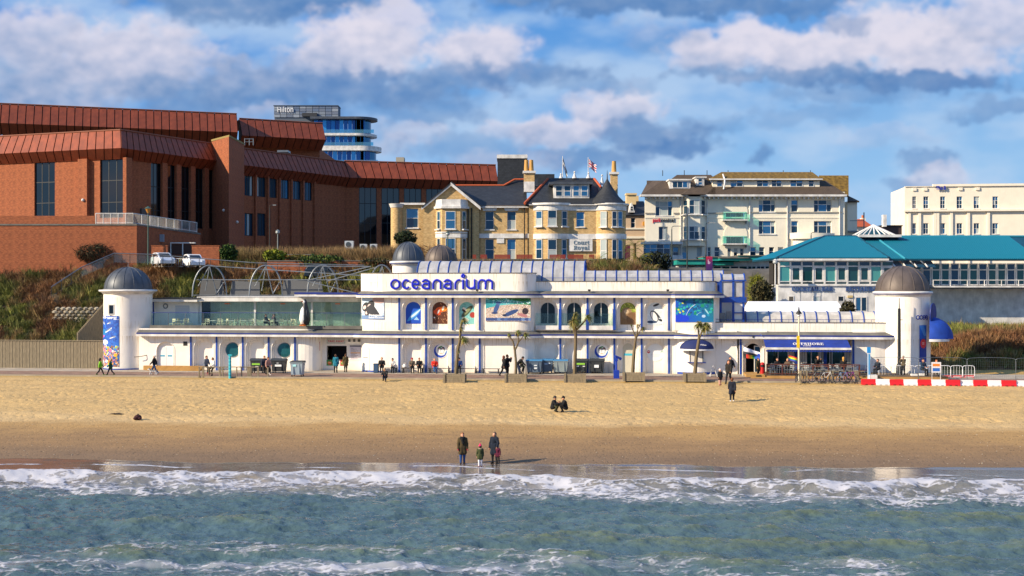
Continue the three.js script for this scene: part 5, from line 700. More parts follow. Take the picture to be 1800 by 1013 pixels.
mesh('ridge_tiles', [bar([X(800, -6), Y(326.5, -6), -6], [X(886, -6), Y(326.5, -6), -6], .14, 6), bar([X(886, -6), Y(326.5, -6), -6], [X(905, -6.5), Y(316, -6.5), -6.5], .14, 6), bar([X(905, -6.5), Y(316, -6.5), -6.5], [X(922, -6.5), Y(316, -6.5), -6.5], .14, 6)], paint(0xb0522c), t);
mesh('roof', [plate([X(886, -6), Y(328, -6), -6], [X(945, -6), Y(328, -6), -6], [X(945, -7), Y(316, -7), -7], [X(905, -7), Y(316, -7), -7], .15)], M.slate, t);
// range with the shallow bow and dormer
facade(t, f, ptsP(f, [[930, 470], [1062, 470], [1062, 360], [930, 360]], .2), .2, [{ x: [1013, 1027.5], y: [373, 399.5], ...sash }], BR);
{ const pl = [...Array(13)].map((_, i) => { const q = i / 12; return [X(938 + 62 * q), .2 + .9 * Math.sin(Math.PI * q)]; }); const col = (y0, y1, m, n, o = 0) => mesh(n, sweep(pl, [[o, y0], [o, y1], [-.3, y1], [-.3, y0], [o, y0]]), m, t); col(-1, Y(362), BR, 'bow_wall'); col(Y(421), Y(412), W, 'white_band', .12); col(Y(371), Y(362), W, 'bow_frieze', .1); col(Y(361.5), Y(358), W, 'cornice', .35);
for (const [p0, p1, y0, y1] of [[941.5, 954, 372, 399], [962.5, 978, 371, 399], [986, 997, 372, 399], [941.5, 954, 422, 456], [962.5, 978, 422, 458], [986, 996, 422, 455]]) { const m = (p0 + p1) / 2, q = (m - 938) / 62, zc = .2 + .9 * Math.sin(Math.PI * q), an = -Math.atan2(.9 * Math.PI * Math.cos(Math.PI * q), X(1000) - X(938)), w = (X(p1) - X(p0)) / 2; win(t, -w, w, Y(y1), Y(y0), .08, { ...sash, sill: true, curtain: .2, at: { apply(o) { o.position.set(X(m), 0, zc); o.rotation.y = an; return o; } } }); } }
bandW(1000, 1062, 421, 412, .2, .32); bandW(1000, 1062, 371, 362, .2, .3, 'frieze'); bandW(930, 1062, 362, 360.5, .1, .7, 'gutter');
{ const sg = F0; }
mesh('roof', [plate([X(922, .6), Y(360, .6), .6], [X(1062, .6), Y(360, .6), .6], [X(1045, -5), Y(316, -5), -5], [X(963, -5), Y(316, -5), -5], .15), plate([X(1062, .6), Y(360, .6), .6], [X(1075, -5.2), Y(360, -5), -5.2], [X(1045, -5.2), Y(316, -5), -5.2], [X(1045, -5), Y(316, -5), -5], .15), plate([X(922, .6), Y(360, .6), .6], [X(963, -5), Y(316, -5), -5], [X(963, -5), Y(316, -5), -9], [X(922, .6), Y(360, .6), -9], .15)], M.slate, t);
mesh('ridge_tiles', [bar([X(922, .7), Y(358.5, .7), .7], [X(963, -5), Y(315, -5), -5], .16, 6), bar([X(1045, -5), Y(315, -5), -5], [X(1058, -1), Y(329, -1), -2], .16, 6)], paint(0xb0522c), t);
mesh('roof_top', box(X(963, -5), X(1046, -5), Y(319, -5), Y(313.5, -5), -6, -5), M.leadDark, t);
{ const z = -.6; mesh('dormer', [box(X(973, z), X(1036, z), Y(349, z), Y(324, z), -4, z)], W, t); mesh('dormer_roof', box(X(965, z), X(1042, z), Y(325, z), Y(321, z), -4.5, z + .5), M.leadDark, t); for (const [a, b] of [[976.5, 988.5], [991.5, 1003.5], [1007, 1018.5], [1021.5, 1033.5]]) win(t, X(a, z), X(b, z), Y(346, z), Y(327, z), z + .075, { ...sash }); }
// turret
{ const cx = X(1072), z = -1.0, r = X(1103) - X(1073.5); mesh('turret', cyl(r, r, Y(362) + 1, cx, -1, z, 28), BR, t); for (const [a, b, o] of [[421, 412, .1], [371, 361, .08], [361, 358.5, .4]]) mesh('white_band', cyl(r + o, r + o, Y(b) - Y(a), cx, Y(a), z, 28), W, t);
const cone = new THREE.LatheGeometry([[r + .35, 0], [r * .72, .95], [r * .36, 2.05], [.14, 3.1], [.06, 3.3]].map(p => new THREE.Vector2(p[0], p[1] * (Y(313) - Y(359)) / 3.3)), 28); cone.translate(cx - .25, Y(359), z); mesh('turret_roof', cone, M.slate, t); mesh('finial', cyl(.12, .02, 1.2, cx - .25, Y(315), z, 6), M.leadDark, t);
for (const [a, w, k] of [[-.42, .42, 1], [.24, .34, 1], [.62, .34, 1]]) for (const [y0, y1] of [[373, 400], [422, 462]]) win(t, -w, w, Y(y1), Y(y0), .0, { ...sash, sill: true, curtain: a < 0 ? .8 : 0, at: { apply(o) { o.position.set(cx + (r + .06) * Math.sin(a), 0, z + (r + .06) * Math.cos(a)); o.rotation.y = a; return o; } } }); }
// chimneys
for (const [p0, p1, y0, y1, z, pots, wh] of [[921, 939.5, 338, 302, -3, [925.5, 934], 1], [1074, 1086, 345, 304, -6, [1080], 0]]) { const c = mesh('chimney', [box(X(p0, z), X(p1, z), Y(wh ? 320 : y0, z), Y(y1, z), z - 1.2, z)], BR, t); if (wh) mesh('chimney_base', box(X(p0, z), X(p1, z), Y(y0, z), Y(320, z), z - 1.3, z + .1), W, c); mesh('chimney_cap', [box(X(p0 - 2, z), X(p1 + 2, z), Y(y1 + 3, z), Y(y1 - 1, z), z - 1.4, z + .2)], W, c); for (const p of pots) mesh('chimney_pot', cyl(.34, .26, Y(282, z) - Y(302, z), X(p, z), Y(y1 - 1, z), z - .6, 10), paint(0xc0924e), c); }
for (const [px, a, b] of [[1010, 314, 300], [1034.5, 314, 302], [1058.5, 326, 304], [986, 314, 305]]) mesh('roof_finial', [cyl(.32, .05, (Y(b) - Y(a)) * .7, X(px, -5), Y(a, -5), -5, 8), ball(.13, X(px, -5), Y(a, -5) + (Y(b) - Y(a)) * .8, -5)], W, t);
mesh('wall', [box(X(700), X(1100), -1, 7, -5.6, -5.2), box(X(930), X(1060), -1, 7, -5.1, -3)], BR, t);
// name board
const b = f.thing('name_board', 'white hotel name board with grey shadowed serif letters on yellow brick', 'sign'); mesh('board', box(X(1000, .4), X(1041.5, .4), Y(442.5), Y(421.5), .33, .45), W, b);
await words(b, 'lettering', 'Court', 'serif_bold', .52, .04, X(1008, .4), Y(431), .45, paint(0x5f7484), X(1036) - X(1008)); await words(b, 'lettering', 'Royal', 'serif_bold', .52, .04, X(1008, .4), Y(440), .45, paint(0x5f7484), X(1036) - X(1008));
}
// flags
{
const mk = (px, py0, py1, label, draw, w, h, droop) => {
const d = 156, t = thing('flagpole', label, 'flag', [wx(px, d), wy(py1, d), -d]); const H = wy(py0, d) - wy(py1, d); mesh('pole', cyl(.06, .04, H, 0, 0, 0, 6), M.trim, t);
const g = new THREE.PlaneGeometry(w, h, 12, 6), p = g.attributes.position; for (let i = 0; i < p.count; i++) { const x = p.getX(i) + w / 2, y = p.getY(i); p.setXYZ(i, .05 + x * (1 - droop * .45), y - droop * x * 1.1 + H - h / 2 - .2, .13 * Math.sin(x * 5 + y) * x); } g.computeVertexNormals(); mesh('flag', g, print(128, 80, draw, { side: THREE.DoubleSide }), t, { uv: true });
};
mk(989, 275, 314, 'black flag with a white cross on a white roof pole', (g, w, h) => { g.fillStyle = '#15171d'; g.fillRect(0, 0, w, h); g.fillStyle = '#f4f4f4'; g.fillRect(0, h * .4, w, h * .2); g.fillRect(w * .38, 0, w * .16, h); }, 1.35, 1.0, 1.3);
mk(1034, 277, 312, 'red white and blue union flag on a white roof pole', (g, w, h) => { g.fillStyle = '#1c2a6c'; g.fillRect(0, 0, w, h); const x = (c, l) => { g.strokeStyle = c; g.lineWidth = l; g.beginPath(); g.moveTo(0, 0); g.lineTo(w, h); g.moveTo(w, 0); g.lineTo(0, h); g.stroke(); }; x('#f2f2f2', 16); x('#c01c30', 6); g.fillStyle = '#f2f2f2'; g.fillRect(0, h * .33, w, h * .34); g.fillRect(w * .4, 0, w * .2, h); g.fillStyle = '#c01c30'; g.fillRect(0, h * .4, w, h * .2); g.fillRect(w * .44, 0, w * .12, h); }, 1.35, 1.05, .55);
}
// slate hung tower and flat roof behind the yellow hotel
{ const d = 175, t = thing('slate_tower', 'dark slate hung stair tower with white cap behind the yellow hotel', 'tower', [wx(900, d), 13, -d]), x0 = wx(874.5, d) - wx(900, d), x1 = wx(926, d) - wx(900, d); mesh('wall', box(x0, x1, -1, wy(279, d) - 13, -5, 0), M.slate, t); mesh('cap', [box(x0 - .1, x1 + .1, wy(279, d) - 13, wy(272.5, d) - 13, -5.1, .12)], M.trim, t); mesh('low_block', box(wx(938, d) - wx(900, d), wx(975, d) - wx(900, d), -1, wy(306, d) - 13, -5, -.5), M.slate, t); }
// beige house between the hotels
{
const d = 178, f = new Frame(1117, d, 0, 13), t = f.thing('beige_house', 'beige rendered house with slate roof and dormer between the two hotels', 'house'); const X = px => f.u(px), Y = py => f.y(1117, py), W = paint(0xcdb292);
facade(t, f, ptsP(f, [[1095, 470], [1140, 470], [1140, 378], [1095, 378]], 0), 0, [{ x: [1109, 1117], y: [383, 401], ...sash }], W); mesh('cornice', [box(X(1095), X(1140), Y(404), Y(401.5), 0, .15), box(X(1095), X(1140), Y(420), Y(416), 0, .15)], M.cream, t);
mesh('roof', plate([X(1094), Y(379), .3], [X(1142), Y(379), .3], [X(1138), Y(350), -5], [X(1098), Y(350), -5], .2), M.slate, t);
mesh('dormer', hull([[X(1105), Y(374), -3], [X(1116), Y(374), -3], [X(1116), Y(374), .1], [X(1105), Y(374), .1], [X(1110), Y(357), -3], [X(1111), Y(357), -3], [X(1111), Y(357), .1], [X(1110), Y(357), .1]]), M.trim, t); win(t, X(1108), X(1113.5), Y(372), Y(363), .14, sash);
mesh('chimney', [box(X(1104), X(1121), Y(358), Y(341), -4, -2.4), box(X(1103), X(1122.5), Y(341), Y(338), -4.2, -2.2)], paint(0xdcc08c), t); mesh('chimney', box(X(1124), X(1129), Y(352), Y(340), -6, -5), paint(0xdcc08c), t);
const l = thing('wall_lantern', 'orange lantern sign on the side of the beige house', 'lantern', f.world(X(1132), Y(394), .3)); mesh('lantern_body', [box(-.2, .2, -.3, .3, -.2, .2)], paint(0xd8942c), l); mesh('bracket', bar([0, .3, 0], [.5, .4, 0], .04), M.black, l);
}
// cream hotel with long dormer and glass balconies
{
const d = 162, f = new Frame(1300, d, 0, 12.6), t = f.thing('cream_hotel', 'cream rendered hotel with brown tiled roof and aqua glass balconies', 'hotel'); const X = (px, z = 0) => f.u(px, z), Y = (py, z = 0) => f.y(1300, py, z), C = M.cream, W = M.trim;
const TL = std({ color: 0x6b5947, roughness: .9, map: tex(256, 256, (a, b) => { const r = b * 8 % 1, c = (a * 8 + (Math.floor(b * 8) % 2) * .5) % 1; return grey((r < .16 ? 120 : 205) * (c < .1 ? .8 : 1) + 40 * fbm(a * 4, b * 4, 3, 4, 4)); }, true, [2.4, 2.4]) }), MOSS = std({ color: 0x94742c, roughness: .95, map: tex(256, 256, (a, b) => { const r = b * 8 % 1; return grey((r < .14 ? 140 : 200) + 90 * fbm(a * 6, b * 6, 4, 6, 6)); }, true, [2.6, 2.6]) });
const wins = [{ x: [1152.5, 1182], y: [354, 380], ...trip }, { x: [1158, 1174], y: [399, 422], cols: [1, 1] }, { x: [1334, 1363], y: [352, 373], ...trip }, { x: [1391, 1403], y: [352, 373], rows: [1.4, 1] }, { x: [1431, 1462], y: [352, 373], ...trip }, { x: [1334, 1363], y: [389, 412], ...trip }, { x: [1391, 1403], y: [389, 410], rows: [1.4, 1] }, { x: [1431, 1462], y: [389, 411], ...trip },
...[[1240, 1249.5], [1256, 1265], [1319, 1329], [1334.5, 1344], [1352, 1361], [1367.5, 1377]].map(x => ({ x, y: [435, 453], rows: [1.4, 1] })), ...[[1279, 1285.5], [1290, 1297], [1301, 1307.5]].map(x => ({ x, y: [437, 453], rows: [1.4, 1] })), { x: [1183, 1193], y: [435, 456], rows: [1.4, 1] }, { x: [1199, 1208], y: [435, 456], rows: [1.4, 1] }, { x: [1225, 1234], y: [435, 456], rows: [1.4, 1] }];
const arches = [[1276, 1309.5, 356, 387], [1277, 1309, 397, 429]];
{ const s = ptsP(f, [[1134, 480], [1480, 480], [1480, 344], [1134, 344]], 0); const sh = poly(s); const cut = (x0, x1, y0, y1) => { const h = new THREE.Path(); h.moveTo(x0, y0); h.lineTo(x1, y0); h.lineTo(x1, y1); h.lineTo(x0, y1); h.closePath(); sh.holes.push(h); };
wins.forEach(w => cut(X(w.x[0]), X(w.x[1]), Y(w.y[1]), Y(w.y[0]))); arches.forEach(([a, b, c, e]) => { const h = new THREE.Path(); archPath(h, X(a), X(b), Y(e), Y(c)); sh.holes.push(h); }); mesh('wall', ext(sh, -.4, 0), C, t);
wins.forEach(w => win(t, X(w.x[0]), X(w.x[1]), Y(w.y[1]), Y(w.y[0]), -.2, { sill: w.y[0] < 420, curtain: .22, ...w })); }
for (const [a, b, c, e] of arches) { mesh('balcony_recess', [box(X(a - 2), X(b + 2), Y(e), Y(c - 1), -1.9, -1.7), box(X(a - 2), X(b + 2), Y(e) - .05, Y(e), -1.7, -.4)], C, t); win(t, X(a + 2), X(b - 2), Y(e), Y(c + 7), -1.6, { cols: [1, 1, 1], rows: [1.8, 1] }); const z = .9; const sl = mesh('balcony_slab', [box(X(1271, z), X(1314, z), Y(e + 2), Y(e), -.3, z)], W, t); mesh('pane', [box(X(1272, z), X(1313, z), Y(e - .5), Y(e - 13), z - .06, z - .03)], M.aqua, sl); mesh('pane', [box(X(1272, z), X(1272, z) + .03, Y(e - .5), Y(e - 13), -.0, z - .1)], M.aqua, sl); mesh('pane', [box(X(1313, z) - .03, X(1313, z), Y(e - .5), Y(e - 13), -.0, z - .1)], M.aqua, sl); for (const px of [1274, 1310]) mesh('bracket', box(X(px), X(px) + .15, Y(e + 7), Y(e + 2), 0, .5), M.paintGrey, sl); const hood = new THREE.Shape(), hh = new THREE.Path(); archPath(hood, X(a) - .35, X(b) + .35, Y(e - 12), Y(c) + .35); archPath(hh, X(a) - .02, X(b) + .02, Y(e - 12) - .01, Y(c) + .02); hood.holes.push(hh); mesh('arch_moulding', ext(hood, .002, .1), C, t); }
mesh('string_course', [box(X(1134), X(1150), Y(376.5), Y(374.5), 0, .12), box(X(1184), X(1203), Y(376.5), Y(374.5), 0, .12), box(X(1237), X(1271), Y(376.5), Y(374.5), 0, .12), box(X(1316), X(1334), Y(375), Y(373), 0, .12), box(X(1363), X(1480), Y(375), Y(373), 0, .12)], paint(0x9b978c), t);
mesh('string_course', [box(X(1134), X(1480), Y(384.5), Y(382), 0, .06)], C, t);
for (const px of [1196.5, 1243, 1318, 1384, 1476]) mesh('drain_pipe', bar([X(px), -1, .12], [X(px), Y(348), .12], .09, 5), W, t);
mesh('gutter', box(X(1126, 1), X(1489, 1), Y(347), Y(343.5), 0, 1.1), W, t); { const br = []; for (let i = 0; i < 44; i++) br.push(box(X(1134 + i * 7.9), X(1134 + i * 7.9) + .16, Y(351), Y(347), 0, .8)); const m = mesh('eave_bracket', br, W, t); m.userData.kind = 'stuff'; }
{ const z = 1.1, pl = [[X(1201), 0], [X(1210, z), z], [X(1231, z), z], [X(1240), 0]], col = (y0, y1, n, o) => mesh(n, sweep(pl, [[o, y0], [o, y1], [-.3, y1], [-.3, y0], [o, y0]]), C, t); col(Y(433), Y(344), 'bay_wall', 0); for (const [y0, y1] of [[353, 378], [399, 422]]) { win(t, X(1211.5, z), X(1229.5, z), Y(y1), Y(y0), z + .06, { cols: [1, 1], rows: [1.5, 1], curtain: .3, sill: true }); for (const s of [0, 1]) { const p = s ? pl[2] : pl[0], q = s ? pl[3] : pl[1], L = Math.hypot(q[0] - p[0], q[1] - p[1]); win(t, L * .15, L * .9, Y(y1), Y(y0), .06, { rows: [1.5, 1], sill: true, at: { apply(o) { o.position.set(p[0], 0, p[1]); o.rotation.y = -Math.atan2(q[1] - p[1], q[0] - p[0]); return o; } } }); } }
mesh('bay_roof', hull([[X(1192, 1), Y(344), -1], [X(1247, 1), Y(344), -1], [X(1240, 1.8), Y(344), 1.8], [X(1199, 1.8), Y(344), 1.8], [X(1219), Y(328), -1.2], [X(1221), Y(328), -1.2], [X(1221), Y(328), -.8], [X(1219), Y(328), -.8]]), TL, t); }
const rp = (a, m = TL, n = 'roof') => mesh(n, plate(...a.map(([px, py, z]) => [X(px, z), Y(py, z), z]), .2), m, t);
rp([[1126, 344, 1.1], [1258, 344, 1.1], [1258, 318, -4], [1165, 318, -4]]); rp([[1126, 344, 1.1], [1165, 318, -4], [1140, 318, -9], [1126, 344, -9]]); rp([[1137, 330, -4.5], [1260, 330, -4.5], [1260, 318, -7], [1137, 318, -7]]); rp([[1175, 319, -4], [1262, 319, -4], [1250, 308, -6], [1190, 308, -6]]);
rp([[1240, 344, 1.1], [1490, 344, 1.1], [1452, 318, -4], [1268, 318, -4]]); rp([[1490, 344, 1.1], [1491, 344, -9], [1452, 318, -9], [1452, 318, -4]]); rp([[1244, 316, -1.4], [1446, 316, -1.4], [1428, 303, -5], [1268, 303, -5]], MOSS); mesh('roof', [plate([X(1438, -5), Y(345, -5), -5], [X(1492, -5), Y(345, -5), -5], [X(1492, -9), Y(309, -9), -9], [X(1440, -9), Y(309, -9), -9], .2)], MOSS, t);
{ const z = -1.8; const dm = mesh('long_dormer', box(X(1253, z), X(1441, z), Y(332, z), Y(316, z), -5, z), C, t); mesh('gutter', box(X(1246, z), X(1445, z), Y(317.5, z), Y(315, z), z - .4, z + .5), W, t); for (const [a, b, c] of [[1260, 1270, 1], [1284, 1306, 2], [1330, 1351, 2], [1356, 1374, 2], [1389, 1411, 2], [1421, 1431, 1]]) win(t, X(a, z), X(b, z), Y(329, z), Y(317.8, z), z + .06, { cols: Array(c).fill(1), rows: [1.5, 1], curtain: .1 }); }
{ const z = -1.2; mesh('dormer', [box(X(1177, z), X(1214, z), Y(333, z), Y(318, z), -5, z), box(X(1175, z), X(1216, z), Y(318, z), Y(315.5, z), -5, z + .3)], W, t); win(t, X(1182, z), X(1209, z), Y(331, z), Y(319.5, z), z + .05, { cols: [1, 1, 1] }); mesh('dormer', [box(X(1224, z - 1), X(1238, z - 1), Y(327, z), Y(312, z), -6, z - 1), box(X(1222, z - 1), X(1242, z - 1), Y(312, z), Y(310, z), -6, z - .8)], W, t); win(t, X(1227, z - 1), X(1235, z - 1), Y(325, z), Y(313.5, z), z - .95, { rows: [1, 1] }); }
mesh('chimney', hull([[X(1293, -7), Y(305), -8], [X(1313, -7), Y(305), -8], [X(1313, -7), Y(305), -7], [X(1293, -7), Y(305), -7], [X(1304, -7), Y(297), -8], [X(1313, -7), Y(297), -8], [X(1313, -7), Y(297), -7], [X(1304, -7), Y(297), -7]]), M.slate, t);
mesh('roof_aerial', [1165, 1203, 1243, 1280, 1377, 1425].map(px => bar([X(px, -6), Y(310, -6), -6], [X(px, -6), Y(300, -6), -6], .05, 4)), M.darkSteel, t).userData.kind = 'stuff'; mesh('vent_pipe', [pipe([[X(1277, 0), Y(304, 0), -2.6], [X(1277, 0), Y(318), -1.2], [X(1274), Y(333), -.8]], .12)], W, t);
mesh('bow_parapet', (() => { const g = new THREE.CylinderGeometry(4.2, 4.2, Y(411) - Y(421), 24, 1, false, -1.2, 2.4); g.scale(.78, 1, .45); g.translate(X(1427), (Y(411) + Y(421)) / 2, -.4); return g; })(), C, t); mesh('bow_wall', (() => { const g = new THREE.CylinderGeometry(3.6, 3.6, 6, 24, 1, false, -1.2, 2.4); g.scale(.78, 1, .42); g.translate(X(1427), Y(421) - 3, -.4); return g; })(), C, t);
const lw = mesh('sun_lounge', [box(X(1130, 2), X(1200, 2), -1, Y(450), .2, 2.2), box(X(1129, 2), X(1200, 2), Y(431), Y(427), .1, 2.5)], W, t); win(t, X(1131, 2), X(1178, 2), Y(450), Y(431), 2.2, { cols: [1, 1, 1, 1], rows: [1.6, 1] });
mesh('wall', box(X(1480), X(1480) + .4, -1, Y(338), -12, -.01), C, t); mesh('rear_wing', box(X(1490, -6), X(1507, -6), -1, Y(349), -12, -6), C, t); mesh('wing_roof', plate([X(1490, -5.5), Y(349), -5.5], [X(1511, -5.5), Y(349), -5.5], [X(1492, -9), Y(336), -9], [X(1490, -9), Y(336), -9], .2), TL, t); mesh('balcony', [box(X(1494, -5), X(1520, -5), Y(406), Y(403), -8, -5), bar([X(1519, -5), -1, -5], [X(1519, -5), Y(370), -5], .08), bar([X(1494, -5), Y(385), -5], [X(1519, -5), Y(385), -5], .05)], M.paintGrey, t);
const sg = f.thing('hotel_lettering', 'red and black hotel lettering on the cream wall below the upper window', 'sign'); await words(sg, 'lettering', 'park', 'sans_bold', .5, .08, X(1147), Y(391), .02, paint(0xd0203c), X(1161.5) - X(1147)); await words(sg, 'lettering', 'central', 'sans_bold', .5, .08, X(1162), Y(391), .02, paint(0x333333), X(1185.5) - X(1162));
}
// low teal fronted building
{
const d = 150, f = new Frame(1280, d, 0, 12.4), t = f.thing('teal_cafe_building', 'low flat roofed building with stepped teal fascias and white framed windows', 'cafe'); const X = (px, z = 0) => f.u(px, z), Y = py => f.y(1280, py);
for (const [a, b, y0, y1, z] of [[1190, 1242, 466, 458, 1], [1236, 1300, 461, 453, .3], [1265, 1318, 459, 455, 1.2], [1298, 1360, 458, 451, .6], [1222, 1290, 467, 461, .1]]) { const q = mesh('fascia', box(X(a, z), X(b, z), Y(y0), Y(y1), -5, z), M.teal, t); mesh('roof_edge', box(X(a - 1, z), X(b + 1, z), Y(y1), Y(y1 - 1.5), -5, z + .2), M.lead, q); }
mesh('wall', box(X(1192), X(1362), -1, Y(458), -5, -.6), M.trim, t);
for (let i = 0; i < 11; i++) win(t, X(1193 + i * 15.3), X(1193 + i * 15.3 + 14.6), -.2, Y(468), -.3 + .02 * (i % 2), { glass: i % 3 ? M.glassTeal : M.glassBlue, cols: i > 7 ? [1, 1] : [1] });
}
// art deco hotel beyond the teal roof
{
const d = 230, f = new Frame(1620, d, 7, 13), t = f.thing('art_deco_hotel', 'tall pale cream art deco hotel block with stepped parapet', 'hotel'); const X = (px, z = 0) => f.u(px, z), Y = (py, px = 1620) => f.y(px, py), C = std({ color: 0xf4e9d4, map: softTex });
facade(t, f, [[X(1591), -1], [X(1810), -1], [X(1810), Y(329)], [X(1591), Y(329)]], 0, [[1604, 1611], [1623.5, 1632.5], [1653, 1662], [1682, 1692], [1712, 1722], [1745, 1755]].flatMap((x, i) => [{ x, y: [346, 367], cols: [1, 1], rows: [1, 1, 1] }, { x, y: [393, 412], cols: [1, 1], rows: [1, 1] }]), C, { t: .8, win: { in: .5, curtain: .2 } });
for (const px of [1596, 1614, 1641, 1646, 1670, 1700, 1735]) mesh('pilaster', box(X(px), X(px) + .5, -1, Y(372), .003, .3), C, t); mesh('cornice', box(X(1589), X(1810), Y(373), Y(370), 0, .6), C, t); mesh('parapet', [box(X(1591), X(1640), Y(329), Y(328), -.5, .2), box(X(1640), X(1810), Y(329), Y(325), -.5, .3)], C, t);
for (const px of [1604, 1623, 1655, 1685, 1715]) mesh('parapet_block', box(X(px), X(px + 7), Y(336), Y(331), .004, .25), C, t); mesh('wall', box(X(1591), X(1591) + .4, -1, Y(329), -14, -.8), C, t);
const s = f.thing('hotel_lettering', 'blue hotel lettering on the art deco parapet', 'sign'); await words(s, 'lettering', 'The B', 'sans_bold', .75, .15, X(1645), Y(335), .32, paint(0x1a2a9c), X(1662) - X(1645));
}
// small roofs and chimneys between
{
const d = 200; let t = thing('tiled_house', 'small house with orange tiled roof and chimney behind the cream hotel', 'house', [wx(1522, d), 13, -d]); const X = px => wx(px, d) - wx(1522, d), Y = py => wy(py, d) - 13; mesh('roof', hull([[X(1500), Y(399), -6], [X(1536), Y(399), -6], [X(1536), Y(399), 0], [X(1500), Y(399), 0], [X(1500), Y(384), -4], [X(1526), Y(384), -4], [X(1526), Y(384), -3], [X(1500), Y(384), -3]]), paint(0xa8502c), t); mesh('wall', box(X(1502), X(1534), -1, Y(399), -5.5, -.5), M.cream, t); mesh('chimney', box(X(1524), X(1531), Y(395), Y(382), -4, -3), M.cream, t); mesh('chimney_pot', cyl(.2, .2, .5, X(1527.5), Y(382), -3.5, 8), paint(0xb86a3c), t);
t = thing('dark_roofed_house', 'low dark roofed brick building with a tall white chimney', 'house', [wx(1570, d), 13, -d]); const Z = px => wx(px, d) - wx(1570, d); mesh('wall', box(Z(1553), Z(1589), -1, Y(398), -6, -1), paint(0x4a3834), t); mesh('roof', box(Z(1552), Z(1590), Y(398), Y(396), -6.2, -.8), M.darkSteel, t); mesh('chimney', box(Z(1553), Z(1559), Y(399), Y(378), -.9, 0), M.trim, t);
}
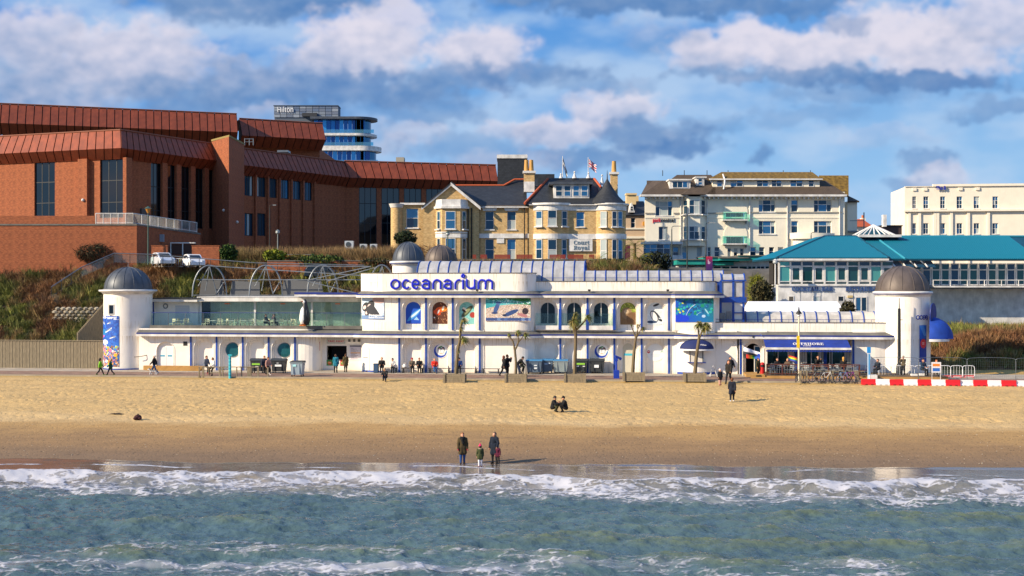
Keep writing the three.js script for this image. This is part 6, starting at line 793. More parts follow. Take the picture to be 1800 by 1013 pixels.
// restaurant with the teal tiled roof
{
const d = 126, f = new Frame(1465, d, 0, 6), t = f.thing('teal_roof_restaurant', 'white restaurant building with long windows and bright teal tiled hip roof', 'restaurant'); const X = (px, z = 0) => f.u(px, z), Y = (py, z = 0) => f.y(1465, py, z), W = M.trim;
const T = std({ color: 0x0a4d64, roughness: .5, map: wearTex });
const slope = (a, b, c, e, n) => { // corners: eave start, eave end, ridge end, ridge start
const g = mesh('roof', plate(a, b, c, e, .15), T, t), rb = [], A = V(...a), Bv = V(...b), C = V(...c), E = V(...e); const dir = Bv.clone().sub(A).normalize(), L = A.distanceTo(Bv), up = E.clone().sub(A); up.addScaledVector(dir, -up.dot(dir)); const e0 = E.clone().sub(A).dot(dir), c0 = C.clone().sub(A).dot(dir);
for (let i = 1; i < n; i++) { const x = L * i / n; let h = 1; if (x < e0) h = x / e0; if (x > c0) h = Math.min(h, (L - x) / (L - c0)); if (h < .03) continue; const p = A.clone().addScaledVector(dir, x); const q = p.clone().addScaledVector(up, h); p.y += .06; q.y += .06; rb.push(bar(p, q, .075, 5)); }
const m = mesh('tile_rib', rb, paint(0x106a86, .45), t); m.userData.kind = 'stuff';
};
const z1 = .8, zr = -7.5, P = (px, py, z) => [X(px, z), Y(py, z), z];
slope(P(1365, 455, z1), P(1563, 455, z1), [X(1505, zr), Y(417, zr), zr], [X(1450, zr), Y(417, zr), zr], 66);
slope(P(1563, 455, z1), [X(1590, z1), Y(455, z1), -12], [X(1520, zr), Y(417, zr), -12], [X(1505, zr), Y(417, zr), zr], 40);
slope([X(1365, z1), Y(455, z1), -12], P(1365, 455, z1), [X(1450, zr), Y(417, zr), zr], [X(1450, zr), Y(417, zr), -12], 40);
for (const [a, b] of [[P(1563, 454, z1), P(1505, 416, zr)], [P(1365, 454, z1), P(1450, 416, zr)], [P(1450, 416, zr), P(1505, 416, zr)]]) mesh('ridge_tiles', bar(a, b, .13, 6), T, t);
// second wing, set back
const z2 = -3, zq = -11; slope(P(1530, 457, z2), P(1830, 457, z2), P(1830, 417, zq), P(1500, 417, zq), 90); mesh('ridge_tiles', [bar(P(1500, 416, zq), P(1830, 416, zq), .13, 6), bar(P(1538, 417, zq + .3), P(1592, 456, z2 + .3), .13, 6)], paint(0x2a8aa0), t);
mesh('gutter', [box(X(1366, z1), X(1563, z1), Y(459), Y(455.5), -.2, z1)], W, t);
// glazing band
mesh('wall', box(X(1368), X(1572), -4.5, Y(501), -11, -.02), W, t); mesh('dark_room', box(X(1370), X(1570), Y(501), Y(458), -5, -3), M.roomDark, t);
for (let i = 0; i < 10; i++) { const a = 1369.5 + i * 20.05, b = a + 20.05; const w = mesh('window', [box(X(a), X(b), Y(501.5), Y(499.8), -.1, .05), box(X(a), X(b), Y(496.5), Y(494.8), -.1, .05), box(X(a), X(b), Y(469.8), Y(467.6), -.1, .05), box(X(a), X(b), Y(461), Y(459), -.1, .05), box(X(a) - .09, X(a) + .09, Y(499.8), Y(461), -.1, .07)], W, t); const G = i % 4 === 0 ? phys({ color: 0x4f9a94, roughness: .05, metalness: .3 }) : M.glassTeal; mesh('pane', box(X(a) + .09, X(b) - .09, Y(494.8), Y(469.8), -.06, -.03), G, w); mesh('pane', box(X(a) + .09, X(b) - .09, Y(467.6), Y(461), -.06, -.03), i % 3 ? M.glassBlue : G, w); mesh('pane', box(X(a) + .09, X(b) - .09, Y(499.8), Y(496.5), -.06, -.03), M.glassTeal, w); if (i % 2) mesh('opening_light', [box(X(a) + .1, X(b) - .1, Y(472), Y(470), -.03, .03), box(X(a) + .1, X(b) - .1, Y(494.6), Y(492.5), -.03, .03), box(X(a) + .1, X(a) + .25, Y(492.5), Y(472), -.03, .03), box(X(b) - .25, X(b) - .1, Y(492.5), Y(472), -.03, .03)], W, w); }
mesh('sill_band', box(X(1367), X(1573), Y(503.5), Y(501.6), -.1, .12), W, t);
for (const [a, b] of [[1386, 1396], [1429.5, 1441], [1473, 1484]]) win(t, X(a), X(b), Y(531), Y(521), .02, { glass: a === 1429.5 ? M.net : M.glassDark }); win(t, X(1503), X(1525), Y(549), Y(522), .03, { cols: [1, 1], f: .12 }); mesh('wall_light', box(X(1490), X(1499), Y(524), Y(520), 0, .1), paint(0xc9b27c), t);
mesh('panel_joint', [1407, 1443, 1500].map(px => box(X(px), X(px) + .03, Y(560), Y(504), -.01, .006)), M.paintGrey, t).userData.kind = 'stuff';
// wing windows with raking glass canopies, balcony
mesh('wall', [box(X(1570, -5), X(1830, -5), -4.5, Y(508), -11, -5)], W, t);
for (let i = 0; i < 15; i++) win(t, X(1572 + i * 16.5, -5), X(1572 + i * 16.5 + 15.5, -5), Y(502), Y(462), -5, { rows: [2.4, 1], glass: i % 3 ? M.glassTeal : M.glassBlue, f: .12 });
for (let i = 0; i < 4; i++) { const a = 1566 + i * 19; mesh('glass_canopy', plate([X(a + 8, -2), Y(470, -2), -2.2], [X(a + 24, -2), Y(470, -2), -2.2], [X(a + 15, -4.6), Y(459, -4.6), -4.8], [X(a, -4.6), Y(459, -4.6), -4.8], .05), M.glassSky, t); mesh('canopy_beam', bar([X(a + 8, -2), Y(469.5, -2), -2.1], [X(a, -4.6), Y(458.5, -4.6), -4.8], .09), W, t); }
mesh('balcony', [box(X(1640, -3), X(1830, -3), Y(506), Y(503), -5, -2.5), bar([X(1640, -2.6), Y(493), -2.6], [X(1830, -2.6), Y(493), -2.6], .05), ...[0, 1, 2, 3, 4, 5, 6].map(i => bar([X(1641 + i * 30, -2.6), Y(503), -2.6], [X(1641 + i * 30, -2.6), Y(493), -2.6], .05))], W, t);
// glass pyramid rooflight
const zp = -9, bx = [P(1510, 416, zp), P(1585, 416, zp), [X(1585, zp), Y(416, zp), zp - 5], [X(1510, zp), Y(416, zp), zp - 5]], ap = [X(1547.5, zp), Y(394, zp), zp - 2.5], py = mesh('rooflight', [box(X(1510, zp), X(1585, zp), Y(417.5, zp), Y(413, zp), zp - 5, zp + .06)], W, t);
const ring = [...Array(13)].map((_, i) => { const a = R(180 + i * 15), rx = (X(1585, zp) - X(1510, zp)) / 2; return [ap[0] + rx * Math.cos(a), Y(413, zp), zp - 2.5 - 2.5 * Math.sin(a)]; }); for (let i = 0; i < 12; i++) { mesh('pane', plate(ring[i], ring[i + 1], ap, ap, .04), M.glassTeal, py); mesh('glazing_bar', bar(ring[i], ap, .09, 5), W, py); }
const s1 = f.thing('lettering_sign', 'blue serif letters reading COCKTAIL BAR on the white restaurant wall', 'sign'); await words(s1, 'letter', 'COCKTAIL BAR', 'serif_bold', .47, .1, X(1391.5), Y(512.6), .02, paint(0x2f4f86), X(1464) - X(1391.5), true);
const s2 = f.thing('lettering_sign', 'blue serif letters reading RESTAURANT beside the brown dome', 'sign'); await words(s2, 'letter', 'RESTAURANT', 'serif_bold', .47, .1, X(1486), Y(512.6), .02, paint(0x2f4f86), X(1556) - X(1486), true);
const m = thing('marquee', 'white fabric ridge marquee between the vaulted roof and the restaurant', 'marquee', [wx(1400, 119), 7, -119]), mx = px => wx(px, 119) - wx(1400, 119), my = py => wy(py, 119) - 7; mesh('canopy', hull([[mx(1319), my(549), -4], [mx(1486), my(549), -4], [mx(1486), my(549), 0], [mx(1319), my(549), 0], [mx(1323), my(531), -2.4], [mx(1482), my(531), -2.4], [mx(1482), my(531), -2], [mx(1323), my(531), -2]]), std({ color: 0xeceef2, roughness: .8 }), m); for (const px of [1322, 1400, 1483]) mesh('leg', bar([mx(px), -1, -.3], [mx(px), my(549), -.3], .06), M.trim, m);
}
// ---------- cafe front on the promenade ----------
const ORD = 'first second third fourth fifth sixth seventh eighth ninth tenth eleventh twelfth thirteenth fourteenth fifteenth sixteenth seventeenth eighteenth nineteenth twentieth'.split(' '), ord = i => i < 20 ? ORD[i] : 'twenty-' + ORD[i - 20];
{
const z = ZF, zb = ZF - 1.6;
{ const n = niche(1258.5, 1296, z, 0, Y.canTop, AQ, { top: 3.1, w: 1.95 }), s = new THREE.Shape(), h = new THREE.Path(); archPath(s, n.c - .72, n.c + .72, .95, 2.55); archPath(h, n.c - .66, n.c + .66, 1.02, 2.49); s.holes.push(h); const f = mesh('window', ext(s, n.bz + .002, n.bz + .06), M.trim, AQ), p = new THREE.Shape(); archPath(p, n.c - .66, n.c + .66, 1.02, 2.49); mesh('pane', ext(p, n.bz + .01, n.bz + .03), phys({ color: 0x14454c, roughness: .05, metalness: .3 }), f); }
{ const n = niche(1304, 1345, z, 0, Y.canTop, AQ, { top: 3.1, w: 1.9, open: true }); mesh('doorway', [box(n.c - 1, n.c + 1, 0, 3.1, n.bz - 1.6, n.bz - 1.4), box(n.c - 1.1, n.c - 1, 0, 3.1, n.bz - 1.5, n.bz), box(n.c + 1, n.c + 1.1, 0, 3.1, n.bz - 1.5, n.bz)], M.roomDark, AQ); const d = mesh('door', [box(n.c + .1, n.c + .18, .05, 2.6, n.bz - .05, n.bz), box(n.c + .72, n.c + .8, .05, 2.6, n.bz - .05, n.bz), box(n.c + .18, n.c + .72, 2.5, 2.6, n.bz - .05, n.bz), box(n.c + .18, n.c + .72, .05, .2, n.bz - .05, n.bz)], M.trim, AQ); mesh('pane', box(n.c + .18, n.c + .72, .2, 2.5, n.bz - .035, n.bz - .02), M.glassBlue, d); }
// glazed cafe wall with white columns and blue posts
const a = u(1345, zb), b = u(1500, zb); mesh('cafe_wall', [box(a, b, 2.6, Y.canTop, zb - .2, zb), box(a, b, 0, .5, zb - .2, zb), box(a, b, 3.2, 3.3, zb, ZF), box(u(1345, z), u(1345, z) + .2, 0, Y.canTop, zb, z - .01), box(u(1500, z) - .02, u(1500, z) + .2, 0, Y.canTop, zb, z - .01)], M.white, AQ); mesh('cafe_room', [box(a, b, 0, 3.2, -9, -8.8), box(a, b, 0, .02, -9, zb)], M.roomDark, AQ);
for (const [p, q, c] of [[1348, 1388, 2], [1392, 1411, 1], [1413, 1440, 2], [1452, 1460, 1], [1462, 1488, 1]]) win(AQ, u(p, zb), u(q, zb), .5, 2.6, zb - .02, { cols: Array(c).fill(1), glass: M.glassTeal, f: .1 });
for (const px of [1390, 1412, 1446, 1490]) mesh('column', [0, .22, .44].map(o => box(u(px, zb) + o - .3, u(px, zb) + o - .12, 0, 3.2, zb, zb + .18)), M.trim, AQ);
for (const px of [1346, 1399, 1450]) mesh('blue_post', box(u(px, zb) - .14, u(px, zb) + .14, 0, 3.2, zb + .2, zb + .36), M.blue, AQ);
// timber deck and steps
const dk = F0.thing('cafe_deck', 'low timber deck with yellow pine step under the cafe tables', 'deck'); const x0 = u(1345, 2), x1 = u(1660, 2);
for (let i = 0; i < 18; i++) mesh('board', box(x0, x1, .22, .26, -2.6 + i * .34, -2.6 + i * .34 + .325), M.wood, dk); mesh('fascia', [box(x0, x1, .02, .219, 3.4, 3.5), box(x0 - 1.4, x0 + 9, .015, .12, 3.52, 3.8), box(u(1308, 0), x0 - .02, .015, .2, -1.3, 2.4)], M.yellowWood, dk);
const rl = F0.thing('deck_railing', 'dark stained timber railing with thin balusters along the cafe deck', 'railing'); mesh('top_rail', [box(x0, u(1512, 3.2), 1.17, 1.25, 3.1, 3.28)], paint(0x5a2d20, .6), rl); mesh('bottom_rail', box(x0, u(1512, 3.2), .36, .43, 3.16, 3.22), paint(0x5a2d20, .6), rl); for (let i = 0; i <= 36; i++) { const x = mix(x0 + .05, u(1512, 3.2) - .05, i / 36); mesh(i % 6 ? 'baluster' : 'post', i % 6 ? box(x - .014, x + .014, .43, 1.17, 3.17, 3.2) : box(x - .05, x + .05, .26, 1.17, 3.14, 3.24), i % 6 ? M.paintGrey : paint(0x5a2d20, .6), rl); }
// big blue awning
const aw = F0.thing('awning', 'long blue fabric awning with white lettering and scalloped edge over the cafe front', 'awning'); const A = u(1346, 1.4), Bq = u(1496, 1.4), zt = ZF + .66, zo = 1.5, yt = 3.22, yo = 2.62; const blueF = std({ color: 0x153a9e, roughness: .8, map: wearTex });
mesh('fabric', plate([A, yo, zo], [Bq, yo, zo], [Bq, yt, zt], [A, yt, zt], .03), blueF, aw); mesh('front_bar', box(A - .05, Bq + .05, yo - .2, yo - .01, zo - .06, zo + .06), M.trim, aw); mesh('scallop', [...Array(30)].map((_, i) => { const s = new THREE.Shape(), w = (Bq - A) / 30; s.moveTo(0, 0); s.absarc(w / 2, -.08, w / 2, Math.PI, 0, false); s.lineTo(w, 0); const g = ext(s, 0, .015, 6); g.translate(A + i * w, yo - .2, zo - .01); return g; }), blueF, aw).userData.kind = 'stuff';
for (const x of [A + .3, Bq - .3]) mesh('arm', bar([x, yo - .1, zo], [x, 2.7, ZF - 1.5], .04), M.trim, aw);
const txt = await words(aw, 'lettering', 'OFFSHORE', 'serif_bold', .34, .02, 0, 0, 0, M.trim, 2.7); txt.position.set(u(1394, 1.2), 2.82, 1.16); txt.rotation.x = -1.0 + .0; const txt2 = await words(aw, 'lettering', 'CAFE', 'serif_bold', .14, .02, 0, 0, 0, M.trim, .7); txt2.position.set(u(1412, 1.4), 2.71, 1.36); txt2.rotation.x = -1.0;
// kiosk dome awning
const ka = F0.thing('awning', 'dark blue domed awning with white scalloped edge over the kiosk hatch', 'awning'); const kc = u(1225, -.3), g = new THREE.SphereGeometry(1.55, 18, 8, 0, Math.PI, 0, Math.PI / 2); g.scale(1, .58, .75); g.translate(kc, 2.35, -.45); mesh('fabric', g, std({ color: 0x16265c, roughness: .8, side: THREE.DoubleSide }), ka); mesh('edge', (() => { const q = new THREE.CylinderGeometry(1.55, 1.55, .14, 24, 1, true, -Math.PI / 2, Math.PI); q.scale(1, 1, .75); q.translate(kc, 2.29, -.45); return q; })(), std({ color: 0xe6e6e6, side: THREE.DoubleSide }), ka); const kt = await words(ka, 'lettering', 'offshore', 'sans_bold', .14, .02, 0, 0, 0, M.trim, .55); kt.position.set(u(1231, .4), 2.72, .58); kt.rotation.set(-.6, .2, 0);
mesh('kiosk_hatch', [box(kc - .62, kc + .62, 1.15, 2.3, -.4, -.16)], paint(0xd8d2c4), AQ); mesh('kiosk_sill', box(kc - .85, kc + .8, 1.08, 1.15, -.4, .12), M.deepBlue, AQ); mesh('kiosk_frame', [box(kc - .66, kc - .6, 1.15, 2.3, -.2, -.13), box(kc + .5, kc + .56, 1.15, 2.3, -.2, -.13)], M.darkSteel, AQ);
// oval sign
const ov = F0.thing('oval_sign', 'blue oval cafe sign on the canopy edge above the doorway', 'sign'); const oc = u(1325, .2), oy = yy(1325, 593, .2); const s = new THREE.Shape(); s.absellipse(0, 0, .8, .43, 0, 7); const og = uvFit(ext(s, 0, .05, 24)); og.translate(oc, oy, -.44); mesh('board', og, print(256, 128, (c, w, h) => { c.fillStyle = '#1544c0'; c.fillRect(0, 0, w, h); c.strokeStyle = '#e8eefc'; c.lineWidth = 5; c.beginPath(); c.moveTo(w * .28, h * .12); c.lineTo(w * .36, h * .26); c.moveTo(w * .72, h * .12); c.lineTo(w * .64, h * .26); c.stroke(); c.fillStyle = '#9ec2f4'; c.font = 'bold 30px sans-serif'; c.textAlign = 'center'; c.fillText('OFFSHORE', w / 2, h * .62); c.font = 'bold 18px sans-serif'; c.fillText('CAFE', w / 2, h * .84); }), ov, { uv: true }); mesh('bracket', box(oc - .05, oc + .05, oy - .1, oy + .1, -.6, -.44), M.darkSteel, ov);
// cafe tables and chairs on the deck
const cw = paint(0x8e9497, .5), tb = paint(0x7a4a30, .7);
const chair = (name, mat) => { const t = thing(name, 'slatted chair', 'chair'); mesh('seat', box(-.21, .21, .42, .46, -.2, .2), mat, t); mesh('backrest', [box(-.2, .2, .62, .7, -.21, -.18), box(-.2, .2, .76, .9, -.21, -.18), box(-.21, -.18, .46, .92, -.215, -.175), box(.18, .21, .46, .92, -.215, -.175)], mat, t); for (const [x, zz] of [[-.19, -.18], [.19, -.18], [-.19, .18], [.19, .18]]) mesh('leg', box(x - .018, x + .018, 0, .42, zz - .018, zz + .018), mat, t); return t; };
const c0 = chair('cafe_chair', cw); let first = true; const put = (proto, px, s2, y, ang, label, group) => { const c = first ? proto : proto.clone(); if (!first) { c.name = numbered(proto.name); scene.add(c); } first = false; c.position.set(...F0.world(u(px, s2), y, s2)); c.rotation.y = -F0.th + ang; c.userData = { label, category: 'chair', group, kind: 'thing' }; return c; };
const r = rng(3); for (let i = 0; i < 26; i++) put(c0, 1352 + i * 6.1, i % 2 ? 2.3 : 1.2, .26, r() * 6.3, ord(i) + ' grey slatted cafe chair along the deck, counting from the doorway', 'grey chairs on the cafe deck');
for (let i = 0; i < 9; i++) { const px = 1356 + i * 17.5, t = thing('cafe_table', ord(i) + ' square brown cafe table along the deck, counting from the doorway', 'table', F0.world(u(px, 1.8), .26, 1.8), -F0.th, 'brown tables on the cafe deck'); mesh('tabletop', box(-.4, .4, .7, .74, -.4, .4), tb, t); mesh('pedestal', [cyl(.03, .03, .7, 0, 0, 0, 6), box(-.2, .2, 0, .03, -.2, .2)], M.darkSteel, t); }
// cream chairs and white tables on the terrace
first = true; const c1 = chair('terrace_chair', paint(0xd8cfae, .6)); const pxs = [303, 309, 316, 322, 329, 334, 359, 363, 385, 390, 396, 404, 412, 419, 426, 435, 441, 448, 455, 461, 474, 480, 487, 494, 502, 509, 516, 522]; pxs.forEach((px, i) => put(c1, px, -1.9 - (i % 3) * .55, 4.0, r() * 6.3, ord(i) + ' cream terrace chair behind the glass, counting from the domed tower', 'cream chairs on the upper terrace'));
[313, 319, 374, 399, 407, 431, 444, 464, 484, 506, 553].forEach((px, i) => { const t = thing('terrace_table', ord(i) + ' pale pedestal table behind the glass, counting from the domed tower', 'table', F0.world(u(px, -2.1), 4.0, -2.1), -F0.th, 'pale tables on the upper terrace'); mesh('tabletop', box(-.35, .35, .71, .75, -.35, .35), paint(0xe6e0d0, .5), t); mesh('pedestal', [cyl(.035, .035, .71, 0, 0, 0, 6), box(-.2, .2, 0, .03, -.2, .2)], M.trim, t); });
}
// timber steps at the domed tower
{ const t = F0.thing('timber_steps', 'wide yellow pine steps below the arched white doors', 'steps'); for (let i = 0; i < 4; i++) mesh('tread', box(u(238 + i * 5, 1.3), u(344, 1.3), .01, .42 - i * .1, ZL + .05 + i * .32, ZL + .05 + (i + 1) * .32 - .01), M.yellowWood, t); }
// benches along the wall
{
let b0; const mk = (a, b, z, label) => { const w = (u(b, z) - u(a, z)) / 2, t = F0.thing('wall_bench', label, 'bench', 'dark slatted benches along the white wall'); t.position.set(...F0.world((u(a, z) + u(b, z)) / 2, 0, z)); for (let i = 0; i < 3; i++) mesh('slat', box(-w, w, .42, .46, -.18 + i * .13, -.07 + i * .13), paint(0x4a3c30, .8), t); for (const x of [-w + .15, w - .15]) mesh('leg', [box(x - .04, x + .04, 0, .42, -.16, -.1), box(x - .04, x + .04, 0, .42, .12, .18), box(x - .04, x + .04, .36, .42, -.1, .12)], M.darkSteel, t); };
[[672, 699, .5, 'dark bench beside the blue crate with two people on it'], [706, 745, .45, 'dark bench under the plain arch with a white bag and two people'], [753, 792, .45, 'dark bench under the penguin emblem with a person in red'], [800, 840, .45, 'dark bench behind the palm with a person in blue'], [847, 879, .45, 'empty dark bench before the plain curved wall']].forEach(q => mk(...q));
const c = F0.thing('blue_crate', 'dark blue cloth covered crate standing beside the seated bald man', 'crate'); const z = .7, x = u(661, z); mesh('body', [box(x - .2, x + .22, .04, .8, z - .25, z + .25), box(x - .22, x + .24, .8, .86, z - .27, z + .27)], paint(0x2c4a6c), c); mesh('foot', box(x - .15, x + .17, 0, .04, z - .2, z + .2), M.black, c);
const g = F0.thing('white_bag', 'white carrier bag on the bench beside the camouflage jacket', 'bag'); g.position.set(...F0.world(u(711, .45), .46, .45)); const lg = new THREE.LatheGeometry([[0, 0], [.17, .02], [.2, .14], [.17, .26], [.09, .34], [.1, .38]].map(p => new THREE.Vector2(...p)), 10); lg.scale(1, 1, .7); mesh('bag', lg, paint(0xe6e4e0), g); mesh('handle', [pipe([[-.08, .36, 0], [-.06, .48, 0], [.06, .48, 0], [.08, .36, 0]], .012)], paint(0xe6e4e0), g);
}
// wheeled refuse bins
{
function bin(px, py, w, h, dp, body, lid, label, sticker, flat) {
const d = FOC * (EYE - PROM) / (py - CY), t = thing('wheeled_bin', label, 'bin', [wx(px, d), PROM, -d], -F0.th, 'wheeled refuse bins on the promenade'); const W = w / 2, D = dp / 2, y0 = .18;
mesh('body', hull([[-W * .86, y0, -D * .8], [W * .86, y0, -D * .8], [W * .86, y0, D * .8], [-W * .86, y0, D * .8], [-W, h - .12, -D], [W, h - .12, -D], [W, h - .12, D], [-W, h - .12, D]]), body, t); mesh('rim', box(-W - .04, W + .04, h - .16, h - .09, -D - .04, D + .04), body, t); for (const x of [-.5, .5]) mesh('rib', box(W * x - .03, W * x + .03, y0 + .1, h - .16, D * .8, D + .015), body, t);
if (flat) mesh('lid', hull([[-W - .05, h - .1, -D - .05], [W + .05, h - .1, -D - .05], [W + .05, h - .1, D + .05], [-W - .05, h - .1, D + .05], [-W - .02, h + .02, -D], [W + .02, h + .02, -D], [W + .02, h - .02, D], [-W - .02, h - .02, D]]), lid, t);
else { const s = new THREE.Shape(); s.moveTo(-D - .05, 0); s.lineTo(D + .05, 0); s.quadraticCurveTo(D * .8, .16, 0, .18); s.quadraticCurveTo(-D * .8, .16, -D - .05, 0); const g = ext(s, -W - .04, W + .04, 6); g.rotateY(Math.PI / 2); g.translate(0, h - .1, 0); mesh('lid', g, lid, t); }
for (const x of [-1, 1]) for (const z of [-1, 1]) { const g = new THREE.CylinderGeometry(.09, .09, .06, 12); g.rotateZ(Math.PI / 2); g.translate(x * W * .75, .09, z * D * .7); mesh('wheel', g, M.rubber, t); }
for (const x of [-1, 1]) mesh('trunnion', bar([x * W, h - .3, 0], [x * (W + .1), h - .3, 0], .03), M.steel, t);
(sticker || []).forEach(([x, y, sw, sh, c]) => mesh('sticker', box(x - sw / 2, x + sw / 2, y - sh / 2, y + sh / 2, D * .93, D + .02), paint(c), t));
}
const dk = paint(0x33383b, .55), gal = paint(0x9aa7a8, .4, { metalness: .3 }), slate = paint(0x5a6b7c, .5), bl = paint(0x3d7fae, .5);
bin(454, 656.5, 1.3, 1.3, .85, dk, dk, 'dark wheeled bin with a green label beside the seated couple', [[-.1, .85, .75, .16, 0x8cc63f], [0, .6, .3, .12, 0xe8e8e8]]);
bin(490.5, 656.5, 1.3, 1.3, .9, dk, dk, 'dark wheeled bin with one white label below the second round window', [[.05, .72, .62, .18, 0xe8ecec], [0, .95, .2, .06, 0xc8ccd0]]);
bin(523, 662.5, 1.12, 1.38, .95, paint(0x8fa0ae, .45), dk, 'pale grey wheeled bin with dark lid standing alone', [[-.15, 1.0, .3, .18, 0x9fd8e0]], true);
bin(939.5, 658, 1.42, 1.32, 1.0, slate, bl, 'blue grey bin with blue lid and two small notices', [[.15, .8, .26, .1, 0xdfe4e6], [.15, .55, .26, .14, 0xdfe4e6]], true);
bin(962.5, 657, 1.05, 1.32, 1.0, slate, bl, 'blue grey bin with blue lid squeezed between two others', [[-.1, .9, .3, .12, 0x9ab4cc], [.2, .95, .2, .08, 0xdfe4e6]], true);
bin(986, 657.5, 1.3, 1.3, 1.0, gal, bl, 'pale galvanised bin with blue lid', [], true);
bin(1021, 657, 1.25, 1.3, .9, dk, dk, 'dark wheeled bin with a green label behind the tall palm', [[0, .9, .8, .16, 0x8cc63f], [-.3, .68, .3, .1, 0xe8e8e8], [.3, .68, .2, .08, 0xe8e8e8]]);
bin(1050, 657, 1.3, 1.3, .95, dk, dk, 'dark wheeled bin with a white label under the penguin emblem', [[-.05, .68, .42, .26, 0xe8ecec]]);
}
// timber rail and posts at the edge of the sand
{
const t = thing('timber_rail', 'low grey timber post and rail fence half buried in sand by the teal post', 'fence', [wx(400, 106), 2, -106]); const X = px => wx(px, 106) - wx(400, 106);
[[350, .1], [357, .16], [367, .06], [386.5, .16], [391.5, .1], [416, .07], [424.5, .08], [437, .26], [441, .1], [453.5, .14], [470.5, .12]].forEach(([px, w]) => mesh('post', box(X(px) - w / 2, X(px) + w / 2, -.5, w > .2 ? .98 : .92, -.08, .08), M.oldWood, t)); mesh('rail', [box(X(349), X(455), .92, .99, -.1, .1)], M.oldWood, t); mesh('rail', box(X(367), X(388), .4, .48, -.09, .05), M.oldWood, t);
const p = thing('teal_post', 'turquoise marker post with darker bands before the round window', 'post', [wx(404, 105.5), 2, -105.5]); mesh('shaft', cyl(.12, .11, 2.2, 0, -.2, 0, 10), paint(0x35b8c8, .6), p); for (let i = 0; i < 6; i++) mesh('band', cyl(.122, .122, .1, 0, .2 + i * .3, 0, 10), paint(0x1f93ac, .6), p); mesh('cap', box(-.17, .17, 1.98, 2.1, -.12, .12), paint(0x35b8c8, .6), p);
}
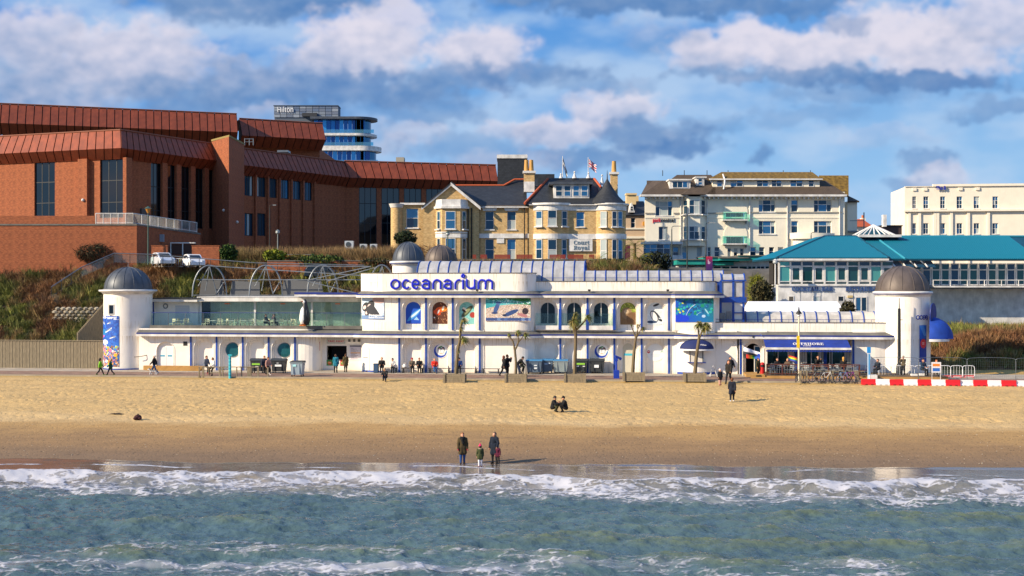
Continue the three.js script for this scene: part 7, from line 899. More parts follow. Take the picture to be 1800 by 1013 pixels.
// planters with wind-bent palms
{
function planter(px, py, label) { const [x, y, z] = foot(px, py), t = thing('palm_planter', label, 'planter', [x, y - .05, z], -F0.th + .05, 'timber palm planters'); const W = .86, D = .6; for (let i = 0; i < 4; i++) { mesh('plank', box(-W + .07, W - .07, .02 + i * .17, .175 + i * .17, D - .06, D), M.oldWood, t); mesh('plank', box(-W + .07, W - .07, .02 + i * .17, .175 + i * .17, -D, -D + .06), M.oldWood, t); mesh('plank', box(W - .06, W, .02 + i * .17, .175 + i * .17, -D + .07, D - .07), M.oldWood, t); mesh('plank', box(-W, -W + .06, .02 + i * .17, .175 + i * .17, -D + .07, D - .07), M.oldWood, t); } for (const a of [-1, 1]) for (const b of [-1, 1]) mesh('corner_post', box(a * W - .08, a * W + .08, 0, .74, b * D - .08, b * D + .08), M.oldWood, t); mesh('soil', box(-W + .06, W - .06, .5, .58, -D + .06, D - .06), paint(0xa78455, 1), t); return [x, y, z]; }
const bark = std({ color: 0x9a8868, roughness: 1, map: tex(128, 128, (a, b) => grey(180 + 60 * fbm(a * 6, b * 20, 3, 6, 20)), true, [.4, .4]) });
const leafC = [paint(0x6f7434, .8, { side: THREE.DoubleSide }), paint(0x8a7a3e, .8, { side: THREE.DoubleSide }), paint(0x4e5a2a, .8, { side: THREE.DoubleSide })];
function palm(px, py, label, stems, heads, seed) {
const [x, y, z] = foot(px, py), d = -z, t = thing('cabbage_palm', label, 'palm tree', [x, y, z], 0, 'wind bent cabbage palms in planters'), r = rng(seed), L = (a, b, o = 0) => V(wx(a, d) - x, wy(b, d) - y, o);
const trunks = stems.map(s => { const pts = s.pts.map(([a, b, o]) => L(a, b, o || 0)), n = 10, c = new THREE.CatmullRomCurve3(pts), g = new THREE.TubeGeometry(c, 16, 1, 8), p = g.attributes.position; for (let i = 0; i <= 16; i++) { const q = c.getPointAt(i / 16), w = mix(s.w0, s.w1, i / 16) * (1 + .12 * r()); for (let k = 0; k < 9; k++) { const o = (i * 9 + k); p.setXYZ(o, q.x + (p.getX(o) - q.x) * w, q.y + (p.getY(o) - q.y) * w, q.z + (p.getZ(o) - q.z) * w); } } g.computeVertexNormals(); return g; }); mesh('trunk', trunks, bark, t);
const by = [[], [], []]; for (const [a, b, size, n, dr] of heads) { const c = L(a, b); for (let i = 0; i < n; i++) { const th = r() * 6.28, el = Math.asin(mix(-.75, 1, r())), len = size * mix(.6, 1.1, r()), w = .022 + .022 * r(); const dir = V(Math.cos(el) * Math.cos(th) + dr, Math.sin(el), Math.cos(el) * Math.sin(th)).normalize(), side = dir.clone().cross(V(0, 1, .2)).normalize(), pts = [0, .35, .7, 1].map(k => c.clone().addScaledVector(dir, len * k).add(V(dr * k * k * len * .5, -len * .55 * k * k, 0))); const P = []; for (let k = 0; k < 3; k++) { const w0 = w * [1, 1.2, .9, .1][k], w1 = w * [1, 1.2, .9, .1][k + 1], A = pts[k].clone().addScaledVector(side, w0), B = pts[k].clone().addScaledVector(side, -w0), C = pts[k + 1].clone().addScaledVector(side, -w1), D = pts[k + 1].clone().addScaledVector(side, w1); for (const q of [A, B, C, A, C, D]) P.push(q.x, q.y, q.z); } const g = new THREE.BufferGeometry(); g.setAttribute('position', new THREE.Float32BufferAttribute(P, 3)); g.computeVertexNormals(); by[r() * 3 | 0].push(g); } } by.forEach((l, i) => l.length && mesh('crown', l, leafC[i], t));
}
planter(799.5, 672, 'timber planter holding the leaning palm with three shaggy heads'); palm(801, 668, 'leaning cabbage palm with three shaggy heads before the penguin emblem bay', [{ pts: [[801, 668], [803, 640], [805, 615], [808, 600], [810, 575], [812, 562]], w0: .16, w1: .08 }], [[813, 596, .62, 110, .55], [809, 578, .38, 50, .6], [814, 563, .5, 70, .6], [806, 618, .25, 24, .3]], 21);
planter(907, 672, 'timber planter holding the slender three headed palm'); palm(906, 668, 'slender bare cabbage palm forking into three small heads', [{ pts: [[906, 668], [907, 640], [905, 616]], w0: .12, w1: .09 }, { pts: [[905, 617], [901, 600], [893, 590]], w0: .08, w1: .05 }, { pts: [[905, 617], [911, 602], [910, 588]], w0: .08, w1: .05 }, { pts: [[909, 606], [918, 594], [922, 589]], w0: .06, w1: .04 }], [[894, 588, .3, 40, .4], [909, 584, .48, 70, .5], [922, 588, .46, 70, .7]], 22);
planter(1011, 672, 'timber planter holding the tallest palm by the dark bins'); palm(1010, 668, 'tall cabbage palm with one large and one small head by the dark bins', [{ pts: [[1010, 668], [1011, 630], [1012, 595], [1011, 575]], w0: .16, w1: .11 }, { pts: [[1012, 582], [1022, 572], [1030, 562]], w0: .08, w1: .06 }], [[1008, 565, .78, 200, .3], [1011, 553, .5, 70, .2], [1033, 557, .52, 90, .25]], 23);
planter(1114, 671, 'timber planter holding the nearly leafless palm by the blue telescope'); palm(1112, 667, 'nearly leafless cabbage palm with bare curled branches', [{ pts: [[1112, 667], [1114, 630], [1117, 600], [1119, 590]], w0: .16, w1: .1 }, { pts: [[1118, 595], [1113, 582], [1109, 572]], w0: .07, w1: .03 }, { pts: [[1119, 592], [1122, 578], [1126, 570]], w0: .07, w1: .03 }, { pts: [[1119, 594], [1127, 580], [1131, 576]], w0: .06, w1: .03 }], [[1121, 572, .28, 34, .4], [1129, 577, .35, 40, .6], [1110, 572, .2, 16, 0]], 24);
planter(1221, 672, 'timber planter holding the bushy palm before the kiosk'); palm(1221, 669, 'bushy cabbage palm before the kiosk and the reef poster', [{ pts: [[1221, 669], [1224, 630], [1229, 595]], w0: .17, w1: .12 }, { pts: [[1229, 597], [1228, 585], [1227, 576]], w0: .08, w1: .06 }, { pts: [[1229, 597], [1234, 584], [1238, 576]], w0: .08, w1: .06 }], [[1229, 570, .62, 150, .1], [1240, 572, .68, 170, .25]], 25);
}
// telescope, board, litter bin, poles
{
let [x, y, z] = foot(1083.5, 666); let t = thing('blue_telescope', 'bright blue coin telescope on a square blue plinth', 'telescope', [x, y, z]); const bl = paint(0x1b3fae, .4); mesh('plinth', box(-.24, .24, 0, .72, -.2, .2), bl, t); mesh('column', cyl(.09, .07, 1.15, 0, .72, 0, 12), bl, t); mesh('viewer', [bar([-.1, 1.95, .05], [.38, 1.72, -.12], .1, 10), bar([.3, 1.76, -.1], [.42, 1.68, -.15], .125, 10)], bl, t); mesh('coin_box', box(-.12, .12, 1.5, 1.8, -.1, .1), bl, t);
[x, y, z] = foot(1254, 662.5); t = thing('a_board', 'folding white framed pavement board beside the kiosk', 'board', [x, y, z]); for (const s of [-1, 1]) { mesh('frame', [bar([s * .32, 0, .25], [0, .95, 0], .035), bar([s * .32, 0, -.25], [0, .95, 0], .035)], paint(0xd6d0c8), t); mesh('panel', plate([s * .3, .08, -.22], [s * .3, .08, .22], [s * .04, .85, .05], [s * .04, .85, -.05], .02), paint(0x8f9499), t); }
[x, y, z] = foot(1340.5, 661.5); t = thing('red_litter_bin', 'red cylindrical litter bin with black mouth beside the cafe deck', 'bin', [x, y, z]); mesh('body', cyl(.22, .22, .75, 0, .04, 0, 18), M.red, t); mesh('hood', (() => { const g = new THREE.SphereGeometry(.23, 18, 8, 0, 6.3, 0, Math.PI / 2); g.translate(0, 1.0, 0); return g; })(), M.red, t); mesh('mouth', cyl(.2, .2, .2, 0, .79, 0, 18), M.black, t); mesh('post', [...Array(4)].map((_, i) => box(-.22 + .4 * (i % 2), -.18 + .4 * (i % 2), .79, 1.0, i < 2 ? .05 : -.09, i < 2 ? .09 : -.05)), M.red, t); mesh('base', cyl(.24, .24, .05, 0, 0, 0, 18), M.black, t);
[x, y, z] = foot(1306, 661); t = thing('banner_flag', 'white grey and rainbow feather flag streaming from a cream pole by the cafe door', 'flag', [x, y, z]); mesh('pole', cyl(.05, .035, 2.75, 0, 0, 0, 8), paint(0xd6cdb8), t);
{ const cols = ['#e9e8ee', '#e9e8ee', '#55585f', '#55585f'], g = new THREE.PlaneGeometry(1.5, 1.0, 20, 8), p = g.attributes.position; for (let i = 0; i < p.count; i++) { const a = p.getX(i) + .75, b = p.getY(i); p.setXYZ(i, .05 + a, 2.1 + b * (1 - .25 * a) - .22 * a, .12 * Math.sin(a * 4.5) + .05 * Math.sin(b * 8)); } g.computeVertexNormals(); mesh('flag', g, print(192, 128, (c, w, h) => { c.fillStyle = '#ecebf2'; c.fillRect(0, 0, w, h * .4); c.fillStyle = '#3e4148'; c.fillRect(0, h * .4, w, h * .25); const l = ['#e03a2a', '#ee7a26', '#f2d22a', '#4aa83a', '#2a66c4', '#2746a8']; l.forEach((q, i) => { c.fillStyle = q; c.fillRect(w * (.16 + i * .13), h * .62, w * .14, h * .38); }); c.fillStyle = '#2848b8'; c.beginPath(); c.ellipse(w * .93, h * .6, w * .1, h * .4, 0, 0, 7); c.fill(); }, { side: THREE.DoubleSide }), t, { uv: true }); }
[x, y, z] = foot(1404.5, 673); t = thing('seafront_lamp', 'tall cream lamp post with black lantern beside the parked bicycles', 'street lamp', [x, y, z]); const d = -z, H = wy(556, d) - y; mesh('post', cyl(.1, .06, H, 0, -.1, 0, 10), paint(0xd8cdb4, .5), t); mesh('lantern', [cyl(.12, .1, .2, 0, H, 0, 10), ball(.14, 0, H + .02, 0)], paint(0xc9cdd4, .3), t); mesh('lantern_hood', (() => { const g = new THREE.LatheGeometry([[.26, 0], [.2, .14], [.08, .3], [.05, .5], [.02, .62]].map(p => new THREE.Vector2(...p)), 12); g.translate(0, H + .16, 0); return g; })(), M.black, t); mesh('notice', box(-.2, .05, wy(612, d) - y, wy(591, d) - y, .06, .1), paint(0xe4c21c), t);
const fl = thing('rainbow_flag', 'rainbow flag blown flat from the cream lamp post', 'flag', [x, y, z]); { const g = new THREE.PlaneGeometry(.75, .42, 10, 6), p = g.attributes.position; for (let i = 0; i < p.count; i++) { const a = .375 - p.getX(i); p.setXYZ(i, -.1 - a, wy(634, d) - y + p.getY(i) + .28 * a, .1 * Math.sin(a * 7)); } g.computeVertexNormals(); mesh('flag', g, print(64, 64, (c, w, h) => ['#d8262a', '#ee8a26', '#f4e03a', '#3a9e3a', '#2a56c4', '#3a2a7a'].forEach((q, i) => { c.fillStyle = q; c.fillRect(0, i * h / 6, w, h / 6 + 1); }), { side: THREE.DoubleSide }), fl, { uv: true }); mesh('tie', bar([-.12, wy(637, d) - y, 0], [-.12, wy(629, d) - y, 0], .02), M.black, fl); }
[x, y, z] = foot(1581, 663); t = thing('dark_mast', 'tall dark steel mast on a tapered black base before the domed tower', 'mast', [x, y, z]); mesh('shaft', cyl(.16, .13, wy(549, -z) - y, 0, .3, 0, 8), M.darkSteel, t); mesh('spike', cyl(.05, .03, 1.0, 0, wy(549, -z) - y + .25, 0, 6), M.darkSteel, t); mesh('arm', bar([0, wy(563, -z) - y, 0], [.3, wy(563, -z) - y, 0], .03), M.darkSteel, t); mesh('base', (() => { const g = new THREE.LatheGeometry([[.3, 0], [.3, .8], [.22, 1.1], [.12, 1.2]].map(p => new THREE.Vector2(...p)), 8); return g; })(), M.darkSteel, t);
[x, y, z] = foot(1528, 668); t = thing('blue_marker', 'slim white and blue information post with bright blue head', 'sign post', [x, y, z]); mesh('post', box(-.12, .12, 0, 2.3, -.04, .04), paint(0xc9dcea), t); mesh('panel', box(-.07, .07, .4, 2.2, .041, .05), paint(0x4f9ad0), t); mesh('head', box(-.17, .14, 2.3, 2.8, -.05, .05), paint(0x1f8fd8), t);
}
// stacked rack and bicycles
{
const rk = thing('bicycle_rack', 'grey timber and metal bicycle rack at the edge of the sand', 'bicycle rack', foot(1455, 673)); const d0 = -rk.position.z, X = px => wx(px, d0) - rk.position.x; for (const [px, w] of [[1408, .14], [1413, .08], [1418, .14], [1459, .16], [1464, .1], [1506, .3]]) mesh('post', box(X(px) - w / 2, X(px) + w / 2, -.4, .95, -.1, .1), M.oldWood, rk); mesh('rail', box(X(1406), X(1520), .86, .93, -.06, .06), M.oldWood, rk); for (const px of [1430, 1445, 1478, 1492]) mesh('hoop', pipe([[X(px), 0, -.3], [X(px), .7, -.3], [X(px), .78, 0], [X(px), .7, .3], [X(px), 0, .3]], .025, 20, 5), M.steel, rk);
function bike(px, py, ang, col, label) {
const [x, y, z] = foot(px, py), t = thing('bicycle', label, 'bicycle', [x, y, z + .5], ang), m = paint(col, .35), r = .34; const wheel = cx => { const g = new THREE.TorusGeometry(r - .02, .024, 6, 24); g.translate(cx, r, 0); const w = mesh('wheel', g, M.rubber, t); const rim = new THREE.TorusGeometry(r - .055, .012, 5, 24); rim.translate(cx, r, 0); mesh('rim', rim, M.steel, w); mesh('spokes', [...Array(9)].map((_, i) => bar([cx, r, 0], [cx + .28 * Math.cos(i * .7), r + .28 * Math.sin(i * .7), 0], .005, 3)), M.steel, w); mesh('hub', (() => { const q = new THREE.CylinderGeometry(.03, .03, .1, 8); q.rotateX(Math.PI / 2); q.translate(cx, r, 0); return q; })(), M.steel, w); };
wheel(-.52); wheel(.52); const S = [-.18, .82, 0], Hd = [.34, .84, 0], B = [-.08, .3, 0]; mesh('frame', [bar(S, Hd, .02), bar(Hd, B, .022), bar(B, [-.2, .9, 0], .02), bar(S, [-.52, r, 0], .013), bar(B, [-.52, r, 0], .014)], m, t); mesh('fork', [bar([.3, .98, 0], [.37, .74, 0], .02), bar([.37, .74, .05], [.52, r, .05], .014), bar([.37, .74, -.05], [.52, r, -.05], .014)], m, t); mesh('handlebar', [bar([.28, 1.02, -.28], [.28, 1.02, .28], .015), bar([.28, 1.02, .16], [.2, 1.02, .3], .02)], M.black, t); mesh('saddle', ball(.13, -.2, .94, 0, 1, .35, .6), M.black, t); mesh('chainset', [(() => { const q = new THREE.CylinderGeometry(.09, .09, .02, 14); q.rotateX(Math.PI / 2); q.translate(-.08, .3, .05); return q; })(), bar([-.08, .3, .06], [.02, .18, .1], .012), bar([-.08, .3, -.06], [-.18, .42, -.1], .012)], M.darkSteel, t);
}
bike(1399, 672, 1.15, 0x24272c, 'black bicycle seen nearly end on beside the cream lamp post'); bike(1435, 672.5, .25, 0x5c6066, 'grey bicycle with low saddle, first in the row from the lamp post'); bike(1450, 673, -.2, 0xb9bcc0, 'silver bicycle leaning across the grey one'); bike(1478, 673, .3, 0x8fb0d8, 'pale blue bicycle beside the purple one'); bike(1490, 673, -.1, 0x7c2a7c, 'purple bicycle near the thick rack post');
}
// barriers and fencing on the works side
{
const rd = paint(0xcc1f26, .45), wt = paint(0xe6e6e8, .5); let n = 0;
for (let px = 1527; px < 1830; px += 24.6, n++) { const [x, y, z] = foot(px, 677 + n * .25), red = n % 2 === 0, t = thing('water_barrier', n === 0 ? 'red plastic barrier block at the end of its row by the bicycles' : red ? ord(n >> 1) + ' red plastic barrier block, counting from the bicycles' : ord(n >> 1) + ' white plastic barrier block, counting from the bicycles', 'barrier', [x, y - .03, z], -.1 + .03 * Math.sin(n * 3), n === 0 ? 'end block' : red ? 'red barrier blocks along the sand' : 'white barrier blocks along the sand'); const s = new THREE.Shape(); s.moveTo(-.26, 0); s.lineTo(.26, 0); s.lineTo(.25, .14); s.lineTo(.14, .24); s.lineTo(.12, .5); s.lineTo(-.12, .5); s.lineTo(-.14, .24); s.lineTo(-.25, .14); s.closePath(); const g = ext(s, -.58, .58); g.rotateY(Math.PI / 2); mesh('body', g, red ? rd : wt, t); mesh('recess', [box(-.3, -.1, 0, .09, .2, .268), box(.15, .35, 0, .09, .2, .268)], red ? paint(0x7a1216) : paint(0xb4b4b8), t); mesh('lug', cyl(.05, .05, .5, .59, 0, 0, 8), red ? rd : wt, t); delete t.userData.group; if (n) t.userData.group = red ? 'red barrier blocks along the sand' : 'white barrier blocks along the sand'; }
for (let i = 0; i < 8; i++) { const px = 1556 + i * 21, [x, y, z] = foot(px, 664.5), t = thing('crowd_barrier', ord(i) + ' white looped crowd barrier, counting from the blue marker post', 'barrier', [x, PROM, z], -F0.th, 'white looped crowd barriers'); mesh('frame', pipe([[-.48, .12, 0], [-.48, .95, 0], [-.4, 1.02, 0], [.4, 1.02, 0], [.48, .95, 0], [.48, .12, 0], [.4, .08, 0], [-.4, .08, 0]], .03, 40, 6, true), wt, t); mesh('foot', [box(-.4, -.32, 0, .06, -.25, .25), box(.32, .4, 0, .06, -.25, .25), box(-.46, .46, .09, .2, -.02, .02)], rd, t); for (let k = 1; k < 4; k++) mesh('bar', bar([-.48 + k * .24, .1, 0], [-.48 + k * .24, 1.0, 0], .012, 4), wt, t); }
for (let i = 0; i < 4; i++) { const p0 = 1531 + i * 82, z0 = -100, w = 3.9, t = thing('mesh_fence', i ? ord(i) + ' tall wire mesh fence panel, counting from the blue marker post' : 'tall temporary wire mesh fence panel next to the blue marker post', 'fence', [wx(p0, 100), PROM, -100 + i * .35], -F0.th, undefined); if (i) t.userData.group = 'wire mesh fence panels'; mesh('frame', pipe([[0, .1, 0], [0, 1.92, 0], [.08, 2, 0], [w - .1, 2, 0], [w - .02, 1.92, 0], [w - .02, .1, 0]], .02, 50, 5), M.steel, t); mesh('foot', [box(-.15, .15, 0, .14, -.3, .3), box(w - .25, w - .05, 0, .14, -.3, .3)], paint(0xd8d8d4), t); const b = []; for (let k = 1; k < 26; k++) b.push(bar([k * w / 26, .15, 0], [k * w / 26, 1.98, 0], .004, 3)); for (let k = 1; k < 9; k++) b.push(bar([0, .15 + k * .2, 0], [w, .15 + k * .2, 0], .003, 3)); mesh('wire', b, M.steel, t).userData.kind = 'stuff'; }
for (const [px, py, w, l] of [[1535, 668, .62, 'white concrete block beside the blue marker post'], [1607, 666.5, .5, 'smaller white concrete block before the dark mast'], [1622, 666, .55, 'white concrete block beside the mesh fence joint']]) { const [x, y, z] = foot(px, py), t = thing('concrete_block', l, 'block', [x, y, z], -.1); mesh('block', (() => { const g = new THREE.BoxGeometry(w, .42, .5); g.translate(0, .21, 0); return g; })(), paint(0xe2e0dc, .8), t); mesh('lifting_eye', (() => { const g = new THREE.TorusGeometry(.05, .012, 5, 10); g.translate(0, .44, 0); return g; })(), M.steel, t); }
{ const [x, y, z] = foot(1575, 667), t = thing('timber_beam', 'long pale timber beam lying behind the barrier blocks', 'beam', [x, y, z], -F0.th); mesh('beam', box(-2.2, 2.2, 0, .24, -.12, .12), paint(0xb09a78), t); mesh('strap', [box(-1.2, -1.1, -.002, .25, -.125, .125), box(1, 1.1, -.002, .25, -.125, .125)], M.black, t); }
for (let i = 0; i < 3; i++) { const [x, y, z] = foot(1512 + i * 5, 661), t = thing('stacked_chair', ord(i) + ' white plastic chair at the end of the cafe railing, counting from the bicycles', 'chair', [x, PROM + .0, z], -.6 + i * .05, 'white plastic chairs by the railing'); mesh('seat', box(-.22, .22, .42, .46, -.2, .22), wt, t); mesh('backrest', [-.16, -.05, .06, .17].map(q => box(q - .03, q + .03, .46, .95, -.23, -.2)).concat([box(-.22, .22, .92, .98, -.24, -.19)]), wt, t); for (const [a, b] of [[-.2, -.2], [.2, -.2], [-.2, .2], [.2, .2]]) mesh('leg', box(a - .02, a + .02, 0, .42, b - .02, b + .02), wt, t); mesh('cushion', box(-.2, .2, .46, .49, -.18, .2), rd, t); }
{ const t = F0.thing('menu_easel', 'white easel with orange and blue picture at the works end of the deck', 'easel'); const z = 4, x = u(1646, z); mesh('board', uvFit(box(x - .4, x + .4, .65, 1.55, z, z + .04)), print(64, 64, (c, w, h) => { c.fillStyle = '#e8e4e4'; c.fillRect(0, 0, w, h); c.fillStyle = '#e8862a'; c.fillRect(8, 10, 48, 16); c.fillStyle = '#2a6ac0'; c.fillRect(8, 36, 48, 20); }), t, { uv: true }); mesh('leg', [box(x - .38, x - .33, 0, .65, z, z + .03), box(x + .33, x + .38, 0, .65, z, z + .03)], M.trim, t); }
}
// things lying on the sand
{
let [x, y, z] = foot(242, 739); let t = thing('dark_rucksack', 'dark red rucksack lying alone on the damp sand', 'rucksack', [x, y, z], .4); mesh('body', [ball(.26, 0, .18, 0, 1, .75, .8), ball(.17, -.16, .12, .1, 1, .7, .8)], paint(0x3e1a1c, .9), t); mesh('strap', pipe([[-.1, .3, .1], [0, .42, .05], [.12, .3, 0]], .02), paint(0x241214), t); mesh('pocket', ball(.14, .12, .12, .16, 1, .7, .5), paint(0x4a2022), t);
[x, y, z] = foot(207, 729); t = thing('seaweed_clump', 'dark strand of dried seaweed on the sand near the rucksack', 'seaweed', [x, y, z]); const r = rng(8); mesh('strand', [...Array(9)].map(() => pipe([[r() - .5, .03, r() * .3], [r() - .5, .07, r() * .3], [r() * 1.2 - .6, .02, r() * .3]], .025, 8, 4)), paint(0x2c2118), t);
}
// ---------- people ----------
function surfaceNet(f, lo, hi, cell) {                              // smooth mesh of the zero level of f
const n = [0, 1, 2].map(k => Math.ceil((hi[k] - lo[k]) / cell) + 1), [nx, ny, nz] = n, v = new Float32Array(nx * ny * nz); let o = 0;
for (let k = 0; k < nz; k++) for (let j = 0; j < ny; j++) for (let i = 0; i < nx; i++) v[o++] = f(lo[0] + i * cell, lo[1] + j * cell, lo[2] + k * cell);
const id = new Int32Array(nx * ny * nz).fill(-1), P = [], I = [], at = (i, j, k) => i + nx * (j + ny * k), E = [[0, 1], [2, 3], [4, 5], [6, 7], [0, 2], [1, 3], [4, 6], [5, 7], [0, 4], [1, 5], [2, 6], [3, 7]];
for (let k = 0; k < nz - 1; k++) for (let j = 0; j < ny - 1; j++) for (let i = 0; i < nx - 1; i++) {
const c = []; let m = 0; for (let q = 0; q < 8; q++) { const w = v[at(i + (q & 1), j + (q >> 1 & 1), k + (q >> 2))]; c.push(w); if (w < 0) m++; } if (m === 0 || m === 8) continue;
let x = 0, y = 0, z = 0, t = 0; for (const [a, b] of E) if ((c[a] < 0) !== (c[b] < 0)) { const s = c[a] / (c[a] - c[b]); x += mix(a & 1, b & 1, s); y += mix(a >> 1 & 1, b >> 1 & 1, s); z += mix(a >> 2, b >> 2, s); t++; }
id[at(i, j, k)] = P.length / 3; P.push(lo[0] + (i + x / t) * cell, lo[1] + (j + y / t) * cell, lo[2] + (k + z / t) * cell);
}
const quad = (a, b, c, d, fl) => { if (a < 0 || b < 0 || c < 0 || d < 0) return; fl ? I.push(a, b, c, a, c, d) : I.push(a, c, b, a, d, c); };
for (let k = 1; k < nz - 1; k++) for (let j = 1; j < ny - 1; j++) for (let i = 1; i < nx - 1; i++) {
const s = v[at(i, j, k)] < 0;
if (s !== v[at(i + 1, j, k)] < 0) quad(id[at(i, j - 1, k - 1)], id[at(i, j, k - 1)], id[at(i, j, k)], id[at(i, j - 1, k)], s);
if (s !== v[at(i, j + 1, k)] < 0) quad(id[at(i - 1, j, k - 1)], id[at(i - 1, j, k)], id[at(i, j, k)], id[at(i, j, k - 1)], s);
if (s !== v[at(i, j, k + 1)] < 0) quad(id[at(i - 1, j - 1, k)], id[at(i, j - 1, k)], id[at(i, j, k)], id[at(i - 1, j, k)], s);
}
const g = new THREE.BufferGeometry(); g.setAttribute('position', new THREE.Float32BufferAttribute(P, 3)); g.setIndex(I); g.computeVertexNormals(); return g;
}
function field(bones, grow = 0, k = .035) {                        // bones: [a, ra, b, rb]
const B = bones.map(([a, ra, b, rb]) => { const d = [b[0] - a[0], b[1] - a[1], b[2] - a[2]]; return [a, d, d[0] * d[0] + d[1] * d[1] + d[2] * d[2] || 1e-9, ra + grow, rb + grow]; });
return (x, y, z) => { let r = 9; for (const [a, d, L, ra, rb] of B) { const px = x - a[0], py = y - a[1], pz = z - a[2], t = clamp((px * d[0] + py * d[1] + pz * d[2]) / L), q = Math.hypot(px - d[0] * t, py - d[1] * t, pz - d[2] * t) - mix(ra, rb, t); const h = Math.max(k - Math.abs(r - q), 0) / k; r = Math.min(r, q) - h * h * k * .25; } return r; };
}
function bounds(bones, pad) { const lo = [9, 9, 9], hi = [-9, -9, -9]; for (const [a, ra, b, rb] of bones) for (const [p, r] of [[a, ra], [b, rb]]) for (let k = 0; k < 3; k++) { lo[k] = Math.min(lo[k], p[k] - r - pad); hi[k] = Math.max(hi[k], p[k] + r + pad); } return [lo, hi]; }
const POSES = {
stand: { L: [3, 4], R: [-2, 5], aL: [4, 9, 14], aR: [2, 10, 12] },
walk: { L: [26, 6], R: [-16, 24], aL: [-22, 8, 14], aR: [22, 8, 22] },
sit: { L: [86, 84], R: [84, 80], aL: [28, 10, 62], aR: [30, 8, 58], lean: 6 },
sitcross: { L: [92, 62], R: [86, 78], aL: [30, 8, 58], aR: [26, 10, 62], lean: -4 },
perch: { L: [62, 70], R: [38, 44], aL: [12, 16, 20], aR: [20, 12, 48], lean: 10 },
ground: { L: [116, 142], R: [110, 134], aL: [52, 8, 74], aR: [48, 10, 96], lean: 16 },
crouch: { L: [112, 128], R: [104, 122], aL: [56, 4, 50], aR: [60, 2, 54], lean: 24 },
bend: { L: [20, 4], R: [14, 6], aL: [70, 4, 20], aR: [74, 2, 22], lean: 44 },
phone: { L: [2, 3], R: [-2, 4], aL: [44, 6, 110], aR: [40, 8, 112] },
reach: { L: [4, 4], R: [-3, 6], aL: [6, 10, 12], aR: [18, 26, 24] },
};
function person(px, py, hpx, face, pose, c, label, o = {}) {
const [x, y, z] = o.at ?? foot(px, py), d = -z, H = hpx * d / FOC, kid = o.kid ? 1.28 : 1, s = (o.tall ?? H) / 1.75, q = POSES[pose], w = o.wide ?? 1;
const rot = (v, a) => { const t = R(a); return [v[0], v[1] * Math.cos(t) - v[2] * Math.sin(t), v[1] * Math.sin(t) + v[2] * Math.cos(t)]; };
const leg = (sd, [f, kn]) => { const h = [sd * .09, .92, 0], td = [sd * .03, -Math.cos(R(f)), Math.sin(R(f))], k = [h[0] + td[0] * .45, h[1] + td[1] * .45, h[2] + td[2] * .45], cd = [0, -Math.cos(R(f - kn)), Math.sin(R(f - kn))], a = [k[0] + cd[0] * .42, k[1] + cd[1] * .42, k[2] + cd[2] * .42]; return [h, k, a, [a[0] + sd * .02, a[1] - .055, a[2] + .15]]; };
const lean = q.lean ?? 0, up = p => { const r = rot([p[0], p[1] - .95, p[2]], lean); return [r[0], r[1] + .95, r[2]]; };
const arm = (sd, [f, ab, e]) => { const S = [sd * .185 * w, 1.42, 0], ud = [sd * Math.sin(R(ab)), -Math.cos(R(f)) * Math.cos(R(ab)), Math.sin(R(f))], E = [S[0] + ud[0] * .29, S[1] + ud[1] * .29, S[2] + ud[2] * .29], fd = [sd * Math.sin(R(ab)) * .3 - sd * (e > 40 ? .35 : 0), -Math.cos(R(f + e)), Math.sin(R(f + e))], Wr = [E[0] + fd[0] * .25, E[1] + fd[1] * .25, E[2] + fd[2] * .25], Hn = [Wr[0] + fd[0] * .09, Wr[1] + fd[1] * .09, Wr[2] + fd[2] * .09]; return [S, E, Wr, Hn].map(up); };
const L = leg(-1, q.L), Rg = leg(1, q.R), A = arm(-1, q.aL), B = arm(1, q.aR), low = Math.min(L[2][1] - .09, Rg[2][1] - .09, L[3][1] - .03, Rg[3][1] - .03, pose === 'ground' ? .92 - .13 : 9);
const sh = p => [p[0], p[1] - low, p[2]]; for (const l of [L, Rg, A, B]) l.forEach((p, i) => l[i] = sh(p));
const U = p => sh(up(p)), pel = U([0, .95, 0]), wst = U([0, 1.12, .005]), ch = U([0, 1.32, .01]), nk = U([0, 1.5, .0]), hd = U([0, 1.635, .02]), chin = U([0, 1.575, .045]);
const t = thing('person', label, 'person', [x, y, z], face, o.group), G = (g) => { g.scale(s, s, s); return g; };
const torso = [[U([-.08, .96, 0]), .12, U([.08, .96, 0]), .12], [wst, .115 * w, ch, .13 * w], [U([-.1 * w, 1.34, 0]), .1, U([.1 * w, 1.34, 0]), .1], [U([-.15 * w, 1.42, 0]), .065, U([.15 * w, 1.42, 0]), .065]];
const limb = (l, r) => [[l[0], r[0], l[1], r[1]], [l[1], r[1], l[2], r[2]]], legs = [...limb(L, [.085, .058, .04]), ...limb(Rg, [.085, .058, .04])], arms = [...limb(A, [.05, .04, .03]), ...limb(B, [.05, .04, .03])];
// body: one skin surface with a finer head and hands of five fingers
const hs = kid, hb = [[nk, .052, U([0, 1.56, .01]), .05], [hd, .088 * hs, U([0, 1.68, .0]), .092 * hs], [chin, .058 * hs, hd, .07 * hs], [U([0, 1.62, .1 * hs]), .012, U([0, 1.595, .118 * hs]), .016], [U([-.092 * hs, 1.62, 0]), .018, U([-.096 * hs, 1.65, -.01]), .02], [U([.092 * hs, 1.62, 0]), .018, U([.096 * hs, 1.65, -.01]), .02]];
const bb = [...torso, ...legs, ...arms, [U([0, 1.45, 0]), .07, nk, .052]], parts = [surfaceNet(field(bb), ...bounds(bb, .05), .034), surfaceNet(field(hb, 0, .03), ...bounds(hb, .03), .016)];
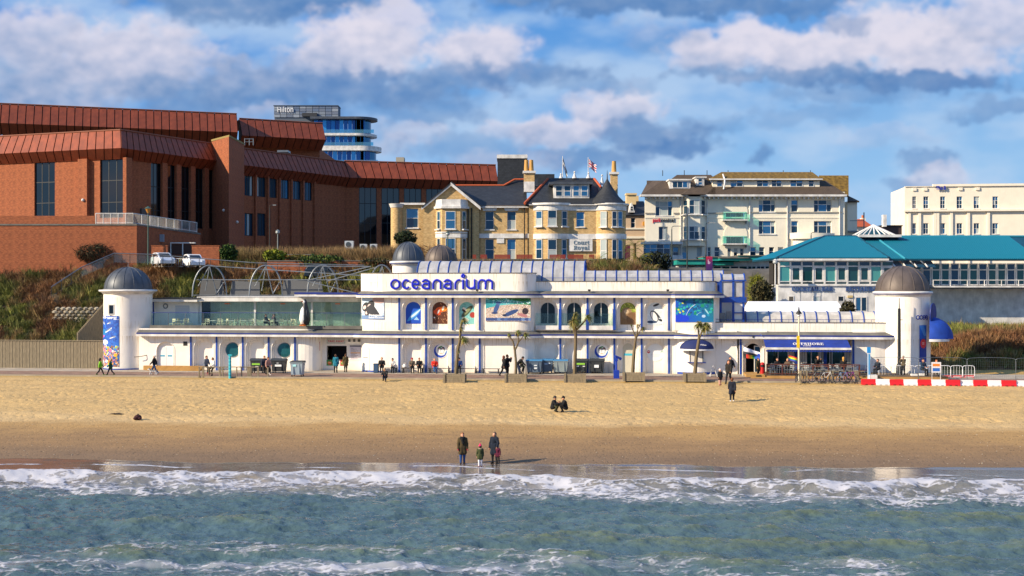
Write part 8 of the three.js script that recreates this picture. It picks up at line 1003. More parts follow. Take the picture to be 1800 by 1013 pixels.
for (const l of [A, B]) { const sd = l === A ? -1 : 1, W = V(...l[2]), F = V(...l[3]).sub(W).normalize(), sideV = F.clone().cross(V(sd, 0, 0)).normalize(), nrm = F.clone().cross(sideV), pb = [[W.toArray(), .026, W.clone().addScaledVector(F, .085).toArray(), .034], [W.clone().addScaledVector(sideV, .018).addScaledVector(F, .03).toArray(), .022, W.clone().addScaledVector(sideV, -.018).addScaledVector(F, .08).toArray(), .024]]; parts.push(surfaceNet(field(pb, 0, .02), ...bounds(pb, .03), .014)); for (let i = 0; i < 5; i++) { const th = i === 4, b = W.clone().addScaledVector(F, th ? .035 : .09).addScaledVector(sideV, th ? .03 : (i - 1.5) * .019), ln = th ? .055 : [.068, .078, .074, .058][i], m = b.clone().addScaledVector(F, ln * .55).addScaledVector(sideV, th ? .025 : 0), e = m.clone().addScaledVector(F, ln * .4).addScaledVector(nrm, sd * -.02); parts.push(new THREE.TubeGeometry(new THREE.CatmullRomCurve3([b, m, e]), 4, .0088, 5)); } }
const body = mergeGeometries(parts.map(g => { for (const k of Object.keys(g.attributes)) if (k !== 'position' && k !== 'normal') g.deleteAttribute(k); return g; })); body.setAttribute('uv', new THREE.BufferAttribute(new Float32Array(body.attributes.position.count * 2), 2));
mesh('body', G(body), c.skin ?? M.skin, t, { raw: true });
const eyes = [-1, 1].flatMap(q => [ball(.014, q * .032 * hs, 0, 0, 1, .8, .6, 6)]).map((g, i) => { const e = U([0, 1.635, .094 * hs]); g.translate(...e); return g; }); const mo = ball(.02, 0, 0, 0, 1, .35, .4, 6); mo.translate(...U([0, 1.565, .098 * hs])); mesh('face_features', G(join([...eyes, mo])), paint(0x5a2f28), t, { raw: true });
const wear = (name, bones, grow, hex, k = .05, cell = .03) => { const g = surfaceNet(field(bones, grow, k), ...bounds(bones, grow + .05), cell); g.setAttribute('uv', new THREE.BufferAttribute(new Float32Array(g.attributes.position.count * 2), 2)); return mesh(name, G(g), typeof hex === 'number' ? cloth(hex) : hex, t, { raw: true }); };
// clothes
wear('trousers', [[U([-.06, .97, 0]), .115, U([.06, .97, 0]), .115], ...legs], .018, c.legs ?? 0x20242c);
const hem = o.coat ?? 0, sit = q.L[0] > 50; const tb = [...torso, ...(c.noSleeve ? [] : [...limb(A, [.055, .047, .04]), ...limb(B, [.055, .047, .04])])];
if (hem) for (const l of [L, Rg]) { const p = l[0].map((v, i) => mix(v, l[1][i], hem)); tb.push([[l[0][0] * .8, l[0][1], l[0][2]], .11, p, .115 + (sit ? 0 : .02)]); }
const coat = wear(o.coat ? 'coat' : 'jacket', tb, .03, c.top);
if (c.belt) wear('belt', [[U([-.09, 1.08, 0]), .105, U([.09, 1.08, 0]), .105]], .052, c.belt);
for (const l of [L, Rg]) { const a = l[2], b = l[3]; wear('shoe', [[[a[0], a[1] - .035, a[2] - .03], .048, [b[0], a[1] - .05, a[2] + .12], .036]], .008, c.shoes ?? 0x1a1a1c, .02, .022); }
if (c.gloves) for (const l of [A, B]) wear('glove', [[l[2], .035, l[3], .042]], .012, c.gloves, .02, .02);
if (c.scarf) wear('scarf', [[U([-.08, 1.47, .05]), .075, U([.08, 1.47, .05]), .075], [U([-.03, 1.42, .14]), .06, U([.02, 1.2, .17]), .05]], .03, c.scarf);
if (c.hood) wear('hood', [[U([-.07, 1.5, -.07]), .06, U([.07, 1.5, -.07]), .06]], .015, c.hood, .03, .022);
if (o.hoodUp) wear('hood', [[U([0, 1.6, -.03]), .1 * hs, U([0, 1.68, -.01]), .105 * hs]], .02, c.top, .03, .022);
// hair or hat as a cap set back from the face
const cap = (name, rr, dy, dz, hex, extra) => { const b = [[U([0, 1.69 + dy, dz]), .093 * hs * rr, U([0, 1.66 + dy, dz - .02]), .094 * hs * rr], ...(extra || [])]; wear(name, b, .012, hex, .03, .022); };
if (c.hair !== undefined && !o.hoodUp) cap('hair', 1, .012, -.03, c.hair, o.long ? [[U([0, 1.62, -.06]), .075 * hs, U([0, 1.42, -.07]), .06]] : [[U([0, 1.62, -.05]), .07 * hs, U([0, 1.6, -.055]), .06 * hs]]);
if (c.hat) { cap('hat', 1.04, .035, -.012, c.hat); if (o.peak) wear('hat_peak', [[U([-.03, 1.7, .1]), .03, U([.03, 1.7, .14]), .012]], .004, c.hat, .02, .016); if (o.bobble) mesh('bobble', G(ball(.055, ...U([0, 1.69 + .16 * hs, -.02]))), cloth(c.bobble ?? c.hat), t); }
return t;
}
// beach
const SEA = 0, AWAY = Math.PI;
person(813, 817, 53, .15, 'stand', { top: 0x4a3d24, legs: 0x1f4a86, shoes: 0x18181a, gloves: 0x8c1f33, scarf: 0x121214, hair: 0x8a5a3a }, 'woman in olive coat, black scarf and blue jeans at the edge of the wet sand', { coat: .6, wide: 1.12 });
person(844, 822, 37, AWAY + .1, 'stand', { top: 0x3f4527, legs: 0xe3dde0, shoes: 0x6a1428, hair: 0x3a2418, hat: 0xe0286a, hood: 0xa99880 }, 'child in green parka, white leggings and pink bobble hat facing inland', { kid: 1, coat: .45, wide: 1.1, bobble: 1 });
person(869, 816, 53, -.6, 'reach', { top: 0x0c1829, legs: 0x101218, hair: 0x5a4a40, hood: 0x8b7a5e, belt: 0x0f1c30 }, 'man in long navy hooded coat reaching out towards the child in green', { coat: .75, wide: 1.1 });
person(875, 817, 32, -.3, 'stand', { top: 0x54132f, legs: 0x15151a, hat: 0x6d7787, hood: 0x8a93a4, hair: 0x6a4a30 }, 'small child in maroon jacket and grey hat in front of the navy coat', { kid: 1, coat: .3 });
person(971, 725, 34, Math.PI / 2 - .25, 'ground', { top: 0x14161a, legs: 0x4a4c34, hat: 0x2b2d30 }, 'person in black hooded coat and dark hat sitting on the sand facing the other sitter', { tall: 1.72, coat: .25, wide: 1.15 });
person(995, 726, 34, -Math.PI / 2 + .15, 'ground', { top: 0x101114, legs: 0x121316, hat: 0x16171a }, 'person in black coat and peaked cap sitting on the sand with a drink', { tall: 1.75, coat: .25, wide: 1.18, peak: 1 });
person(1287, 707, 42, AWAY - .2, 'walk', { top: 0x161c2c, legs: 0x14161f, shoes: 0xd8d8dc, hair: 0x6a4028 }, 'person in dark navy coat walking up the beach towards the promenade', { coat: .55 });
person(1266, 678, 27, .3, 'stand', { top: 0x15171f, legs: 0xd8a898, shoes: 0x7a1420, hat: 0xe6c8c0, hair: 0xcaa070 }, 'small child in dark dress and pale pink hat standing on the sand', { kid: 1, coat: .5 });
person(1284, 666, 38, .2, 'walk', { top: 0x1a181c, legs: 0x181a22, hair: 0x141012, scarf: 0x1c1a1e }, 'tall dark haired woman in black jacket behind the other walker', { long: 1, wide: 1.1 });
person(1281, 675, 40, -.5, 'walk', { top: 0x26221e, legs: 0x1a1c22, hair: 0x8a5230 }, 'long haired woman in dark jacket with a brown strap on the promenade edge', { long: 1 });
person(677, 671, 27, -.1, 'crouch', { top: 0x2b2a2c, legs: 0x1b2340, hat: 0xb8a48c }, 'person in dark coat and pale hat crouching on the sand below the benches', { tall: 1.7, coat: .3, wide: 1.15 });
// promenade, from the domed tower along
person(176, 660.5, 29, Math.PI / 2 + .3, 'walk', { top: 0x76b81e, legs: 0x16181e, hair: 0x181414, hat: 0x17181a, shoes: 0x7a9a3a }, 'child in bright lime jacket and black cap walking past the poster', { kid: 1 });
person(194, 660, 28, -Math.PI / 2 + .3, 'walk', { top: 0x174a36, legs: 0x2a2138, hair: 0xc0945a, shoes: 0x8a9a2a }, 'child in dark green coat before the tower poster', { kid: 1, coat: .3 });
const walker = person(271, 658, 33, -Math.PI / 2, 'walk', { top: 0x15181f, legs: 0x24406c, hair: 0xd8d4cc, shoes: 0x9aa2b0 }, 'pale haired man in dark jacket and jeans walking a dog', { wide: 1.1 });
person(361.5, 660, 37, 1.0, 'perch', { top: 0x6f747c, legs: 0x121317, hair: 0x4a3226, shoes: 0x8c2630 }, 'man in grey jacket perched on the timber rail', { tall: 1.78 });
person(375, 661, 34, -.7, 'perch', { top: 0xe6e2da, legs: 0x14161c, hair: 0x2a1c16 }, 'woman in white jacket leaning on the timber rail', { tall: 1.66, long: 1 });
person(464, 658.5, 33, .5, 'perch', { top: 0x2b3142, legs: 0x101114, hair: 0x4a3a30 }, 'man in dark checked shirt leaning beside the green labelled bin', { tall: 1.72 });
person(470, 660, 33, .9, 'perch', { top: 0xb08578, legs: 0x111216, hair: 0x4a2c20, shoes: 0xcfcac6 }, 'woman in dusty pink jacket leaning by the rail end', { tall: 1.66 });
person(590, 656, 31, AWAY - .3, 'stand', { top: 0x136a80, legs: 0x14161a, hair: 0x5a4030 }, 'customer in teal coat at the takeaway hatch', { coat: .45, wide: 1.1 });
person(607.5, 655, 31, AWAY + .4, 'stand', { top: 0x554a2c, legs: 0x1c1c1c, hair: 0x4a3424 }, 'customer in olive parka at the takeaway hatch', { coat: .5 });
const seat = (px, s2 = .55) => ({ at: F0.world(u(px, s2), 0, s2) });
person(671, 655, 30, .1, 'sit', { top: 0x1f2022, legs: 0x15161a, hair: 0x9a7a64 }, 'bald man in dark jacket seated on the bench by the blue crate', { ...seat(671, .62), tall: 1.78, wide: 1.15 });
person(690, 655, 30, .1, 'sit', { top: 0xe2ded4, legs: 0x16181e, hat: 0x2c2a2a }, 'seated person in white jacket and dark hat on the bench below the blank curved wall', { ...seat(690, .62), tall: 1.66 });
person(724, 655, 30, .2, 'sit', { top: 0x6a6050, legs: 0x121216, hat: 0xa02a2a }, 'seated person in camouflage jacket and red hat', { ...seat(724), tall: 1.72, wide: 1.12 });
person(737, 655, 30, .1, 'sit', { top: 0x1d2224, legs: 0x16181c, hair: 0x3a2c24 }, 'seated person in black jacket beside the camouflage jacket', { ...seat(737), tall: 1.75, wide: 1.12 });
person(764, 655, 30, .2, 'sitcross', { top: 0xd02a18, legs: 0x2f5f92, hair: 0xb08a70 }, 'seated person in bright red jacket and jeans under the penguin emblem', { ...seat(764), tall: 1.72, wide: 1.15 });
person(807, 655, 31, .05, 'sit', { top: 0x1f3c78, legs: 0x14161c, hat: 0x15171c }, 'seated man in blue jacket and dark cap behind the leaning palm', { ...seat(807), tall: 1.78, wide: 1.12 });
person(886, 662, 36, Math.PI / 2 + .6, 'walk', { top: 0x141519, legs: 0x131419, hair: 0x6a3a2a }, 'woman in black coat walking arm in arm by the slender palm', { coat: .3, long: 1 });
person(892, 661.5, 36, Math.PI / 2 + .4, 'phone', { top: 0x1a1a20, legs: 0x121318, hair: 0x3a2a22 }, 'man in dark coat holding up a phone beside the walking woman', { coat: .2 });
person(910, 659, 33, Math.PI / 2 + .2, 'bend', { top: 0x15171b, legs: 0x1e2c48, hair: 0x241a16 }, 'man in black jacket bending forward behind the slender palm', { tall: 1.76 });
person(920.5, 658.5, 26, -Math.PI / 2 + .6, 'bend', { top: 0x3d4630, legs: 0x1b1d22, hair: 0x4a3020, hat: 0x74b42c }, 'child in khaki with a lime hood bending beside the bins', { kid: 1, tall: 1.2 });
const deckAt = (px, s2) => ({ at: F0.world(u(px, s2), .26, s2) });
person(1333, 656, 30, .6, 'stand', { top: 0x3d3a22, legs: 0x181818, shoes: 0xdadada, hair: 0x3a2a20 }, 'person in khaki coat in the cafe doorway behind the rainbow banner', { coat: .4, at: F0.world(u(1333, .6), 0, .6) });
person(1366, 650, 30, .2, 'sit', { top: 0x15171b, legs: 0x1a1a1e, hair: 0x3c2c24 }, 'seated cafe guest in black at the door end of the deck', { ...deckAt(1366, 1.9), tall: 1.78 });
person(1385, 650, 30, -.5, 'sit', { top: 0x5b4a3c, legs: 0x1c1c20, hair: 0xd0a468 }, 'blond seated cafe guest in brown under the awning', { ...deckAt(1385, 1.9), tall: 1.7, long: 1 });
person(1438, 656, 33, .1, 'phone', { top: 0x1c1c1e, legs: 0x1a1b20, hair: 0x5a3a2c }, 'man in black raising both hands to his face before the deck', { at: foot(1438, 663), tall: 1.8, coat: .35, wide: 1.1 });
person(1482, 660, 34, AWAY - .4, 'stand', { top: 0x17181d, legs: 0x2a48a0, hair: 0xd09a4a }, 'blond woman in black jacket with her back turned beside the deck railing', { at: foot(1483, 664), tall: 1.72, long: 1 });
person(1544, 656, 28, -.9, 'sit', { top: 0x18222f, legs: 0x1a1c22, hair: 0x2a2220 }, 'seated guest in navy coat at the works end of the deck', { ...deckAt(1544, 2.2), tall: 1.75 });
person(1587, 656, 30, -.7, 'phone', { top: 0x5d5340, legs: 0x1c1c20, hat: 0x9a948c }, 'person in camouflage coat and grey woolly hat behind the dark mast', { ...deckAt(1588, 2.0), tall: 1.62 });
person(1622, 656, 30, .4, 'sit', { top: 0x16304a, legs: 0x1c1e24, hair: 0x4a3428 }, 'seated guest in blue jacket behind the mesh fence', { ...deckAt(1622, 2.4), tall: 1.8 });
person(1645, 656, 30, .2, 'sit', { top: 0xa8452a, legs: 0x1c1e24, hair: 0xb8622c }, 'orange haired guest seated behind the easel', { ...deckAt(1646, 2.6), tall: 1.72 });
for (const [px, top, lb] of [[466, 0x2a2c30, 'dark jacketed guest seated on the terrace by the wide white post'], [483, 0x3a3230, 'brown jacketed guest seated on the terrace facing another'], [480, 0xb06a7a, 'guest in pink seated low on the terrace']]) person(px, 575, 20, lb.includes('facing') ? -1.4 : 1.4, 'sit', { top, legs: 0x1c1e22, hair: 0x3a2a22 }, lb, { at: F0.world(u(px, -2.2 - (top & 3) * .3), 4.0, -2.2 - (top & 3) * .3), tall: 1.72 });
// the dog on its lead
{
const [x, y, z] = foot(269, 659), t = thing('dog', 'small grey and white shaggy dog trotting at the feet of the jeans wearer', 'dog', [x, y, z], -Math.PI / 2), w = p => p, leg = (sx, sz, f) => [[[sx, .27, sz], .045, [sx, .17, sz + (sz < 0 ? .05 : .01) + f], .03], [[sx, .17, sz + (sz < 0 ? .05 : .01) + f], .03, [sx, .03, sz + (sz < 0 ? -.02 : .0) + f * 2], .022], [[sx, .03, sz + f * 2], .022, [sx, .02, sz + .05 + f * 2], .02]];
const b = [[[0, .32, .2], .11, [0, .3, 0], .1], [[0, .3, 0], .1, [0, .31, -.22], .085], [[0, .36, .24], .07, [0, .46, .33], .062], [[0, .48, .36], .075, [0, .47, .4], .06], [[0, .46, .4], .05, [0, .44, .5], .03], [[.045, .53, .34], .022, [.06, .6, .33], .01], [[-.045, .53, .34], .022, [-.06, .6, .33], .01], [[0, .34, -.28], .035, [0, .44, -.42], .03], ...leg(.06, .2, .04), ...leg(-.06, .2, -.04), ...leg(.055, -.22, -.05), ...leg(-.055, -.22, .03)];
const g = surfaceNet(field(b, .008, .03), ...bounds(b, .05), .02), p = g.attributes.position, n = g.attributes.normal, c = new Float32Array(p.count * 3); for (let i = 0; i < p.count; i++) { const grey = p.getY(i) > .33 && p.getZ(i) < .3 || (p.getY(i) > .5 && p.getZ(i) > .3); const v = grey ? .17 : .62; c[i * 3] = v; c[i * 3 + 1] = v * .97; c[i * 3 + 2] = v * .93; } g.setAttribute('color', new THREE.BufferAttribute(c, 3)); g.setAttribute('uv', new THREE.BufferAttribute(new Float32Array(p.count * 2), 2)); mesh('body', g, std({ vertexColors: true, roughness: 1 }), t, { raw: true }); mesh('collar', (() => { const q = new THREE.TorusGeometry(.075, .012, 5, 14); q.rotateX(.9); q.translate(0, .41, .29); return q; })(), paint(0x7a1c1c), t); mesh('lead', pipe([[0, .42, .3], [.05, .6, .1], [.1, .82, -.05]], .006, 10, 4), M.black, t);
}
// ---------- the bank, its plants, cars, lamps and rails ----------
const leafTri = (n, r, sx, sy, sz, size, seed, shape) => { // many small leaf faces through a volume
const P = [], N = []; for (let i = 0; i < n; i++) { let a, b, c, k = 0; do { a = r() * 2 - 1; b = r() * 2 - 1; c = r() * 2 - 1; k++; } while ((a * a + b * b + c * c > 1 || a * a + b * b + c * c < .25 * r() || fbm(a * 1.7 + seed, b * 1.7 + c, 2) < -.1) && k < 30); const p = V(a * sx, (b * .5 + .5) * sy, c * sz), q = new THREE.Quaternion().setFromEuler(new THREE.Euler(r() * 6, r() * 6, r() * 6)), s = size * (.6 + .8 * r()); const sh = shape || [[-.5, 0], [0, -.28], [.6, 0], [0, .28]]; const v = sh.map(([x, y]) => V(x * s, y * s, 0).applyQuaternion(q).add(p)); P.push(...v[0].toArray(), ...v[1].toArray(), ...v[2].toArray(), ...v[0].toArray(), ...v[2].toArray(), ...v[3].toArray()); }
const g = new THREE.BufferGeometry(); g.setAttribute('position', new THREE.Float32BufferAttribute(P, 3)); g.computeVertexNormals(); g.setAttribute('uv', new THREE.Float32BufferAttribute(new Float32Array(P.length / 3 * 2), 2)); return g;
};
const leafMat = hex => paint(hex, .9, { side: THREE.DoubleSide });
function shrub(px, py, d, wpx, hpx, cols, label, o = {}) { // px, py: middle of the foot
const X = wx(px, d), y = o.y ?? wy(py, d), w = wpx * d / FOC / 2, h = hpx * d / FOC, r = rng(px * 7 + py), t = thing(o.name ?? 'shrub', label, o.cat ?? 'shrub', [X, y, -d], 0, o.group); cols.forEach((c, i) => mesh('crown', leafTri((o.n ?? 900) / cols.length | 0, r, w * (1 - .06 * i), h * (1 - .04 * i), Math.min(w, o.dep ?? 2) * .8, o.leaf ?? .3, px + i, o.shape), leafMat(c), t)); mesh('stem', [...Array(5)].map((_, i) => bar([(i - 2) * w * .15, -.2, 0], [(i - 2) * w * .35, h * .6, (r() - .5) * w * .4], .05, 5)), paint(0x4a3828, 1), t); return t;
}
// rough dry growth over the bank, too thick to count
{
const r = rng(31), tuft = (seed, n, len, up) => { const q = rng(seed), P = []; for (let i = 0; i < n; i++) { const a = q() * 6.28, l = len * (.5 + .7 * q()), lean = .2 + q() * up, bx = (q() - .5) * .6, bz = (q() - .5) * .6, w = .025 + .03 * q(), dx = Math.cos(a), dz = Math.sin(a); P.push(bx - dz * w, 0, bz + dx * w, bx + dz * w, 0, bz - dx * w, bx + dx * l * lean, l, bz + dz * l * lean); } const g = new THREE.BufferGeometry(); g.setAttribute('position', new THREE.Float32BufferAttribute(P, 3)); g.computeVertexNormals(); g.setAttribute('uv', new THREE.Float32BufferAttribute(new Float32Array(P.length / 3 * 2), 2)); return g; };
const field = (name, label, cols, n, pick, g, cat) => { const m = new THREE.InstancedMesh(g, std({ color: 0xffffff, roughness: 1, side: THREE.DoubleSide }), n); m.name = name; const M4 = new THREE.Matrix4(), c = new THREE.Color(); for (let i = 0; i < n; i++) { const [X, d, s] = pick(); const y = hillH(X, d) - .05; M4.compose(V(X, y, -d), new THREE.Quaternion().setFromEuler(new THREE.Euler((r() - .5) * .5, r() * 6.28, (r() - .5) * .5)), V(s, s * (.7 + .6 * r()), s)); m.setMatrixAt(i, M4); const k = cols[clamp(Math.floor((fbm(X / 5, d / 5, 3) + .5) * cols.length + r() * 1.6 - .8), 0, cols.length - 1)], v = .75 + .5 * r(); c.setRGB(k[0] * v, k[1] * v, k[2] * v); m.setColorAt(i, c); } tag(m, label, cat, null, 'stuff'); m.castShadow = m.receiveShadow = true; scene.add(m); return m; };
const cols = [[.23, .11, .05], [.27, .145, .06], [.19, .10, .05], [.26, .18, .07], [.14, .15, .04], [.19, .2, .04], [.28, .27, .07]];
field('undergrowth', 'rough brown and green scrub covering the bank behind the seafront building', cols, 15000, () => { const b = mix(117.5, 137, Math.pow(r(), .9)), X = mix(-62, 62, r()); return [X, b - .114 * X + 15 * sst(14, 22, X) * 0, .5 + .9 * r()]; }, tuft(3, 46, .75, .9), 'scrub');
field('tall_grass', 'pale brown ornamental grass growing along the foot of the brick centre', [[.30, .20, .09], [.24, .15, .07], [.20, .13, .06], [.27, .2, .08]], 5200, () => { const d = mix(142.5, 147, r()), px = mix(388, 700, r()); return [wx(px, d), d, .8 + .5 * r()]; }, tuft(9, 40, 1.5, .5), 'grass');
}
// named bushes
shrub(402, 461, 139.5, 34, 32, [0x38501c, 0x4a6420, 0x2c3e18], 'dense green bush clipped against the sunlit brick wall', { n: 1600 });
shrub(482, 464, 138.5, 46, 26, [0x6f7a1c, 0x8a8f22, 0x4c5a1a], 'rounded yellow green bush below the steel lamp', { n: 1600 });
shrub(565, 473, 137, 100, 26, [0x46591c, 0x2f4418, 0x5c6822], 'wide low green bush growing over the retaining wall', { n: 2000 });
shrub(660, 474, 137, 70, 20, [0x3d3a1c, 0x54421f, 0x35401c], 'dark scrubby bush behind the grey dome', { n: 1300 });
shrub(712, 432, 146, 44, 26, [0x24301a, 0x334020], 'dark wind bent bush before the yellow brick hotel', { n: 1300 });
shrub(755, 470, 143, 90, 40, [0x6a4a30, 0x7a5a3a], 'bare reddish twiggy bush between the two domes and the hotel', { n: 1000, shape: [[-1, 0], [0, -.05], [1, 0], [0, .05]], leaf: .6 });
shrub(165, 462, 140, 70, 34, [0x2c2a18, 0x43341e, 0x35381c], 'dark leafless bush in the shade of the brick terrace', { n: 1200, shape: [[-1, 0], [0, -.06], [1, 0], [0, .06]], leaf: .5 });
shrub(525, 462, 140, 50, 14, [0x6f6a2c, 0x88702e], 'yellowish low shrub spilling from the orange brick wall', { n: 700 });
shrub(1152, 478, 140, 66, 36, [0x18200f, 0x222c14, 0x141a0e], 'dark evergreen bush beside the garden palms', { n: 2200 });
shrub(1075, 480, 139, 80, 26, [0x2f3a18, 0x4c4a20, 0x252e14], 'olive green bush behind the small roof vault', { n: 1700 });
{ const d0 = 121.9, d1 = 131; structure('garden_terrace', box(wx(1312, d0), wx(1367, d0), 1.8, 8.15, -d1, -d0), std({ color: 0x8a8478, map: wearTex })); }
shrub(1340, 534, 124, 46, 46, [0x3b3a1e, 0x4e4626, 0x2e3018], 'brownish green bush between the stair enclosure and the restaurant', { n: 1900, y: 8.15 });
shrub(1491, 572, 119, 32, 48, [0x3f3a22, 0x2e3018], 'small dark bush at the end of the marquee', { n: 1200, y: 6.05 });
shrub(1330, 537, 127.5, 30, 54, [0x6a7022, 0x848426], 'spiky yellow green plant above the brownish bush', { n: 900, y: 8.15, shape: [[-1, 0], [0, -.07], [1, 0], [0, .07]], leaf: .6 });
for (const [px, py, d, w, h, c, l] of [[300, 512, 127, 60, 26, [0x6a3f22, 0x7d5028], 'rust brown bracken clump on the bank just beyond the grey domed tower'], [395, 505, 128, 54, 24, [0x4e5a22, 0x6b6a2a], 'dull green bramble clump on the bank behind the first steel hoop'], [345, 482, 131, 70, 18, [0x7a6a30, 0x8d7c3a], 'straw coloured grassy clump under the parked white cars'], [178, 520, 126, 50, 26, [0x6f7424, 0x8a8a30], 'yellow green grassy clump on the bank above the rubble wall'], [520, 500, 129, 60, 22, [0x5c3820, 0x6d4a26], 'dark brown bracken clump on the bank between the steel hoops']]) shrub(px, py, d, w, h, c, l, { y: hillH(wx(px, d), d) - .1, n: 1500 });
// garden palms
{
const fr = (r, len, wid, th, lift, lm) => { const P = [], ax = V(Math.cos(th), 0, Math.sin(th)); let prev = null; for (let k = 0; k <= 8; k++) { const t = k / 8, p = ax.clone().multiplyScalar(len * t * .8).add(V(0, lift * len * t - len * .75 * t * t, 0)); if (prev) for (const s of [-1, 1]) for (let j = 0; j < 2; j++) { const q = prev.clone().lerp(p, j * .5), side = ax.clone().cross(V(0, 1, 0)).multiplyScalar(s * wid * (1 - .5 * t)), tip = q.clone().add(side).add(ax.clone().multiplyScalar(wid * .5)).add(V(0, -wid * .35, 0)), e = ax.clone().multiplyScalar(.05); P.push(...q.toArray(), ...q.clone().add(e).toArray(), ...tip.toArray()); } prev = p; } const g = new THREE.BufferGeometry(); g.setAttribute('position', new THREE.Float32BufferAttribute(P, 3)); g.computeVertexNormals(); g.setAttribute('uv', new THREE.Float32BufferAttribute(new Float32Array(P.length / 3 * 2), 2)); return g; };
for (const [px, py, d, top, n, len, c, l] of [[1116, 478, 139, 425, 30, 1.7, [0x7a8426, 0x5c6a20], 'tall spiky garden palm in front of the beige house'], [1123, 480, 138, 452, 26, 2.0, [0x8f8a34, 0x6c7226], 'broad yellowish garden palm with drooping fronds'], [1048, 480, 138, 458, 22, 1.6, [0x8a8f3a, 0x5a6a24], 'low feathery palm beside the end of the large roof vault'], [1092, 480, 137.5, 462, 20, 1.5, [0x7c7a2a, 0x5c6422], 'low spreading palm behind the small roof vault'], [1146, 482, 137, 468, 18, 1.3, [0x7f7a30, 0x625f26], 'short drooping palm by the dark evergreen']]) { const r = rng(px), t = thing('garden_palm', l, 'palm tree', [wx(px, d), wy(py, d), -d]), h = wy(top, d) - wy(py, d); mesh('trunk', cyl(.2, .14, h, 0, -.2, 0, 8), paint(0x6a5638, 1), t); const L = [[], []]; for (let i = 0; i < n; i++) { const g = fr(r, len * (.7 + .5 * r()), .28, r() * 6.28, .3 + r() * 1.1); g.translate(0, h - .2 - r() * h * (n > 28 ? .5 : .1), 0); L[i % 2].push(g); } L.forEach((q, i) => mesh('frond', q, leafMat(c[i]), t)); }
}
for (const [px, py, w, l] of [[614, 437, 15, 'large white air conditioning unit against the brick centre wall'], [639, 440, 12, 'small white air conditioning unit beside the large one'], [657, 440, 12, 'small white air conditioning unit under the tall dark windows']]) { const d = 147.2, W = w * d / FOC / 2, t = thing('air_unit', l, 'air conditioner', [wx(px, d), wy(py, d), -d]); mesh('body', box(-W, W, -.3, W * 1.7, -.4, .4), paint(0xb9c0c6, .5), t); mesh('fan_grille', (() => { const g = new THREE.CylinderGeometry(W * .6, W * .6, .04, 18); g.rotateX(Math.PI / 2); g.translate(-W * .15, W * .85, .42); return g; })(), paint(0x3a4650), t); }
// parked cars
function car(px, py, d, ang, body, label) {
const t = thing('parked_car', label, 'car', [wx(px, d), wy(py, d) - 1.42, -d], ang, undefined), side = (pts, w, m, n) => { const s = new THREE.Shape(); pts.forEach((p, i) => i ? s.lineTo(...p) : s.moveTo(...p)); s.closePath(); const g = new THREE.ExtrudeGeometry(s, { depth: w - .12, bevelEnabled: true, bevelThickness: .06, bevelSize: .05, bevelSegments: 2 }); g.translate(0, 0, -(w - .12) / 2); return mesh(n, g, m, t); };
side([[-1.95, .35], [-1.98, .75], [-1.9, 1.0], [-1.0, 1.02], [.9, .98], [1.75, .86], [1.98, .6], [1.95, .32], [1.5, .28], [-1.5, .28]], 1.72, body, 'body');
side([[-1.86, 1.0], [-1.6, 1.42], [-1.2, 1.5], [-.1, 1.5], [.3, 1.42], [1.0, 1.0]], 1.5, body, 'roof');
for (const z of [-.775, .775]) { const s = poly([[-1.5, 1.05], [-1.35, 1.4], [-.1, 1.42], [.2, 1.36], [.78, 1.04]]); mesh('side_window', ext(s, z - .02, z + .02), M.glassDark, t); }
mesh('rear_window', plate([-1.86, 1.08, -.62], [-1.86, 1.08, .62], [-1.64, 1.42, .56], [-1.64, 1.42, -.56], .03).translate(-.075, .015, 0), M.glassDark, t); mesh('windscreen', plate([.98, 1.02, .62], [.98, 1.02, -.62], [.36, 1.42, -.56], [.36, 1.42, .56], .03).translate(.06, .02, 0), M.glassDark, t);
for (const s of [-1, 1]) { mesh('tail_light', box(-2.04, -1.95, .78, 1.12, s * .7 - .09, s * .7 + .09), paint(0x9a1a1c, .3), t); mesh('headlight', box(1.9, 2.02, .66, .8, s * .62 - .14, s * .62 + .14), paint(0xdcdcdc, .2), t); mesh('door_mirror', ball(.1, .62, 1.06, s * .92, 1, .7, .8), body, t); for (const x of [-1.25, 1.25]) { const g = new THREE.CylinderGeometry(.31, .31, .2, 20); g.rotateX(Math.PI / 2); g.translate(x, .31, s * .76); const w = mesh('wheel', g, M.rubber, t); const q = new THREE.CylinderGeometry(.19, .19, .21, 12); q.rotateX(Math.PI / 2); q.translate(x, .31, s * .76); mesh('hub_cap', q, M.steel, w); } }
mesh('number_plate', box(-2.06, -2.0, .62, .74, -.26, .26), paint(0xd8a81c, .5), t); mesh('bumper', box(-2.05, -1.9, .3, .5, -.8, .8), body, t);
}
const carWhite = std({ color: 0xd3d9e2, roughness: .25, metalness: .2 });
car(286, 446.5, 136.5, -1.02, carWhite, 'white hatchback with yellow number plate parked nearest the lamp post');
car(340, 449.5, 136, -1.08, std({ color: 0xe4e6ea, roughness: .25 }), 'white hatchback with dark rear window parked at the end of the gate');
car(566, 468.5, 135.5, .2, paint(0x2a3440, .3), 'dark blue car half hidden behind the steel hoops');
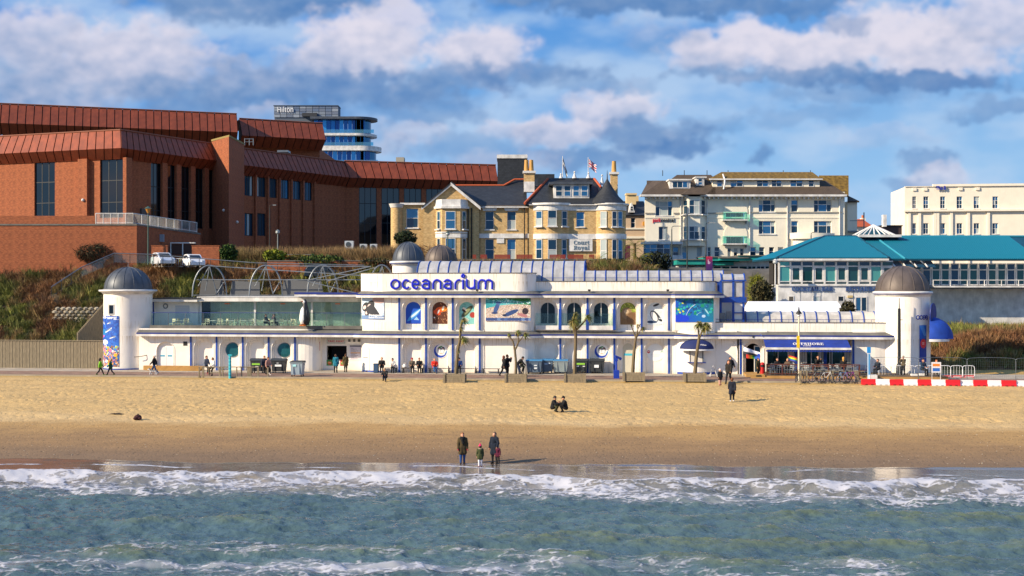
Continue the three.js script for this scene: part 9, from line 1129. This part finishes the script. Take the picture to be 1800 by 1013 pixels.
// lamps on the cliff top and by the hotels
{
const lamp = (px, y0, y1, d, label, kind, col = 0x3e5a50) => { const b = wy(y1, d), h = wy(y0, d) - b, t = thing('street_lamp', label, 'street lamp', [wx(px, d), b, -d]), m = paint(col, .5); mesh('post', cyl(.09, .06, h, 0, -.4, 0, 8), m, t); if (kind === 'lantern') { mesh('lamp_head', (() => { const g = new THREE.LatheGeometry([[.1, -.1], [.3, .35], [.36, .42]].map(p => new THREE.Vector2(...p)), 10); g.translate(0, h - .5, 0); return g; })(), paint(0xc98a3a, .4), t); mesh('hood', (() => { const g = new THREE.ConeGeometry(.45, .3, 10); g.translate(0, h + .06, 0); return g; })(), m, t); } else if (kind === 'globe') { mesh('lamp_head', ball(.26, 0, h - .2, 0, 1, .8, 1), paint(0xaeb4b4, .3), t); mesh('hood', (() => { const g = new THREE.ConeGeometry(.3, .18, 10); g.translate(0, h + .05, 0); return g; })(), m, t); } else { mesh('arm', pipe([[0, h - .5, 0], [.05, h - .1, 0], [.35, h, 0], [kind === 'long' ? .9 : .55, h, 0]], .04, 10, 5), m, t); mesh('lamp_head', box(.4, kind === 'long' ? 1.15 : .8, h - .06, h + .03, -.12, .12), paint(0x9a9c9c, .5), t); } };
lamp(260, 366, 460, 138.5, 'green lamp post with amber lantern before the brick terrace', 'lantern'); lamp(488, 406, 450, 141, 'short steel lamp post with round head above the yellow green bush', 'globe', 0x7d8483); lamp(474, 361, 446, 150, 'black hooked lamp post against the brick centre', 'arm', 0x1c1c1c); lamp(787, 409, 462, 143, 'green lamp post with round head before the bay window', 'globe');
lamp(1181, 398, 480, 145, 'dark lamp post with long arm under the red hotel lettering', 'long', 0x2b3a3a); lamp(1208, 376, 480, 145, 'tall plain dark lamp post before the bay windows', 'arm', 0x2a3434); lamp(1241, 392, 480, 146, 'dark lamp post with curved arm before the glass balconies', 'long', 0x4a5050); lamp(1363, 458, 552, 124, 'white lamp post with grey head at the corner of the restaurant', 'globe', 0xd5d5d2); lamp(1426, 409, 474, 150, 'short black lamp rising behind the teal roof', 'arm', 0x1c1c1c);
const d = 143.5, t = thing('lamp_banner', 'purple and red vertical banner on a pole before the teal fascias', 'banner', [wx(1247, d), wy(480, d), -d]); mesh('pole', cyl(.05, .05, 2.1, -.45, 0, 0, 6), M.darkSteel, t); mesh('cloth', uvFit(box(-.38, .38, .15, 1.95, -.02, .02)), print(64, 144, (c, w, h) => { const G = c.createLinearGradient(0, 0, w, h); G.addColorStop(0, '#d0243c'); G.addColorStop(.5, '#5a1a68'); G.addColorStop(1, '#2a1c58'); c.fillStyle = G; c.fillRect(0, 0, w, h); c.strokeStyle = '#e8d8ea'; c.lineWidth = 5; c.beginPath(); c.arc(w * .45, h * .42, 9, 0, 7); c.moveTo(w * .32, h * .2); c.lineTo(w * .32, h * .48); c.stroke(); }), t, { uv: true });
const p2 = thing('lamp_banner', 'dark red banner behind the tall garden palm', 'banner', [wx(1103.5, 146), wy(470, 146), -146]); mesh('pole', cyl(.05, .05, 2.9, -.35, 0, 0, 6), M.darkSteel, p2); mesh('cloth', box(-.3, .3, .9, 2.7, -.02, .02), paint(0x5c1a34), p2);
}
// pale handrail along the cliff path
{ const t = thing('cliff_handrail', 'pale metal handrail with glass below running up the bank and along the cliff path', 'handrail', [wx(200, 132), wy(447, 132), -132]); const q = (px, py, d) => [wx(px, d) - t.position.x, wy(py, d) - t.position.y, -d - t.position.z]; const line = [q(90, 505, 125), q(142, 471, 129), q(200, 446, 132), q(270, 448, 132.5), q(350, 455, 132.5), q(450, 463, 132), q(640, 467, 131)]; for (let i = 0; i < line.length - 1; i++) { mesh('rail', bar(line[i], line[i + 1], .055, 6), M.steel, t); const n = i < 2 ? 3 : 5; for (let k = 0; k < n; k++) { const a = line[i].map((v, j) => mix(v, line[i + 1][j], k / n)); mesh('post', bar(a, [a[0], a[1] - 1.15, a[2]], .035, 5), M.darkSteel, t); } if (i < 3) mesh('pane', plate(line[i].map((v, j) => v - (j === 1 ? 1.0 : 0)), line[i + 1].map((v, j) => v - (j === 1 ? 1.0 : 0)), line[i + 1].map((v, j) => v - (j === 1 ? .12 : 0)), line[i].map((v, j) => v - (j === 1 ? .12 : 0)), .02), M.balu, t); } }
// red benches before the yellow hotel, low wall
{ const d = 141.5; [[834, 6], [850, 11], [883, 28], [922, 28], [980, 28], [1012, 27], [1040, 9]].forEach(([px, w], i) => { const t = thing('garden_bench', ['narrow red brown garden chair behind the brown dome', 'small red brown garden chair next to the first long bench', 'long red brown bench under the middle window', 'long red brown bench beside the drain pipes', 'long red brown bench under the hotel door', 'long red brown bench under the name board', 'small red brown garden chair before the turret'][i], w > 20 ? 'bench' : 'chair', [wx(px, d), wy(457, d) - .45, -d], Math.PI), W = w * d / FOC / 2, m = paint(0x8a3324, .7); for (let k = 0; k < 3; k++) mesh('slat', box(-W, W, .55 + k * .17, .7 + k * .17, -.02, .02), m, t); mesh('seat', box(-W, W, .42, .46, .03, .48), m, t); for (const x of [-W + .05, W - .05]) mesh('leg', [box(x - .04, x + .04, -.2, .42, .4, .46), box(x - .04, x + .04, -.2, 1.04, .021, .08)], m, t); }); const w = thing('garden_wall', 'long low stone garden wall before the yellow hotel', 'wall', [wx(920, 139), wy(462, 139), -139]); const W = (wx(1060, 139) - wx(780, 139)) / 2; mesh('wall', box(-W, W, -1.5, .3, -.25, .25), paint(0x6c5a48, .95), w); mesh('coping', box(-W, W, .3, .4, -.3, .3), M.lead, w); }
// fences at the foot of the bank beside the domed tower
{ const d = 117, t = thing('timber_screen', 'tall weathered board screen between the domed tower and the bank', 'fence', [wx(130, d), PROM, -d], -F0.th); const w0 = wx(-60, d) - wx(130, d), w1 = wx(186, d) - wx(130, d), h = wy(600, d) - PROM, n = 78; for (let i = 0; i < n; i++) mesh('board', box(mix(w0, w1, i / n), mix(w0, w1, (i + 1) / n) - .025, -.05, h - .02 * (i % 3), -.05, .02 * (i % 2)), M.oldWood, t); mesh('capping', box(w0, w1, h, h + .07, -.08, .08), M.oldWood, t);
const p = thing('paling_fence', 'dark weathered paling fence climbing the bank behind the board screen', 'fence', [wx(165, 120), wy(600, 120), -120]); const q = (px, py, dd) => [wx(px, dd) - p.position.x, wy(py, dd) - p.position.y, -dd - p.position.z]; const m = 26; for (let i = 0; i < m; i++) { const f = i / m, a = q(mix(136, 185, f), mix(600, 602, f), 119.5 + f), top = mix(585, 530, f); const b = q(mix(136, 185, f), top, 119.5 + f); mesh('pale', box(a[0] - .07, a[0] + .07, PROM - .1 - p.position.y, b[1], a[2] - .03, a[2] + .03), M.oldWood, p); } mesh('rail', [bar(q(136, 592, 119.6), q(185, 545, 120.6), .05, 4)], M.oldWood, p);
const s = thing('rubble_wall', 'pale grey rubble stone wall on the bank behind the paling fence', 'wall', [wx(150, 132), hillH(wx(150, 132), 132) - .3, -132]), rr = rng(12), st = [paint(0x8f8674, .95), paint(0xa59b88, .95), paint(0x756d60, .95)]; for (let j = 0; j < 6; j++) for (let i = 0; i < 9; i++) { const x = -3.4 + i * .62 + (j % 2) * .3, g = new THREE.DodecahedronGeometry(.34, 0); g.scale(.95 + .2 * rr(), .62, .6); g.translate(x, j * .36, (rr() - .5) * .1); mesh('stone', g, st[rr() * 3 | 0], s); } }
renderer.render(scene, camera);
